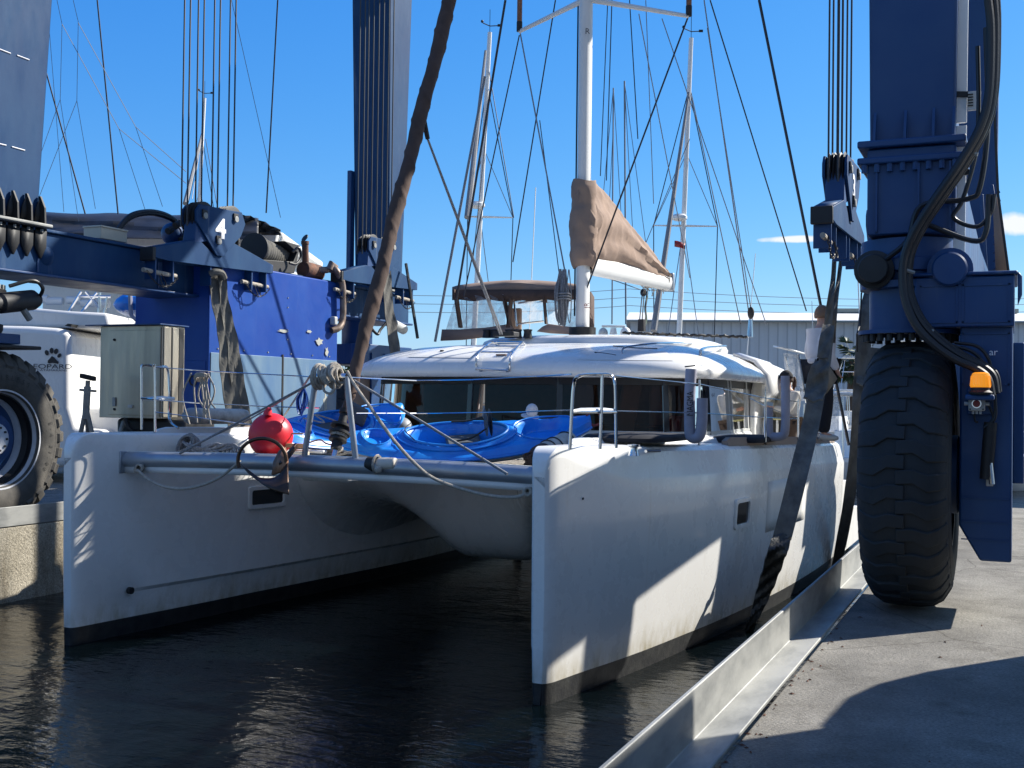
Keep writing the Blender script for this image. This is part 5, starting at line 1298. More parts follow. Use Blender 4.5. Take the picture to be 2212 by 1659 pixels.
# --- upper frame, above the picture
hpart('upper_side_beam', MB().box(-11.6, -10.4, 8.2, 20.2, 11.2, 12.3), 'navy'); hpart('upper_side_beam', MB().box(-1.3, -.1, 8.2, 20.2, 11.2, 12.3), 'navy')
hpart('upper_cross_beam', MB().box(-10.4, -1.3, 18.6, 19.6, 11.3, 12.2), 'navy')
# --- column flanges and fin gussets
for (x, ya, yb) in ((-10.70, 9.62, 10.33), (-10.76, 18.7, 19.3)):
    hpart('column_flange', MB().box(x-.78, x+.12, ya-.05, yb+.05, 4.39, 4.43), 'galv')
    n = 4 if ya < 12 else 3
    for i in range(n):
        y = lerp(ya+.04, yb-.06, i/(n-1))
        po = [(x+.0, 4.43), (x+.11, 4.43), (x+.10, 4.62), (x+.03, 4.76), (x, 4.76)]
        hpart('gusset', MB().prism(po, 'y', y-.012, y+.012), 'black', bev=0, smooth=False)
        hpart('gusset', MB().add([(x+.02,y-.09,4.46),(x+.02,y+.09,4.46),(x+.02,y+.07,4.60),(x+.02,y+.01,4.73),(x+.02,y-.01,4.73),(x+.02,y-.07,4.60)], [(0,1,2,3,4,5)]), 'black', bev=0, solid=.02)
        hpart('gusset', MB().add([(x+.03,y-.09,4.38),(x+.03,y+.09,4.38),(x+.03,y+.085,4.16),(x+.03,y+.01,4.02),(x+.03,y-.01,4.02),(x+.03,y-.085,4.16)], [(0,1,2,3,4,5)]), 'black', bev=0, solid=.02)
        hpart('flange_bolt', MB().cyl((x+.05,y,4.33),(x+.05,y,4.335+.03),.02,6), 'galv', bev=0)
hpart('column_flange', MB().box(-1.12, -.35, 9.0, 9.72, 4.335, 4.39), 'navy')
hpart('column_flange', MB().box(-1.12, -.35, 9.0, 9.72, 4.21, 4.262), 'navy')
for i in range(8):
    hpart('flange_bolt', MB().cyl((-1.07+i*.092, 9.03, 4.15), (-1.07+i*.092, 9.03, 4.21), .022, 6), 'navy', bev=0)
for x in (-1.0, -.78, -.58, -.44): hpart('gusset', MB().prism([(9.10,4.39),(9.03,4.39),(9.03,4.45),(9.10,4.62)], 'x', x-.01, x+.01), 'navy', bev=0)
for x in (-.98, -.68, -.46): hpart('beam_stiffener', MB().box(x-.008, x+.008, 9.02, 9.05, 3.70, 4.2), 'navy', bev=0)
# weld dashes on the left columns, lit edges of the lacing eyes
for (cx_, seq) in ((-10.62, ((0,100,1),(22,186,72,205),(98,212,146,232),(4,550,60,570),(82,575,134,590))),):
    for (a, b, c_, d) in [s_ for s_ in seq if len(s_) == 4]:
        q0 = P(a/1.58/1.8228*1.0, (b/1.58)/1.8228, x=cx_); q1 = P(c_/1.58/1.8228, (d/1.58)/1.8228, x=cx_)
for (x0, y0, x1, y1) in ((8,186/2,0,0),):
    pass
for (x0, y0, x1, y1) in ((12,102,40,113),(54,117,80,127),(3,305,33,312),(45,315,73,323)):
    a, b = P(x0, y0, x=-10.56), P(x1, y1, x=-10.56); xx = -10.72+.112*(a.z-4.385)/6.8
    a.x = b.x = xx+.004; hpart('weld_bead', MB().tube([a, b], .008, 5), 'textw', bev=0)
# conical cap on the left beam
q = P(101, 553, x=LB)
hpart('conical_cap', MB().lathe([(0,.07),(.03,.062),(.105,.012),(.115,.0),(.115,-.01)], (LB, q.y, q.z), (1,0,0), 24), 'navyworn', bev=0)
# --- wheels
def wheel(cx_, cy_, side, rub, steer=0.0, r=1.02, w=.62, LUG=.022):
    """side +1: outer face (hub) looks to +x"""
    c_ = Vector((cx_, cy_, DZ+r)); ax = Vector((side, 0, 0))
    WH = hpart('wheel', MB().lathe([(.10,.18),(.30,.17),(.31,.10),(.42,.02),(.48,.0)], c_, ax, 40), 'navy', bev=0)
    hpart('hub', MB().lathe([(0,.24),(.17,.235),(.19,.22),(.20,.15)], c_, ax, 24), 'rimw', parent=WH, bev=0)
    for i in range(10): 
        a = 2*pi*i/10; p = c_+Vector((side*.225, cos(a)*.14, sin(a)*.14)); hpart('wheel_nut', MB().cyl(p, p+ax*.03, .014, 6), 'black', parent=WH, bev=0)
    h = w/2
    hpart('rim', MB().lathe([(.46,-.02),(.50,.06),(.535,.10),(.545,h-.06),(.575,h-.02),(.585,h+.005),(.565,h+.005)], c_, ax, 56), 'rimw', parent=WH, bev=0)
    hpart('rim_ring', MB().lathe([(.50,.09),(.535,.15),(.525,.22),(.545,h-.09)], c_, ax, 56), 'black', parent=WH, bev=0)
    def RT_(x): return 1.0-.115*min(1.0, abs(x)/h)**4.5
    prof = [(.55,-h+.03),(.60,-h-.02),(.70,-h-.035),(.79,-h-.025),(.85,-h-.008)]+[(RT_(x), x) for x in [h*(-1+2*k/16) for k in range(17)]]+[(.85,h+.008),(.79,h+.025),(.70,h+.035),(.60,h+.02),(.55,h-.03)]
    T_ = obj('tyre', MB().lathe(prof, c_, ax, 96), M[rub], WH, ang=60)
    mb = MB(); n = 30
    def pt(a, rr, h_): return c_+Vector((side*h_, cos(a)*rr, sin(a)*rr))
    for i in range(n):
        a0 = 2*pi*i/n; da = 2*pi/n*.33
        for sd in (1, -1):
            off = 0 if sd > 0 else pi/n
            # curved chunky lug from shoulder to past the centre line
            path = [(h-.002, 0.0), (h*.86, .010), (h*.62, .018), (h*.30, -.028), (-.05*w, -.02)]
            prev = None
            for j, (hh, sh) in enumerate(path):
                ww = da*(1.0 if j < 3 else .8); rr0 = RT_(hh)-.02; rr1 = RT_(hh)+(LUG if j else .010)
                ring_ = [pt(a0+off+sh-ww, rr0, sd*hh), pt(a0+off+sh+ww, rr0, sd*hh), pt(a0+off+sh+ww*.86, rr1, sd*hh), pt(a0+off+sh-ww*.86, rr1, sd*hh)]
                if j == 0: 
                    sr = [pt(a0+off-ww, .82, sd*(h+.004)), pt(a0+off+ww, .82, sd*(h+.004)), pt(a0+off+ww*.9, .865, sd*(h+.004+LUG*.6)), pt(a0+off-ww*.9, .865, sd*(h+.004+LUG*.6))]
                    mb.grid([sr, ring_], True); mb.cap(sr)
                if prev: mb.grid([prev, ring_], True)
                prev = ring_
            mb.cap(prev)
    obj('tyre_tread', mb, M[rub], WH, ang=40, bev=.012, seg=2)
    # radial ribs on the sidewall
    mb = MB()
    for i in range(48):
        a = 2*pi*i/48; mb.tube([pt(a, .80, h+.020), pt(a, .875, h+.0)], .0035, 4)
    for rr_, hh_ in ((.80, h+.020), (.875, h+.0)): mb.tube([pt(2*pi*k/60, rr_, hh_) for k in range(60)], .004, 4, closed=True)
    obj('sidewall_ribs', mb, M[rub], WH)
    return WH, c_
W1, c1_ = wheel(-11.09, 9.85, 1, 'tyre', LUG=.05)
W2, c2_ = wheel(-.75, 9.47, 1, 'tyred', w=.58)
W3, _ = wheel(-11.09, 18.1, 1, 'tyre'); W4, _ = wheel(-.85, 17.7, 1, 'tyred')
mtx = mat('raised_sidewall_lettering', (0.03,0.03,0.028), .8)
def sidetext(WH, c_, txt, a0, r_, size, h):
    for i, ch in enumerate(txt):
        a = a0-i*size*.95/r_; p = c_+Vector((h, cos(a)*r_, sin(a)*r_)); ey = Vector((0, cos(a), sin(a))); ex = Vector((0, sin(a), -cos(a)))
        if ch != ' ': obj('sidewall_lettering', text_mb(ch, p, ex, ey, size, .004), mtx, WH, smooth=False)
sidetext(W1, c1_, 'AIRLESS', 1.75, .72, .085, .345); sidetext(W1, c1_, 'E-4 21.00', .25, .72, .075, .345)
sidetext(W2, c2_, '21.00 R35', -.35, .72, .10, .32)
# --- left near running gear: pivot, steering ram, mudguard plate
hpart('wheel_pivot', MB().lathe([(.30,0),(.33,.06),(.33,.12),(.27,.14),(.27,.42),(.34,.44),(.36,.52),(.30,.55)], (-11.02, 9.62, 3.08), Z, 32), 'black', bev=0)
for i in range(24):
    a = 2*pi*i/24; hpart('pivot_bolt', MB().cyl((-11.02+.33*cos(a), 9.62+.33*sin(a), 3.60), (-11.02+.33*cos(a), 9.62+.33*sin(a), 3.66), .018, 6), 'galv', bev=0)
hpart('steering_ram', MB().tube([P(-60,662,x=-10.6), P(-5,655,x=-10.6), P(0,655,x=-10.6), P(70,648,x=-10.6), P(82,650,x=-10.6)], [.09,.09,.12,.12,.075], 16), 'black', bev=0)
hpart('ram_rod', MB().tube([P(50,668,x=-10.55), P(64,690,x=-10.55)], .04, 10), 'galv', bev=0)
hpart('steering_hose', MB().tube(spl([P(20,618,x=-10.5), P(70,606,x=-10.4), P(92,622,x=-10.4), P(84,645,x=-10.55)], 8), .022, 8), 'hose', bev=0)
hpart('wheel_fork', MB().box(-11.55, -11.42, 9.2, 10.4, 1.6, 3.1), 'navy'); hpart('wheel_fork', MB().box(-11.5, -10.72, 9.25, 10.05, 2.98, 3.10), 'navy')
hpart('mudguard', MB().box(-11.4, -10.70, 9.1, 10.35, 2.93, 2.972), 'black')
# left far running gear
hpart('wheel_pivot', MB().lathe([(.3,0),(.33,.06),(.28,.1),(.28,.75),(.3,.78)], (-11.05, 18.1, 3.04), Z, 28), 'navy', bev=0)
hpart('wheel_fork', MB().box(-10.62, -10.4, 17.2, 19.0, 1.5, 3.35), 'navy'); hpart('wheel_fork', MB().box(-11.6, -10.62, 17.3, 18.9, 3.0, 3.35), 'navy')
for y in (17.5, 17.95, 18.4): hpart('fork_rib', MB().box(-10.398, -10.37, y, y+.03, 1.6, 3.2), 'navy', bev=0)
hpart('ram_cylinder', MB().cyl(P(850,700,x=-10.3), P(872,712,x=-10.3), .09, 14), 'greyp', bev=0)
hpart('steering_hose', MB().tube(spl([P(795,685,x=-10.4), P(800,705,x=-10.4), P(815,722,x=-10.35), P(822,712,x=-10.35), P(840,690,x=-10.3)], 6), .025, 8), 'hose', bev=0)
# --- right near running gear
hpart('turntable', MB().lathe([(.34,0),(.36,.03),(.36,.10),(.40,.11),(.40,.20),(.36,.21),(.35,.36)], (-.78, 9.42, 3.30), Z, 40), 'navy', bev=0)
for (px, r_) in ((1887, .145), (2052, .16)):
    q = P(px, 582, y=8.98); mb = MB().lathe([(0,-.06),(r_*.7,-.055),(r_*.78,-.04),(r_*.78,0),(r_,.01),(r_,.16),(r_*.85,.30),(r_*.8,.4)], q, (0,1,0), 28)
    hpart('slew_motor', mb, 'black' if px < 1900 else 'navy', bev=0)
hpart('fork_head', MB().lathe([(.30,0),(.30,.30),(.37,.31),(.37,.36)], (-.76, 9.35, 2.97), Z, 40), 'navy', bev=0)
hpart('fork_head', MB().lathe([(.38,0),(.38,.03),(.2,.03)], (-.76, 9.35, 2.935), Z, 40), 'navy', bev=0)
for i in range(26):
    a = 2*pi*i/26; p = Vector((-.76+.33*cos(a), 9.35+.33*sin(a), 2.88)); hpart('pivot_bolt', MB().cyl(p, p+Vector((0,0,.055)), .024, 8), 'black', bev=0)
hpart('fork_head', MB().box(-.70, -.02, 8.98, 9.95, 2.97, 3.34), 'navy')
FK = yz([(2080,640),(2187,640),(2178,1200),(2110,1197),(2082,1130)], -.2)
leg = [(-.385, 3.34), (-.03, 3.34), (-.03, 1.27), (-.24, 1.27), (-.385, 1.52)]
hpart('wheel_fork', MB().prism(leg, 'y', 9.05, 9.95), 'navy', bev=.015)
hpart('fork_top_plate', MB().box(-.75, .0, 8.95, 10.0, 3.344, 3.37), 'navy')
hpart('fork_lug', MB().prism([(.0,3.37),(.03,3.33),(.03,3.2),(-.0,3.12)], 'y', 9.0, 9.1), 'navy')
for (x0, x1, z0, z1) in ((-.37,-.05,3.0,3.28),(-.66,-.40,3.0,3.28),(-.37,-.05,2.55,2.93)):
    mb = MB(); w_ = .012; y_ = 8.98 if z0 > 2.96 else 9.05
    for (a, b, c_, d) in ((x0,x1,z0,z0+w_),(x0,x1,z1-w_,z1),(x0,x0+w_,z0,z1),(x1-w_,x1,z0,z1)): mb.box(a, b, y_-.008, y_+.004, c_, d)
    hpart('fork_stiffener', mb, 'navy', bev=0)
for z in (1.42, 1.55, 1.72): hpart('fork_stiffener', MB().box(-.37, -.05, 9.042, 9.052, z, z+.008), 'navy', bev=0)
hpart('axle_housing', MB().lathe([(0,.0),(.30,.0),(.30,.12),(.2,.16)], (-.53, 9.47, 1.87), (1,0,0), 28), 'navy', bev=0)
# vertical ram beside the leg with a slot
hpart('fork_ram', MB().tube([P(2140,912,y=9.0), P(2130,1035,y=9.0)], .045, 12), 'black', bev=0); hpart('fork_ram_rod', MB().tube([P(2138,1000,y=8.98), P(2143,1046,y=8.98)], .02, 10), 'steel', bev=0)
hpart('ram_slot', MB().box(P(2130,1020,y=9.05).x, P(2146,1020,y=9.05).x, 9.046, 9.056, P(2130,1050,y=9.05).z, P(2130,1005,y=9.05).z), 'greyp', bev=.004)
# conduit strip down the column, bracket
a, b = P(2080, -40, y=9.22), P(2071, 598, y=9.22)
for k0, k1 in ((0,.48),(.49,.55),(.56,1)):
    hpart('conduit', MB().bar(a.lerp(b, k0), a.lerp(b, k1), .082, .03, up=(0,1,0)), 'greyp' if False else 'whitep', bev=.004)
for y_ in (204, 372-0): hpart('conduit_clamp', MB().bar(P(2066,y_,y=9.2), P(2094,y_,y=9.2), .03, .04), 'black', bev=0)
q = P(2104, 400/1.0*1.0-0, y=9.2); q = P(2105, 218, y=9.2)
hpart('cable_tray', MB().obox(q, (.045,0,0), (0,.02,0), (0,0,.07)), 'greyp', bev=.004)
for i in range(5): hpart('tray_fin', MB().obox(P(2096, 205+i*6, y=9.19), (.02,0,0), (0,.02,0), (0,0,.004)), 'black', bev=0)
# hoses looping from the column to the fork
HP = [(2146,-10),(2150,60),(2146,190),(2128,270),(2085,350),(2030,430),(1985,500),(1962,560),(1962,630),(1985,690),(2025,735),(2075,770),(2118,790),(2144,812),(2152,850)]
for i, (dx, dy, yy, r_) in enumerate(((0,0,8.86,.030),(-12,5,8.80,.030),(10,-3,8.92,.016))):
    pts = [P(x+dx*(1-.2*sin(j)), y+dy, y=yy+.02*sin(j*1.1)) for j, (x, y) in enumerate(HP)]
    hpart('hydraulic_hose', MB().tube(spl(pts, 8), r_, 10), 'hose', bev=0)
for pts, yy, r_ in (([(2112,100),(2114,230),(2108,330),(2080,430),(2060,470),(2110,490),(2140,460),(2148,420)],8.98,.016), ([(2130,60),(2134,260),(2118,400),(2090,430),(1990,445),(1960,520),(1900,570)],8.98,.02), ([(2136,420),(2130,500),(2100,520),(1990,480)],8.97,.02), ([(2062,740),(2110,748),(2135,775),(2140,810),(2128,850)],8.95,.012), ([(2050,745),(2100,760),(2125,790),(2122,840)],8.93,.012), ([(2104,880),(2106,908),(2113,912)],8.97,.008), ([(2124,880),(2132,870),(2146,900),(2140,912)],8.97,.01), ([(2146,830),(2150,870),(2148,905),(2125,925)],8.97,.012)):
    hpart('hydraulic_hose', MB().tube(spl([P(x, y, y=yy) for x, y in pts], 6), r_, 8), 'hose', bev=0)
for (x, y) in ((1962,585),(2003,712),(2098,330)): hpart('hose_clip', MB().tube([P(x-14,y-4,y=8.84), P(x+14,y+4,y=8.84)], .014, 6), 'galv', bev=0)
# beacon and emergency stop
bq = P(2118, 843, y=8.74)
BC = hpart('beacon', MB().lathe([(0,-.03),(.075,-.03),(.08,-.015),(.06,.0),(.058,.022),(0,.024)], bq, Z, 24), 'black', bev=0)
hpart('beacon_lens', MB().lathe([(.066,.0),(.068,.01),(.062,.075),(.055,.098),(.04,.105),(0,.107)], bq+Vector((0,0,.02)), Z, 28), 'amber', parent=BC, bev=0)
mb = MB()
for i in range(20):
    a = 2*pi*i/20; mb.tube([bq+Vector((.067*cos(a), .067*sin(a), .03)), bq+Vector((.061*cos(a), .061*sin(a), .10))], .0035, 4)
hpart('beacon_rib', mb, 'amber', parent=BC, bev=0)
hpart('beacon_bracket', MB().box(bq.x-.1, bq.x+.09, 8.70, 9.05, bq.z-.07, bq.z-.03), 'navy')
eq = P(2110, 872, y=8.94)
ES = hpart('stop_box', MB().obox(eq, (.056,0,0), (0,.035,0), (0,0,.052)), 'greyp', bev=.008)
hpart('stop_collar', MB().cyl(eq+Vector((0,-.035,0)), eq+Vector((0,-.048,0)), .033, 20), 'steel', parent=ES, bev=0)
hpart('stop_button', MB().cyl(eq+Vector((0,-.048,0)), eq+Vector((0,-.07,0)), .025, 20), 'redp', parent=ES, bev=.004)
for sx in (-1, 1): hpart('cable_gland', MB().cyl(eq+Vector((sx*.056,0,0)), eq+Vector((sx*.085,0,0)), .014, 10), 'greyp', parent=ES, bev=0)
for i in (-1,0,1): hpart('cable_gland', MB().cyl(eq+Vector((i*.024,0,-.052)), eq+Vector((i*.024,0,-.075)), .009, 8), 'greyp', parent=ES, bev=0)
for sx in (-1,1):
    for sz in (-1,1): hpart('box_screw', MB().cyl(eq+Vector((sx*.043,-.034,sz*.04)), eq+Vector((sx*.043,-.037,sz*.04)), .006, 8), 'black', parent=ES, bev=0)
hpart('stop_bracket', MB().obox(eq+Vector((.02,.06,.02)), (.09,0,0), (0,.02,0), (0,0,.10)), 'navy')
hpart('fork_name', text_mb('ar', P(2146,761,y=9.04), (1,0,0), Z, .07, .003), 'textw', bev=0, smooth=False)
# outer equipment box on the right
q0, q1 = P(2188, 740, y=9.9), P(2206, 1045, y=9.9)
hpart('outer_box', MB().box(q0.x, q0.x+.085, 9.9, 10.6, q1.z, q0.z), 'navy', bev=.01)
# far right: ladder, brace and net by the far column
for k in range(12):
    a, b = P(2146-k*.2, 420+k*18, y=17.6), P(2160+k*1.2, 414+k*18, y=17.6); hpart('ladder_rung', MB().tube([a, b], .018, 5), 'navy', bev=0)
hpart('ladder_rail', MB().bar(P(2120,420,y=17.6), P(2132,618,y=17.6), .07, .05), 'navy'); hpart('ladder_rail', MB().bar(P(2142,400,y=17.6), P(2176,618,y=17.6), .09, .05), 'navy')
hpart('stair_rail', MB().tube([P(2148,240,y=17.4), P(2156,420,y=17.4), P(2182,612,y=17.4)], .02, 6), 'black', bev=0)
hpart('side_screen', MB().add([P(2144,430,y=17.5), P(2156,425,y=17.5), P(2182,612,y=17.5), P(2152,612,y=17.5)], [(0,1,2,3)]), 'galv' if False else 'canvas', solid=.01, bev=0)
hpart('far_ram', MB().tube([P(2098,520,y=17.2), P(2130,610,y=17.2)], .08, 10), 'steel', bev=0)
hpart('fork_head', MB().box(-1.2, -.35, 17.2, 18.4, 3.0, 3.68), 'navy'); 
# --- two blocks added under the right beam to cast shadows on the hull
hpart('shadow_bar', MB().box(-.73, -.63, 12.02, 12.46, 2.88, 3.68), 'navy')
hpart('shadow_block', MB().box(-.95, -.50, 14.1, 15.4, 2.35, 3.68), 'navy', bev=.04)
# ------------------------------------------------------------------ box truck added out of view, shaped to cast the dock's foreground shadow
t = thing('added_truck', 'white box truck added out of view to shade the right dock', 'truck', (2.3, 6.0, DZ))
obj('cargo_box', MB().box(1.12, 3.5, .6, 8.05, DZ+.75, 3.95), M['whitep'], t, bev=.05)
cabp = [(8.12,DZ+.55),(8.12,3.28),(8.75,3.22),(9.02,3.08),(9.2,2.8),(9.33,2.1),(9.36,DZ+.5)]
obj('cab', MB().prism(cabp, 'x', 1.2, 3.4), M['whitep'], t, bev=.08)
obj('windscreen', MB().add([(1.35,9.215,2.86),(3.25,9.215,2.86),(3.25,9.35,2.15),(1.35,9.35,2.15)], [(0,1,2,3)]), M['dkp'], t, solid=.01)
for x in (1.19, 3.41): obj('door_window', MB().box(x-.006, x+.006, 8.3, 9.1, 2.2, 2.8), M['dkp'], t)
obj('bumper', MB().box(1.25, 3.35, 9.37, 9.45, DZ+.35, DZ+.62), M['black'], t, bev=.02)
for x in (1.6, 3.0): obj('headlight', MB().box(x-.16, x+.16, 9.36, 9.39, DZ+.7, DZ+.9), M['greyp'], t, bev=.02)
obj('chassis', MB().box(1.9, 2.7, .8, 9.0, DZ+.45, DZ+.74), M['black'], t)
for x, s_ in ((1.25, -1), (3.37, 1)):
    for y in (2.2, 8.35):
        wh = obj('wheel', MB().lathe([(.02,.13),(.20,.13),(.25,.08),(.27,.13),(.42,.13),(.47,.08),(.47,-.12),(.42,-.14),(.1,-.14)], (x, y, DZ+.47), (s_,0,0), 32), M['black'], t)
        obj('rim', MB().lathe([(0,.135),(.10,.14),(.2,.12),(.24,.1)], (x, y, DZ+.47), (s_,0,0), 20), M['greyp'], wh)
# ------------------------------------------------------------------ machinery on the left beam
EX = -10.42
ty = [(13.1,1.15),(16.45,1.15),(16.45,3.7),(16.72,3.85),(16.72,4.33),(13.1,4.33)]
EB = hpart('engine_house', MB().prism([(p[0], p[1]) for p in ty], 'x', -11.75, EX), 'engblue', bev=.02)
hpart('door_panel', MB().box(EX+.001, EX+.014, 13.14, 14.85, 1.2, 3.02), 'engworn', parent=EB, bev=.006)
hpart('door_panel', MB().box(EX+.001, EX+.014, 14.90, 16.42, 1.2, 3.02), 'engworn', parent=EB, bev=.006)
hpart('door_panel', MB().box(-11.72, -10.9, 13.086, 13.099, 1.3, 2.95), 'engworn', parent=EB, bev=.006); hpart('door_panel', MB().box(-10.86, -10.46, 13.086, 13.099, 1.3, 2.9), 'engblue', parent=EB, bev=.006)
hpart('door_seal', MB().box(EX+.001, EX+.02, 14.86, 14.89, 1.2, 3.06), 'black', parent=EB, bev=0)
hpart('door_latch', MB().box(EX+.015, EX+.04, 16.15, 16.22, 2.62, 2.76), 'black', parent=EB, bev=.004); hpart('door_latch', MB().box(EX+.015, EX+.04, 14.95, 15.0, 1.75, 1.95), 'steel', parent=EB, bev=.004)
hpart('door_latch', MB().lathe([(.06,0),(.075,.02),(.06,.03)], (-10.65, 13.08, 2.62), (0,-1,0), 16), 'black', parent=EB, bev=0)
for y in (13.3,13.9,14.5,15.1,15.7,16.2):
    hpart('rivet', MB().cyl((EX,y,3.08),(EX+.012,y,3.08),.012,6), 'galv', parent=EB, bev=0)
for z in (3.3,3.45,3.8,3.95): hpart('rivet', MB().cyl((EX,15.0,z),(EX+.012,15.0,z),.01,6), 'galv', parent=EB, bev=0)
wp = mat('worn_primer_patch', (0.45,0.44,0.36), .7, col2=(0.3,0.33,0.33), vscale=20)
for (x, y, w_, h_) in ((690,738,14,9),(612,715,18,4),(668,716,9,4),(700,800,9,16),(703,870,8,26),(698,905,12,10),(706,760,6,12)):
    q = P(x, y, x=EX+.016); s_ = w_*.0075
    n = 11; mb = MB(); mb.cap([q+Vector((0, s_*1.6*(1+.35*sin(i*2.9+x))*cos(2*pi*i/n)*.6, h_*.0075*(1+.3*sin(i*3.7+y))*sin(2*pi*i/n)*.8)) for i in range(n)]); o = obj('worn_patch', mb, wp, EB, smooth=False, solid=.003)
# grey strap padlocks
hpart('work_lamp', MB().obox(P(721,693,x=EX+.06), (.05,0,0), (0,.05,0), (0,0,.07)), 'greyp', bev=.02)
# drum winches
def drum(px, py, r_, L_, m='black'):
    q = P(px, py, x=-10.85)
    D_ = hpart('winch_drum', MB().lathe([(0,0),(r_,0),(r_,.04),(r_*.72,.05),(r_*.72,L_-.05),(r_,L_-.04),(r_,L_),(0,L_)], q, (-.15,1,-.05), 32), m, bev=0)
    hpart('drum_rope', MB().lathe([(r_*.78+.012*(i % 2), .06+i*(L_-.12)/24) for i in range(25)], q, (-.15,1,-.05), 28), 'sling', parent=D_, bev=0)
    return q
q = drum(548, 536, .24, .95); 
hpart('winch_frame', MB().prism(yz([(570,560),(640,565),(648,545),(620,520),(655,530),(642,590),(560,590)], -10.6), 'x', -11.3, -10.65), 'black', bev=.01)
hpart('winch_hose', MB().tube(spl([P(632,545,x=-10.55), P(645,535,x=-10.5), P(650,555,x=-10.5), P(640,570,x=-10.5), P(625,568,x=-10.55)], 6), .022, 8), 'hose', bev=0)
q = drum(452, 508, .20, .55)
# looping hose on the beam top and hydraulic cluster
for k in range(2):
    hpart('beam_hose', MB().tube(spl([P(248-4*k,520,x=-10.95), P(258,495-3*k,x=-10.95), P(282,470-4*k,x=-10.95), P(318,461-4*k,x=-10.95), P(352,466-4*k,x=-10.95), P(378,478-2*k,x=-10.95), P(388+2*k,494,x=-10.95), P(384,512,x=-10.95), P(372,522,x=-10.95)], 8), .035, 10), 'hose', bev=0)
hpart('hydraulic_motor', MB().ball(P(372,505,x=-11.0), .17, .14, .16, 16, 10), 'navy', bev=0); hpart('hydraulic_motor', MB().cyl(P(385,497,x=-11.0), P(402,494,x=-11.1), .15, 18), 'black', bev=.01)
for (x, y) in ((362,500),(378,488),(396,505),(388,520)): hpart('hose_union', MB().cyl(P(x,y,x=-10.85), P(x+9,y-5,x=-10.85), .05, 10), 'black', bev=.005)
# cream box on the beam
t_ = hpart('tool_box', MB().obox(P(228,512,x=-11.05)+Vector((0,0,.02)), (.15,0,0), (0,.24,0), (0,0,.075)), 'cream', bev=.01)
hpart('box_lid', MB().obox(P(228,512,x=-11.05)+Vector((0,0,.105)), (.16,0,0), (0,.25,0), (0,0,.012)), 'cream', parent=t_, bev=.005)
# exhaust
hpart('exhaust_stack', MB().tube([P(660,574,x=-10.7), P(659,522,x=-10.7)], [.055,.055], 14), 'rust', bev=0)
hpart('exhaust_rim', MB().tube([P(659,528,x=-10.7), P(659,521,x=-10.7)], .065, 14), 'rust', bev=0)
hpart('rain_cap', MB().lathe([(0,0),(.07,.0),(.07,.012),(0,.016)], P(656,514,x=-10.7)+Vector((0,.04,0)), (-.3,-.75,.5), 18), 'black', bev=0)
hpart('silencer', MB().lathe([(0,0),(.13,.0),(.14,.02),(.14,.42),(.13,.44),(0,.44)], P(654,582,x=-10.72), (.05,1,-.05), 24), 'rust', bev=0)
hpart('exhaust_pipe', MB().tube(spl([P(690,583,x=-10.6), P(706,583,x=-10.5), P(716,578,x=-10.45), P(728,587,x=-10.35), P(739,612,x=-10.32), P(741,650,x=-10.32), P(740,690,x=-10.32), P(732,708,x=-10.32), P(716,714,x=-10.38)], 8), .055, 14), 'pipe', bev=0)
hpart('exhaust_elbow', MB().tube([P(712,585,x=-10.45), P(716,572,x=-10.45), P(726,580,x=-10.4)], [.07,.075,.06], 12), 'pipe', bev=0)
# steel control cabinet
q = P(215, 790, y=11.9); 
cx0, cx1 = P(216, 800, y=11.9).x, P(350, 800, y=11.9).x
cz1, cz0 = P(280, 704, y=11.9).z, P(280, 903, y=11.9).z
cd = P(398, 800, x=cx1).y
CB = hpart('control_cabinet', MB().box(cx0, cx1, 11.9, cd, cz0, cz1), 'cab', bev=.006)
hpart('cabinet_door', MB().box(cx0+.17, cx1-.02, 11.885, 11.899, cz0+.04, cz1-.06), 'cab', parent=CB, bev=.004)
hpart('cabinet_roof', MB().box(cx0-.2, cx1+.03, 11.82, cd+.05, cz1+.003, cz1+.02), 'navy', parent=CB, bev=.003)
hpart('cabinet_seal', MB().box(cx1-.018, cx1-.006, 11.886, 11.9, cz0+.02, cz1-.03), 'black', parent=CB, bev=0)
for (x, y) in ((247,734),(247,884)): hpart('cabinet_hinge', MB().cyl(P(x,y,y=11.88), P(x,y,y=11.87), .018, 10), 'black', parent=CB, bev=0)
hpart('cabinet_lock', MB().obox(P(281,878,y=11.87), (.035,0,0), (0,.01,0), (0,0,.02)), 'greyp', parent=CB, bev=.004); hpart('cabinet_lock', MB().obox(P(246,868,y=11.87), (.025,0,0), (0,.006,0), (0,0,.06)), 'galv', parent=CB, bev=.003)
for k, (a, m_) in enumerate(((0.0,'cab'),(.36,'black'),(.42,'cab'),(.74,'black'))):
    b = (.36,.42,.74,1.0)[k]; hpart('cabinet_side_panel', MB().box(cx1+.002, cx1+.014, lerp(11.92,cd-.02,a), lerp(11.92,cd-.02,b)-.01, cz0+.02, cz1-.02), m_, parent=CB, bev=.003)
hpart('under_gear', MB().box(cx0+.2, cx1+.3, 12.0, cd+.3, cz0-.55, cz0-.005), 'black', bev=.05)
for k in range(4): hpart('under_hose', MB().tube(spl([P(270+k*30,905,x=-10.8), P(285+k*28,930,x=-10.7), P(330+k*20,926,x=-10.6), P(380+k*15,905,x=-10.7)], 6), .03, 8), 'hose', bev=0)
hpart('under_brace', MB().tube([P(252,955,x=-10.9), P(268,910,x=-10.9)], .03, 8), 'galv', bev=0)
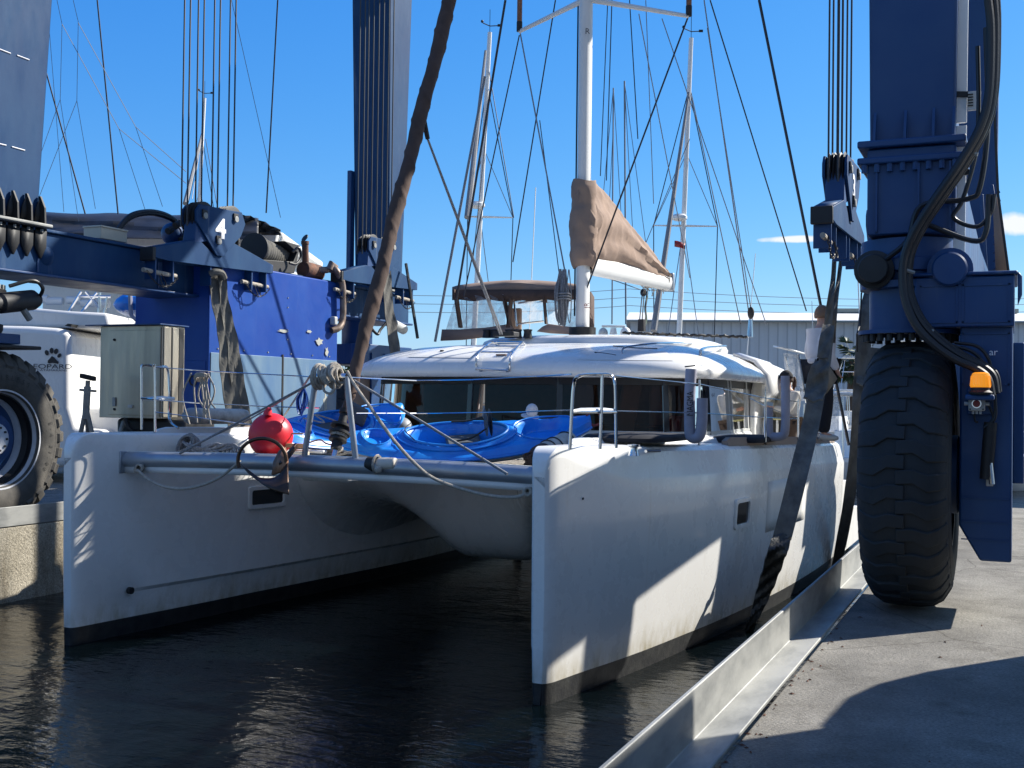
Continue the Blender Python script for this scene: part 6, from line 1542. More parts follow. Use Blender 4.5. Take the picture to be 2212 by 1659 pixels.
# ------------------------------------------------------------------ lifting blocks
HX = -10.25
def local(pts, x0=HX):
    return [(P(px, py, x=x0).y, P(px, py, x=x0).z) for px, py in pts]
def block(num, label):
    t = thing('hoist_block', label, 'hoist block', (HX, 13.1, 4.4), 'hoist blocks with spreader plates')
    o8 = local([(430.5,441),(491,453.5),(520.8,458.7),(528.4,484.7),(519,511),(486,547),(481,554),(467,552.4),(435.7,498.6),(421.8,476),(421.8,453.5)])
    obj('side_plate', MB().prism(o8, 'x', HX-.015, HX+.015), M['navyworn'], t, bev=.006); obj('side_plate', MB().prism(o8, 'x', HX-.25, HX-.22), M['navyworn'], t, bev=.006)
    cy = sum(p[0] for p in o8)/len(o8)
    c_ = P(463, 470, x=HX)
    for i, (px, py) in enumerate(((447,472),(508,480))):
        q = P(px, py, x=HX); mb = MB()
        for k in range(3): mb.lathe([(.05,-.03+k*.065),(.20,-.03+k*.065),(.235,-.02+k*.065),(.20,0+k*.065),(.235,.02+k*.065),(.2,.03+k*.065),(.05,.03+k*.065)], q+Vector((-.185,0,0)), (1,0,0), 28)
        obj('sheave', mb, M['black'], t)
    body = [(o8[0][0]-.03, o8[0][1]-.04), (o8[2][0], o8[2][1]-.12), (o8[3][0]-.02, o8[3][1]), (o8[8][0], o8[8][1]-.02), (o8[10][0]+.01, o8[10][1]-.3)]
    obj('block_body', MB().prism([(p[0], p[1]-.14) for p in body], 'x', HX-.218, HX-.017), M['navy'], t, bev=.01)
    for (px, py) in ((441,466),(508,474),(471,522)):
        q = P(px, py, x=HX+.016); obj('pin', MB().cyl(q, q+Vector((.035,0,0)), .045, 12), M['galv'], t, bev=.004); obj('pin_keeper', MB().obox(q+Vector((.01,0,.03)), (.012,0,0), (0,.05,0), (0,0,.05)), M['black'], t, bev=.004)
    if num: obj('number', text_mb(num, P(477, 496, x=HX+.016)+Vector((.003,0,0)), (0,1,0), Z, .38, .002, 1.15, .03), M['textw'], t, smooth=False)
    sp = local([(340,533),(432,517),(467,552.5),(481,554),(507,524.6),(590,571.5),(590.5,590.6),(486,578.5),(364.6,562.8),(338.5,556)])
    obj('spreader_plate', MB().prism(sp, 'x', HX-.04, HX-.018), M['navyworn'], t, bev=.005); obj('spreader_plate', MB().prism(sp, 'x', HX-.24, HX-.218), M['navyworn'], t, bev=.005)
    tp = [(sp[0][0]-.0, sp[0][1]), (sp[9][0], sp[9][1])]
    obj('spreader_end', MB().box(HX-.24, HX-.018, sp[0][0]-.06, sp[0][0]+.0, sp[9][1]-.04, sp[0][1]), M['black'], t, bev=.01)
    obj('spreader_end', MB().box(HX-.24, HX-.018, sp[5][0], sp[5][0]+.03, sp[6][1], sp[5][1]), M['navy'], t, bev=.01)
    for a_, b_ in ((0, 1), (4, 5)):
        obj('spreader_cover', MB().grid([[(HX-.22, y, z) for (y, z) in (sp[a_], sp[b_])], [(HX-.04, y, z) for (y, z) in (sp[a_], sp[b_])]]), M['navyworn'], t, solid=.012)
    bz = sp[8][1]
    for (ya, yb) in ((sp[9][0]+.02, sp[8][0]+.16), (sp[6][0]-.48, sp[6][0]-.10), (cy-.13, cy+.16)):
        zt = lerp(sp[9][1], sp[6][1], (ya-sp[9][0])/(sp[6][0]-sp[9][0]))-.0
        for y in (ya, yb-.03): obj('hanger_plate', MB().box(HX-.22, HX-.04, y, y+.025, zt-.28, zt+.02), M['navy'], t, bev=.004)
        q = Vector((HX-.38, (ya+yb)/2, zt-.19))
        if abs((ya+yb)/2-cy) > .3:
            obj('hanger_pin', MB().tube([Vector((HX-.1, ya-.16, zt-.17)), Vector((HX-.1, yb+.10, zt-.19))], .03, 10), M['rope'], t)
            ch = sag(Vector((HX-.05, ya-.14, zt-.18)), Vector((HX-.05, yb+.08, zt-.22)), .16, 16)
            mb = MB()
            for i, (p, p2) in enumerate(zip(ch, ch[1:])):
                d = (p2-p); m_ = (p+p2)/2; n_ = Vector((1,0,0)) if i % 2 else d.cross(Vector((1,0,0))).normalized()
                mb.tube([m_+d*.62*cos(a)+n_*.012*sin(a) for a in [2*pi*k/8 for k in range(8)]], .005, 4, closed=True)
            obj('safety_chain', mb, M['black'], t)
            obj('retaining_pin', MB().tube(spl([Vector((HX-.02, ya+.05, zt-.22)), Vector((HX, ya+.12, zt-.36)), Vector((HX, ya+.17, zt-.33)), Vector((HX-.02, ya+.10, zt-.2))], 5), .006, 5), M['black'], t)
    for i, px in enumerate((408, 438, 473, 507)):
        q = P(px, 470, x=HX)
        for dx in (-.17, -.07):
            obj('cable', MB().tube([(HX+dx, q.y+(.05 if dx > -.2 else 0), q.z-.1), (HX+dx, q.y+(.05 if dx > -.2 else 0), 11.25)], .0115, 6), M['wire'], t)
    return t
LS = 'blue hoist block numbered 4 in front of the left beam and engine box'
H4 = block('4', LS); bpy.context.view_layer.update()
def clone(src, dx, dy, dz, num, label):
    c_ = src.copy(); COL.objects.link(c_); c_.location = src.location+Vector((dx, dy, dz)); c_['label'] = label
    for ch in [q for q in bpy.data.objects if q.parent == src]:
        if ch.name.split('.')[0] == 'number': continue
        d = ch.copy(); COL.objects.link(d); d.parent = c_; d.matrix_parent_inverse = ch.matrix_parent_inverse
    q = P(476, 497, x=HX+.016)+Vector((.003+dx,dy,dz))
    obj('number', text_mb(num, q, (0,1,0), Z, .38, .002, 1.15, .03), M['textw'], c_, smooth=False)
    return c_
H2 = clone(H4, 0, 4.55, 0.17, '2', 'blue hoist block numbered 2 in front of the far left column')
H3 = clone(H4, 8.56, .1, .06, '3', 'blue hoist block hanging clear against the sky left of the right column')
H1 = clone(H4, 8.58, 3.85, .06, '1', 'hoist block mostly hidden behind the near right column')
# ------------------------------------------------------------------ slings
def ribbon(name, pts, widths, mt, parent, wd=(1,.25,0), th=.02, nn=6, wob=.01):
    c_ = spl(pts, nn); n = len(c_); mb = MB(); rows = []
    wv = Vector(wd).normalized()
    for i, p in enumerate(c_):
        k = i/(n-1); w = interp([(j/(len(widths)-1), v) for j, v in enumerate(widths)], k)/2
        t_ = (c_[min(i+1, n-1)]-c_[max(i-1, 0)]).normalized(); s_ = (wv-t_*wv.dot(t_)).normalized(); nn_ = s_.cross(t_)
        r = []
        for j in range(7):
            u = j/3-1; r.append(p+s_*w*u+nn_*(wob*sin(i*.9+j*1.4)+.012*(1-u*u)))
        for j in range(7):
            u = 1-j/3; r.append(p+s_*w*u+nn_*(wob*sin(i*.9+(6-j)*1.4)+.012*(1-u*u)+th))
        rows.append(r)
    mb.grid(rows, True); mb.cap(rows[0]); mb.cap(rows[-1]); return obj(name, mb, mt, parent, ang=50)
def C3(*a): return [P(x, y, x=xx) for x, y, xx in a]
t = thing('lifting_sling', 'wide grey sling hanging in front of the sunlit hull, black below the waterline', 'sling', P(1810, 560, x=-2.0), 'webbing slings under the hoist blocks')
ribbon('sling_leg', C3((1803,552,-2.0),(1800,600,-2.0),(1795,640,-2.0),(1790,690,-2.02),(1788,740,-2.02)), (.05,.055,.07,.09,.1), M['sling'], t)
ribbon('sling_leg', C3((1818,552,-1.98),(1812,600,-1.98),(1806,640,-1.98),(1800,690,-1.98),(1795,740,-2.0)), (.05,.05,.06,.08,.1), M['sling'], t)
ribbon('webbing', C3((1795,690,-2.0),(1788,740,-2.02),(1778,800,-2.05),(1763,860,-2.08),(1748,930,-2.1),(1728,1010,-2.12),(1708,1090,-2.16),(1690,1160,-2.2)), (.10,.12,.15,.18,.19,.195,.19,.185), M['sling'], t, wob=.006)
ribbon('sling_sleeve', C3((1776,776,-1.98),(1770,800,-1.98),(1765,830,-2.0),(1756,862,-2.0)), (.15,.20,.23,.20), M['sling'], t, wob=.02)
ribbon('sling_sleeve', C3((1790,700,-1.96),(1783,740,-1.96),(1777,772,-1.97)), (.13,.14,.12), M['sling'], t, wob=.012)
obj('sleeve_flap', MB().add([P(1782,776,x=-1.97), P(1808,818,x=-1.9), P(1785,850,x=-1.97), P(1776,800,x=-2.0)], [(0,1,2,3)]), M['sling'], t, solid=.012)
ribbon('protective_cover', C3((1691,1152,-2.2),(1680,1190,-2.22),(1664,1240,-2.32),(1646,1290,-2.42),(1628,1338,-2.5),(1612,1385,-2.6)), (.18,.19,.17,.14,.09,.06), M['slingd'], t, th=.035, wob=.02, nn=10)
t = thing('lifting_sling', 'dark sling at the stern edge of the near hull beside the right tyre', 'sling', P(1875, 560, x=-2.0), 'webbing slings under the hoist blocks')
ribbon('webbing', C3((1893,585,-1.9),(1876,640,-1.9),(1868,700,-1.9),(1862,800,-1.92),(1855,880,-1.94),(1850,960,-1.98),(1840,1040,-2.06),(1826,1130,-2.2),(1806,1225,-2.4)), (.10,.14,.18,.2,.17,.16,.15,.15,.13), M['sling'], t, wob=.012)
ribbon('sling_sleeve', C3((1882,750,-1.85),(1878,790,-1.85),(1868,830,-1.86)), (.2,.3,.22), M['sling'], t, wob=.01)
obj('tag_line', MB().tube([P(1861,632,x=-1.95), P(1858,700,x=-1.95), P(1851,722,x=-1.95), P(1852,760,x=-1.95)], .012, 5), M['black'], t)
t = thing('lifting_sling', 'grey brown sling hanging from block 4 over the blue engine box', 'sling', P(475, 590, x=-10.3), 'webbing slings under the hoist blocks')
ribbon('webbing', C3((468,588,-10.3),(472,640,-10.25),(480,690,-10.2),(488,740,-10.15),(492,800,-10.1),(502,860,-10.05),(512,925,-10.0)), (.22,.22,.19,.20,.22,.24,.24), M['sling'], t, wd=(.5,.85,0), wob=.014)
ribbon('webbing', C3((480,590,-10.22),(484,640,-10.2),(492,690,-10.15),(503,740,-10.1),(510,800,-10.03),(520,860,-10.0),(533,925,-9.95)), (.12,.12,.16,.16,.2,.2,.2), M['sling'], t, wd=(.5,.85,0), wob=.014)
obj('end_cover', MB().tube(spl(C3((455,592,-10.3),(463,588,-10.25),(478,590,-10.2),(484,602,-10.2)), 4), .05, 8), M['sling'], t)
t = thing('lifting_sling', 'narrow sling hanging from block 2 behind the furled brown sail', 'sling', P(835, 590, x=-10.3), 'webbing slings under the hoist blocks')
ribbon('webbing', C3((836,582,-10.3),(838,620,-10.2),(840,660,-10.1),(846,700,-10.0),(852,745,-9.9),(856,790,-9.8)), (.16,.16,.18,.2,.2,.2), M['sling'], t, wd=(.5,.85,0), wob=.012)
# thin sling wires right of block 2
o = obj('wire_sling', MB().tube([P(877,570,x=-10.2), P(902,730,x=-9.7)], .03, 6), M['slingd']); tag(o, 'pair of thin dark wires running down from the far end of block 2', 'wire')
# ================================================================== DECK GEAR
def kayak(A, B, width, depth, label, roll=0.0, feats=()):
    A, B = Vector(A), Vector(B); d = B-A; L = d.length; ex = d.normalized(); ey = Z.cross(ex).normalized(); ez = ex.cross(ey)
    if roll:
        Rm = Matrix.Rotation(roll, 3, ex); ey = Rm @ ey; ez = Rm @ ez
    t = thing('kayak', label, 'kayak', A)
    def W(k): return width/2*max(.02, (sin(pi*min(1, max(0, k*.96+.02))))**.62)
    def rocker(k): return .10*abs(2*k-1)**2.6
    NS, NV = 110, 36
    def well(k, v):      # signed: -depth factor and rim
        h = 0.0
        for (kc, kl, wv, dp, rim) in feats:
            e = sqrt(((k-kc)/kl)**2+(v/wv)**2)
            if e < 1.0: h -= dp*min(1, (1-e)/.16)
            if rim: h += rim*math.exp(-((e-1.10)/.09)**2)
            h -= rim*.35*math.exp(-((e-1.32)/.07)**2)
        return h
    rows, low = [], []
    for i in range(NS+1):
        k = i/NS; w = W(k); rz = rocker(k); r = []
        for j in range(NV+1):
            v = 2*j/NV-1; crown = .06*(1-v*v)*(.4+.6*abs(2*k-1))
            h = depth*.62+rz+crown*1.0-.03*abs(v)**6+well(k, v*w/(width/2))
            h += .012*math.exp(-((abs(v)-.78)/.06)**2)
            r.append(A+ex*(k*L)+ey*(v*w)+ez*h)
        rows.append(r)
        l = []
        for j in range(15):
            a = pi*j/14; v = -cos(a); z = depth*.62+rz-.03-(depth*.58)*sin(a)**.8*(1-.55*abs(2*k-1)**3)
            l.append(A+ex*(k*L)+ey*(v*w*(1.0-.10*sin(a)))+ez*z)
        low.append(l)
    obj('kayak_deck', MB().grid(rows), M['kay'], t, ang=50, solid=.006)
    mb = MB().grid(low); mb.cap(low[0]); mb.cap(low[-1]); obj('kayak_hull', mb, M['kayw'], t, ang=60)
    mb = MB(); 
    for sd in (-1, 1):
        mb.tube([A+ex*(k/60*L)+ey*(sd*(W(k/60)+.006))+ez*(depth*.62+rocker(k/60)-.035) for k in range(61)], .014, 6)
    obj('rub_rail', mb, M['kay'], t)
    def P3(k, v):
        w = W(k); vv = max(-1, min(1, v/w)); h = depth*.62+rocker(k)+.06*(1-vv*vv)*(.4+.6*abs(2*k-1))
        return A+ex*(k*L)+ey*v+ez*h
    for n_, (kc, kl, wv, dp, rim) in enumerate(feats):
        for e_, r_, dz in (((1.06, .013, .045), (1.24, .010, .018)) if rim > .03 else ((1.05, .008, .02),)):
            rg = [P3(kc+kl*e_*cos(a), wv*e_*width/2*sin(a))+ez*dz for a in [2*pi*i/48 for i in range(48)]]
            obj('cockpit_rim' if rim > .03 else 'hatch_rim', MB().tube(rg, r_, 8, closed=True), M['kayr'] if e_ < 1.1 else M['kay'], t)
    kc, kl, wv, dp, rim = feats[0]
    fl = [[P3(kc-kl*.35+kl*.5*s_*cos(a), wv*.8*s_*width/2*sin(a))-ez*(dp-.035) for a in [2*pi*i/24 for i in range(24)]] for s_ in (.02, 1.0)]
    obj('cockpit_floor', MB().grid(fl, True), M['kayw'], t)
    return t, (lambda k, v, h: A+ex*(k*L)+ey*v+ez*h), ex, ey, ez
FE = ((.47,.19,.62,.20,.035),(.16,.055,.42,.06,.02),(.81,.11,.60,.13,.012))
t, kp, ex, ey, ez = kayak((-6.08,9.60,1.76), (-3.95,10.95,1.95), .82, .28, 'longer blue sit-in kayak lying across the foredeck with its stern by the right pulpit', .40, FE)
q = kp(.585, -.0, .33)
mb = MB(); mb.grid([[q+ey*(.17*cos(a)*s_)+ez*(.13*sin(a)*s_)+ex*(.03-.03*s_) for a in [2*pi*i/24 for i in range(24)]] for s_ in (0,.5,.9,1.0)], True); mb.grid([[q+ey*(.17*cos(a)*s_)+ez*(.13*sin(a)*s_)+ex*.045 for a in [2*pi*i/24 for i in range(24)]] for s_ in (1.0,.9,0)], True)
obj('backrest', mb, M['seat'], t, bev=0)
obj('seat_pad', MB().obox(kp(.5, 0, .10), ex*.17, ey*.2, ez*.03), M['seat'], t, bev=.02)
for sd in (-1, 1): obj('seat_strap', MB().tube(spl([kp(.58, sd*.14, .33), kp(.52, sd*.2, .27), kp(.46, sd*.23, .26)], 4), .01, 5), M['black'], t)
obj('deck_bungee', MB().tube(spl([kp(.30, -.2, .29), kp(.27, 0, .31), kp(.30, .2, .29)], 5), .006, 5), M['black'], t)
obj('carry_handle', MB().tube(spl([kp(.985, 0, .33), kp(1.01, .03, .36), kp(1.04, .02, .33), kp(1.04, -.03, .26), kp(1.01, -.04, .24), kp(.99, 0, .29)], 5), .012, 6), mat('faded_red_cord', (0.30,0.06,0.05), .8), t)
FE2 = ((.50,.20,.62,.18,.035),(.20,.06,.42,.06,.02),(.84,.10,.60,.12,.012))
t, kp, ex, ey, ez = kayak((-6.98,9.6,1.80), (-6.93,12.2,2.04), .76, .28, 'farther blue kayak on the left of the deck with rippled bow beside the red buoy', .42, FE2)
obj('backrest', MB().obox(kp(.60, 0, .32), ex*.03, ey*.17, ez*.11), M['seat'], t, bev=.03); obj('seat_pad', MB().obox(kp(.5, 0, .10), ex*.17, ey*.2, ez*.03), M['seat'], t, bev=.02)
obj('paddle_line', MB().tube(spl([kp(.28, .1, .30), kp(.32, -.1, .33), kp(.36, .1, .32), kp(.40, -.2, .33), kp(.33, -.28, .28)], 6), .008, 5), M['rope'], t)
# paddle blades / white gear between the kayaks
o = thing('deck_gear', 'white plastic chocks and a tan board on the crossbeam beside the furler', 'deck gear', P(690, 985, y=9.3))
obj('board', MB().obox(P(622, 962, y=9.25), (.19,0,0), (0,.03,0), (0,0,.02)), mat('tan_board', (0.45,0.24,0.12), .7), o, bev=.005)
obj('chock', MB().obox(P(686, 994, y=9.15), (.12,0,0), (0,.05,0), (0,0,.035)), M['whitep'], o, bev=.02); obj('chock', MB().obox(P(645, 984, y=9.2), (.10,0,0), (0,.04,0), (0,0,.04)), M['cream'], o, bev=.01); obj('chock', MB().obox(P(672, 975, y=9.35), (.16,0,0), (0,.04,0), (0,0,.015)), M['whitep'], o, bev=.01)
obj('loose_line', MB().tube(spl([P(655,960,y=9.5), P(690,950,y=9.6), P(705,958,y=9.5), P(740,968,y=9.3), P(720,985,y=9.2), P(760,975,y=9.3)], 6), .01, 5), M['rope'], o)
# buoys and fenders
def buoy(px, py, y, r, m, label, nm='fender_ball'):
    q = P(px, py, y=y); t = thing(nm, label, 'buoy', q)
    obj('float_body', MB().ball(q, r, r, r*1.02, 28, 18), M[m], t); obj('rope_eye', MB().tube([q+Vector((r*.15,-.1,r*.95)), q+Vector((r*.2,-.1,r*1.25))], [r*.22, r*.12], 10), M[m], t)
    return t, q
t, q = buoy(585, 941, 9.25, .215, 'red', 'round red inflatable mooring buoy on the left of the foredeck', 'mooring_buoy')
mk = mat('faded_pink_marks', (0.55,0.10,0.12), .5)
buoy(866, 928, 12.2, .15, 'greyv', 'round grey ball fender in front of the saloon window between the kayaks')
def fender(a, b, r, m, label, band=True):
    a, b = Vector(a), Vector(b); ax = (b-a).normalized(); L = (b-a).length; t = thing('fender', label, 'fender', a)
    obj('fender_body', MB().lathe([(0,0),(r*.3,.0),(r*.45,.03),(r*.9,.07),(r,.12),(r,L-.12),(r*.9,L-.07),(r*.45,L-.03),(r*.3,L),(0,L)], a, ax, 26), M[m], t)
    obj('fender_end', MB().lathe([(0,-.01),(r*.5,-.005),(r*.98,.06),(r*1.01,.11),(r*1.01,.16)], a, ax, 26), M['greyv' if band else 'hair'], t)
    return t
fender(P(400,898,y=9.6), P(538,900,y=10.6), .085, 'fend', 'long grimy cream fender with a grey end on the left hull deck')
t = fender(P(1155,990,y=9.55), P(1238,948,y=10.2), .10, 'fend', 'fat cream fender with a dark frayed end wedged beside the right bow', False)
for k in (.35,.5,.8):
    a, b = P(1155,990,y=9.55), P(1238,948,y=10.2); ax = (b-a).normalized(); c_ = a.lerp(b, k); e1 = ax.cross(Z).normalized(); e2 = ax.cross(e1)
    obj('lashing', MB().tube([c_+(e1*cos(u)+e2*sin(u))*.105 for u in [2*pi*i/20 for i in range(20)]], .007, 5, closed=True), M['black'], t)
mb = MB()
for i in range(24):
    a = P(1155,990,y=9.55); mb.tube(spl([a+Vector((random.uniform(-.07,.07), 0, random.uniform(-.07,.07))), a+Vector((random.uniform(-.10,.02), -.05, random.uniform(-.10,.04))), a+Vector((random.uniform(-.12,.04), -.04, random.uniform(-.14,.0)))], 3), .009, 4)
obj('frayed_end', mb, M['hair'], t)
t = thing('float', 'small black and grey float lying on the crossbeam right of the furler', 'float', P(820, 1003, y=8.97))
obj('float_cap', MB().cyl(P(793,1000,y=8.97), P(812,1004,y=8.97), .06, 14, .075), M['black'], t, bev=.01); obj('float_body', MB().cyl(P(818,1003,y=8.96), P(856,1002,y=8.96), .062, 16, .055), M['fend'], t, bev=.012)
obj('lashing', MB().tube([P(815,1003,y=8.96)+Vector((0,.08*cos(a),.08*sin(a))) for a in [2*pi*i/14 for i in range(14)]], .012, 5, closed=True), M['rope'], t); obj('knot', MB().ball(P(817,1015,y=8.88), .035, n=10, m=6), M['rope'], t)
# ropes
def coil(name, label, cat, mb, m): o = obj(name, mb, M[m]); return tag(o, label, cat)
mb = MB()
c0 = P(716, 812, y=8.96)
for i in range(17):
    px = 684+i*3.1; c_ = P(px, 812+2*sin(i), y=8.97); r_ = .075+.025*sin(i*.6+.5)
    mb.tube([c_+Vector((.012*sin(a+i), r_*cos(a), r_*1.15*sin(a))) for a in [2*pi*k/16 for k in range(16)]], .0125, 7, closed=True)
for i in range(7):
    a = P(690+i*5, 796+4*sin(i*2), y=8.88); b = P(700+i*4, 826+5*sin(i), y=8.86); mb.tube(spl([a, a.lerp(b, .5)+Vector((.03*sin(i*2),-.03,0)), b], 5), .0125, 7)
mb.tube(spl([P(698,832,y=8.9), P(701,845,y=8.9), P(712,850,y=8.9), P(722,842,y=8.9), P(722,826,y=8.9)], 6), .0125, 7)
coil('coiled_rope', 'cream rope wound in a thick bundle on top of the crossbeam striker', 'rope', mb, 'rope')
mb = MB()
for i in range(11):
    cx_, cy_ = 402+i*1.2, 955; w = 13+3*sin(i); h_ = 28-1.1*i
    mb.tube([P(cx_+w*cos(a)+.2*h_*sin(a), cy_+h_*sin(a)*-.9+8, y=9.5+.012*i)+Vector((0,.03*sin(a+i),0)) for a in [2*pi*k/22 for k in range(22)]], .014, 7, closed=True)
for i in range(8):
    x0 = 395+i*8; mb.tube(spl([P(x0, 955+i*3, y=9.42), P(x0+28, 975-3*(i % 3), y=9.40), P(x0+60, 962+4*sin(i*2), y=9.45), P(x0+75, 978, y=9.42), P(x0+40, 985, y=9.38), P(x0+10, 980-i, y=9.38)], 6), .014, 7)
coil('coiled_rope', 'grey mooring rope coiled on the left foredeck behind the crossbeam', 'rope', mb, 'ropegrey')
o = obj('mooring_line', MB().tube(spl([P(297,1015,y=8.85), P(318,1034,y=8.85), P(350,1050,y=8.85), P(390,1056,y=8.85), P(430,1050,y=8.85), P(470,1034,y=8.85), P(505,1008,y=8.8), P(518,995,y=8.78)], 6), .014, 8), M['rope']); tag(o, 'pale rope sagging below the left end of the crossbeam to the anchor', 'rope')
o = obj('mooring_line', MB().tube(spl([P(750,802,y=8.95), P(765,830,y=8.9), P(800,880,y=8.8), P(850,950,y=8.72), P(900,1005,y=8.70), P(940,1035,y=8.75), P(1000,1057,y=8.82), P(1060,1071,y=8.88), P(1110,1074,y=8.9), P(1140,1066,y=8.92), P(1150,1060,y=8.95)], 6), .0145, 8), M['rope']); tag(o, 'pale twisted rope curving from the striker head down to the right end of the crossbeam', 'rope')
mb = MB()
for (cx_, cy_) in ((1140,1062),(300,1012)):
    for i in range(5): mb.tube([P(cx_+(7+2*i % 3)*cos(a+i), cy_+8*sin(a*1+i*.7), y=8.9+.02*i) for a in [2*pi*k/12 for k in range(12)]], .013, 6, closed=True)
    if cx_ > 900: coil('rope_knot', 'pale rope knot at the right end of the crossbeam', 'rope', mb, 'rope'); mb = MB()
    else: coil('rope_knot', 'pale rope knot tied under the left end of the crossbeam', 'rope', mb, 'rope')
# blue bundle of lines hanging near the striker
mb = MB()
for i in range(10):
    x0 = 650+random.uniform(-4,6); mb.tube(spl([P(656,838,y=9.3), P(x0-6,865,y=9.3), P(x0,890+random.uniform(-6,8),y=9.3), P(x0+9,862,y=9.3), P(657,838,y=9.3)], 5), .006, 5)
coil('hank_of_line', 'thin blue and white line hanging in a hank left of the striker', 'rope', mb, 'bluep')
# anchor with roll bar
t = thing('anchor', 'dark plough anchor with a round roll bar hanging ahead of the crossbeam', 'anchor', P(570, 1000, y=8.7))
dkb = mat('bronze_brown_metal', (0.05,0.032,0.022), 0.38, 0.6, col2=(0.09,0.05,0.03), vscale=8); lit = mat('sunlit_fluke_metal', (0.30,0.15,0.08), 0.5, 0.4, col2=(0.2,0.1,0.06), vscale=6)  # paler copy for the inner fluke carries its sunlit tone in the colour
hoop = [P(566+52*cos(a), 994-47*sin(a), y=8.66+.06*cos(a)) for a in [-.35+ (pi+.7)*i/30 for i in range(31)]]
obj('roll_bar', MB().tube(hoop, .017, 10), dkb, t)
L_ = [P(517,1000,y=8.7), P(540,1022,y=8.62), P(570,1030,y=8.6), P(600,1026,y=8.62), P(622,1000,y=8.72)]
Lr = spl(L_, 6); tip = P(622, 1064, y=8.5); rows = []
for k in range(9):
    q = k/8; r = []
    for i, p in enumerate(Lr):
        u = i/(len(Lr)-1); tgt = P(lerp(596,624,u), lerp(1062,1068,u), y=8.5); r.append(p.lerp(tgt, q**.85)+Vector((0, -.05*sin(pi*u)*sin(pi*q), -.015*sin(pi*u)*(1-q))))
    rows.append(r)
obj('fluke', MB().grid(rows), dkb, t, solid=.012, ang=60)
a = [P(622,998,y=8.72), P(616,966,y=8.8), P(604,974,y=8.82), P(592,998,y=8.80), P(588,1026,y=8.70), P(606,1020,y=8.66)]
obj('fluke_inner', MB().add(a, [tuple(range(len(a)))]), lit, t, solid=.02)
obj('shank', MB().bar(P(606,1005,y=8.7), P(640,962,y=9.0), .03, .05), dkb, t, bev=.004)
# rack arms with padded covers
def arm(pts, r, label, y, txt=None, tp=None):
    q = [P(a, b, y=y) for a, b in pts]; o = obj('padded_rack_arm', MB().tube(spl(q, 6), r, 14), M['purp'], CAT, ang=60); o['label'] = label
    obj('rack_arm_tie', MB().tube([q[0]+Vector((-.05,-.04,.02)), q[0]+Vector((.05,-.04,.03))], .007, 5), M['black'], o)
    if txt: obj('arm_lettering', text_mb(txt, P(*tp, y=y-r-.004), Z, -R0, .085, .002, .75), M['text'], o, smooth=False)
    return o
arm(((1493,797),(1490,860),(1490,925),(1493,943),(1504,946),(1512,938),(1516,910),(1517,860)), .052, 'padded arm with MAGMA lettering on the near hull', s1-.1, 'MAGMA', (1491,872))
arm(((1696,812),(1697,870),(1696,925),(1690,941),(1668,943),(1661,935),(1660,880)), .05, 'padded arm near the woman in the cap', s2+.4)
arm(((455,778),(452,830),(450,905)), .062, 'slim padded arm beside the left pulpit', ya+.4, 'MAGMA', (453,850))
# white sun hat
t = thing('cap', 'small white cap hanging on the lifeline in front of the dark saloon window', 'cap', P(1150, 886, y=12.6))
q = P(1149, 887, y=12.6); obj('cap_crown', MB().ball(q, .075, .07, .085, 18, 12), M['shirt'], t); obj('cap_brim', MB().lathe([(.05,-.01),(.11,-.02),(.112,-.012),(.05,.0)], q+Vector((-.02,0,-.05)), (.2,-.2,1), 20), M['shirt'], t)
obj('cap_cord', MB().tube([q+Vector((-.05,0,-.06)), q+Vector((-.06,0,-.16))], .006, 5), M['cream'], t)
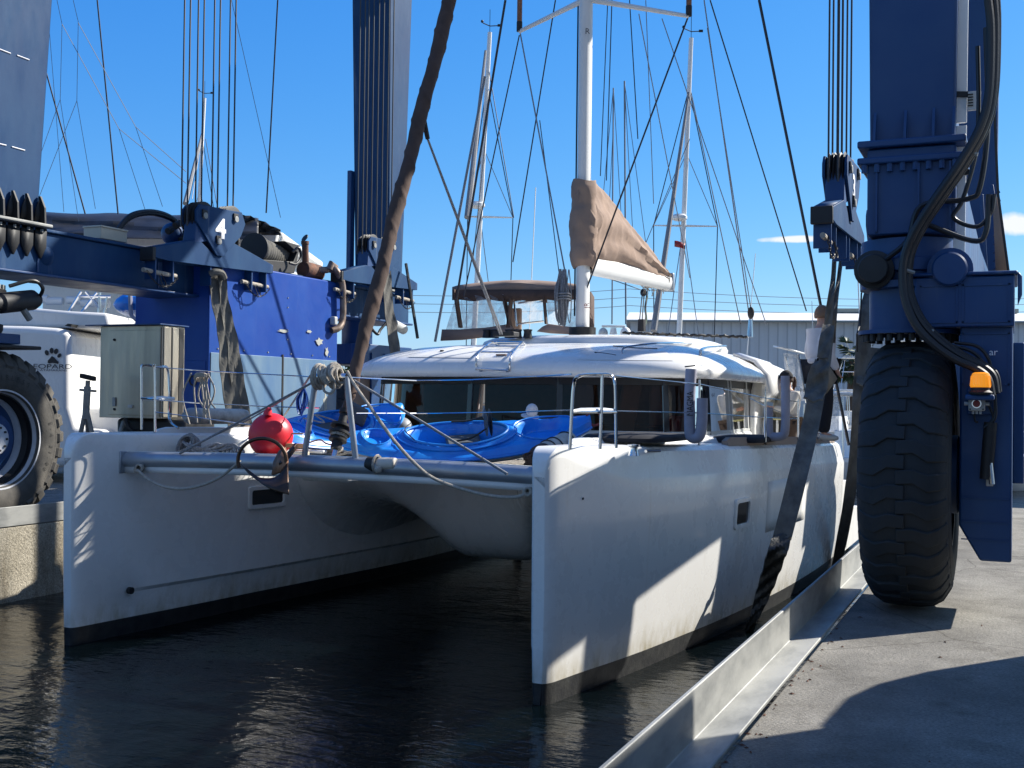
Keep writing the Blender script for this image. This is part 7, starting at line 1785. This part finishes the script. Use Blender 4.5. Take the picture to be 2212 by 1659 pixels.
# ================================================================== PEOPLE
def skin_obj(name, joints, edges, mt, parent, sub=2, root=0):
    me = bpy.data.meshes.new(name); me.from_pydata([j[0] for j in joints], edges, []); o = bpy.data.objects.new(name, me); COL.objects.link(o)
    sk = o.modifiers.new('skin', 'SKIN'); sk.use_smooth_shade = True
    for i, j in enumerate(joints):
        r = j[1]; sv = me.skin_vertices[0].data[i]; sv.radius = (r, r) if not isinstance(r, tuple) else r; sv.use_root = (i == root)
    ss = o.modifiers.new('sub', 'SUBSURF'); ss.levels = sub; ss.render_levels = sub
    me.materials.append(mt); par(o, parent); return o
FAT = 1.12
def person(foot, face, H, label, shirt, trousers, arms, hair, cap=None, pony=False, glasses=False, shoes=None, twist=0, lean=0.0):
    """face = unit horizontal direction the body looks towards"""
    f = Vector((face[0], face[1], 0)).normalized(); r = Vector((f.y, -f.x, 0)); base = Vector(foot); k = H/1.75
    def p(rt, fw, up): return base+(r*rt+f*(fw+lean*up)+Z*up)*k
    t = thing('person', label, 'person', base)
    def body(extra, sel): pass
    J = {'pel': p(0,0,.96), 'bel': p(0,.01,1.08), 'che': p(0,.0,1.28), 'nb': p(0,-.01,1.44), 'nk': p(0,.01,1.51), 'hb': p(0,.02,1.60), 'ht': p(0,.025,1.68)}
    for s_, sg in (('l', -1), ('r', 1)):
        J['hip'+s_] = p(sg*.09,0,.93); J['kn'+s_] = p(sg*.11,.03,.50); J['an'+s_] = p(sg*.12,-.02,.09); J['to'+s_] = p(sg*.135,.13,.04)
        J['sh'+s_] = p(sg*.18,0,1.41); e, w_ = arms[0 if sg < 0 else 1]
        J['el'+s_] = p(*e); J['wr'+s_] = p(*w_); d = (J['wr'+s_]-J['el'+s_]).normalized(); J['pa'+s_] = J['wr'+s_]+d*.055*k
        J['dir'+s_] = d
    names = ['pel','bel','che','nb','nk','hb','ht','hipl','knl','anl','tol','hipr','knr','anr','tor','shl','ell','wrl','pal','shr','elr','wrr','par']
    rad = {'pel':.13,'bel':.12,'che':.135,'nb':.075,'nk':.055,'hb':.075,'ht':.07,'hip':.085,'kn':.055,'an':.04,'to':.035,'sh':.06,'el':.042,'wr':.026,'pa':.032}
    E = [('pel','bel'),('bel','che'),('che','nb'),('nb','nk'),('nk','hb'),('hb','ht'),('pel','hipl'),('hipl','knl'),('knl','anl'),('anl','tol'),('pel','hipr'),('hipr','knr'),('knr','anr'),('anr','tor'),('nb','shl'),('shl','ell'),('ell','wrl'),('wrl','pal'),('nb','shr'),('shr','elr'),('elr','wrr'),('wrr','par')]
    js = [(J[n], (rad.get(n) or rad[n[:-1]])*k) for n in names]; ed = [(names.index(a), names.index(b)) for a, b in E]
    # fingers and thumbs as chains rooted in the palms
    for s_ in ('l', 'r'):
        d = J['dir'+s_]; sd = d.cross(f).normalized() if d.cross(f).length > .1 else r; nn = sd.cross(d)
        for i, (o_, L_) in enumerate(((-.022,.055),(-.008,.065),(.007,.062),(.02,.05))):
            a = J['pa'+s_]+sd*o_*k+d*.02*k; b = a+d*L_*.55*k+nn*.006; c_ = b+d*L_*.4*k+nn*.016*k
            n0 = len(js); js += [(a, .010*k), (b, .009*k), (c_, .007*k)]; ed += [(names.index('pa'+s_), n0), (n0, n0+1), (n0+1, n0+2)]
        a = J['pa'+s_]-sd*.03*k; n0 = len(js); js += [(a, .011*k), (a-sd*.012*k+d*.03*k, .010*k)]; ed += [(names.index('pa'+s_), n0), (n0, n0+1)]
    B_ = skin_obj('body', js, ed, M['skin'], t)
    def cloth(nm, sel, radii, mt, extra=()):
        nn = list(sel); j2 = [(J[n], radii[n if n in radii else n[:-1]]*k*FAT) for n in nn]; e2 = [(nn.index(a), nn.index(b)) for a, b in E+list(extra) if a in nn and b in nn]
        return skin_obj(nm, j2, e2, mt, t)
    J['hem'] = p(0,0,.86)
    cl = cloth('shirt', ['che','pel','bel','nb','shl','ell','wrl','shr','elr','wrr'], {'pel':.175,'bel':.165,'che':.17,'nb':.10,'sh':.085,'el':.065,'wr':.045}, shirt)
    cloth('trousers', ['pel','hipl','knl','anl','hipr','knr','anr'], {'pel':.155,'hip':.11,'kn':.085,'an':.075}, trousers)
    for s_ in ('l','r'):
        a, b = J['an'+s_], J['to'+s_]; obj('shoe', MB().tube([a+Vector((0,0,-.03*k))-f*.07*k, a+Vector((0,0,-.035*k)), b+Vector((0,0,-.0)), b+f*.05*k], [.035*k,.045*k,.042*k,.025*k], 12), shoes or M['whitep'], t, ang=80)
    hc = p(0,.03,1.645)
    # head, face
    obj('head', MB().ball(hc, .078*k, .088*k, .112*k, 24, 16), M['skin'], t) if False else None
    hd = MB(); rows = []
    for i in range(15):
        a = -pi/2+pi*i/14; rr = cos(a); zz = sin(a)*.118*k
        rows.append([hc+(r*cos(b)*.075*rr*(1 if zz > -.04 else .82)+f*(sin(b)*.095*rr*(1+.06*(sin(b) > 0)))*(1 if zz > -.05 else .95))*k+Z*zz for b in [2*pi*j/22 for j in range(22)]])
    obj('face', hd.grid(rows, True), M['skin'], t, ang=80)
    obj('nose', MB().ball(hc+f*.098*k-Z*.012*k, .014*k, .018*k, .024*k, 10, 8), M['skin'], t)
    obj('mouth', MB().ball(hc+f*.088*k-Z*.052*k, .024*k, .012*k, .007*k, 10, 6), mat('lips', (0.35,0.13,0.11), .5), t)
    for sg in (-1, 1):
        obj('ear', MB().ball(hc+r*sg*.078*k-Z*.01*k, .012*k, .022*k, .03*k, 10, 8), M['skin'], t)
        if not glasses: obj('eye', MB().ball(hc+f*.088*k+r*sg*.031*k+Z*.012*k, .011*k, .008*k, .008*k, 8, 6), M['black'], t)
    if glasses:
        mb = MB()
        for sg in (-1, 1): mb.ball(hc+f*.088*k+r*sg*.034*k+Z*.012*k, .03*k, .02*k, .02*k, 14, 8); mb.tube([hc+f*.08*k+r*sg*.06*k+Z*.016*k, hc+r*sg*.084*k+Z*.012*k], .005*k, 5)
        mb.tube([hc+f*.1*k+r*.012*k+Z*.016*k, hc+f*.1*k-r*.012*k+Z*.016*k], .004, 5); obj('sunglasses', mb, M['dkp'], t)
    rows = []
    for i in range(9):
        a = -.35+(pi/2+.35)*i/8; rows.append([hc-f*.012*k+(r*cos(b)*.086*cos(a)+f*sin(b)*(.104 if sin(b) < 0 else .094*(1 if a > .5 else .55))*cos(a))*k+Z*(sin(a)*.128+.0)*k for b in [2*pi*j/24 for j in range(24)]])
    obj('hair', MB().grid(rows, True), hair, t, solid=.008, ang=80)
    if cap:
        rows = []
        for i in range(8):
            a = .05+(pi/2-.05)*i/7; rows.append([hc+(r*cos(b)*.096*cos(a)+f*sin(b)*.112*cos(a))*k+Z*(.02+sin(a)*.125)*k for b in [2*pi*j/24 for j in range(24)]])
        cp = obj('cap', MB().grid(rows, True), cap, t, solid=.006, ang=80)
        vis = [hc+(f*.09+r*x)*k+Z*.03*k for x in (-.07,-.035,0,.035,.07)]; vo = [hc+(f*(.185-.5*x*x*10*.1)+r*x*.8)*k+Z*.015*k for x in (-.07,-.035,0,.035,.07)]
        obj('visor', MB().grid([vis, vo]), cap, cp, solid=.008)
    if pony: obj('ponytail', MB().tube(spl([hc-f*.10*k+Z*.04*k, hc-f*.15*k, hc-f*.15*k-Z*.1*k, hc-f*.12*k-Z*.2*k], 5), [.02]*3+[.035]*8+[.02]*4+[.012], 10), hair, t)
    return t, p, hc
ft = P(1771, 952, t=15.8)
pd = (R0*.95+F0*.25)
person((ft.x, ft.y, ft.z), (pd.x, pd.y), 1.84, 'person in a white long-sleeved shirt, black trousers and sunglasses standing behind the sling', M['shirt'], M['blackc'],
       (((-.27,-.02,1.14),(-.25,.10,.93)), ((.27,-.04,1.14),(.24,.10,.92))), M['hairb'], glasses=True, shoes=M['greyp'])
ft = P(1700, 1010, t=17.2); fz = P(1700, 808, t=17.2).z-1.66
wd_ = (-R0*.9-F0*.35)
greysh = mat('pale_grey_shirt', (0.62,0.59,0.54), .9, bump=.3, bscale=9)
WMN, wp_, whc = person((ft.x, ft.y, fz), (wd_.x, wd_.y), 1.68, 'person in a black cap with a ponytail and pale shirt standing in the cockpit', greysh, mat('brown_trousers', (0.05,0.03,0.02), .9),
       (((-.20,.14,1.16),(-.12,.36,1.20)), ((.22,.06,1.15),(.16,.28,1.02))), M['hair'], cap=M['blackc'], pony=True)
obj('chest_logo', text_mb('HH', P(1738, 843, t=16.9), R0, Z, .09, 0), M['text'], WMN, smooth=False)
# person seen dimly through the saloon window (reflection of a dark figure)
# cockpit gear: barbecue / slatted box
t = thing('slatted_box', 'small box with dark slats and yellow rim on the side deck by the padded arm', 'box', P(1667, 930, y=17.0))
q0 = P(1648, 902, y=17.0); q1 = P(1688, 948, y=17.0)
obj('box_frame', MB().box(q0.x, q1.x, 17.0, 17.3, q0.z-.03, q0.z), mat('yellow_rim', (0.5,0.45,0.2), .6), t, bev=.01)
for i in range(6): x = lerp(q0.x, q1.x-.04, i/5); obj('slat', MB().box(x+.004, x+.034, 17.01, 17.04, q1.z, q0.z-.032), M['black'] if i % 2 else M['whitep'], t)
obj('box_back', MB().box(q0.x+.01, q1.x-.01, 17.2, 17.28, q1.z, q0.z-.04), M['black'], t)
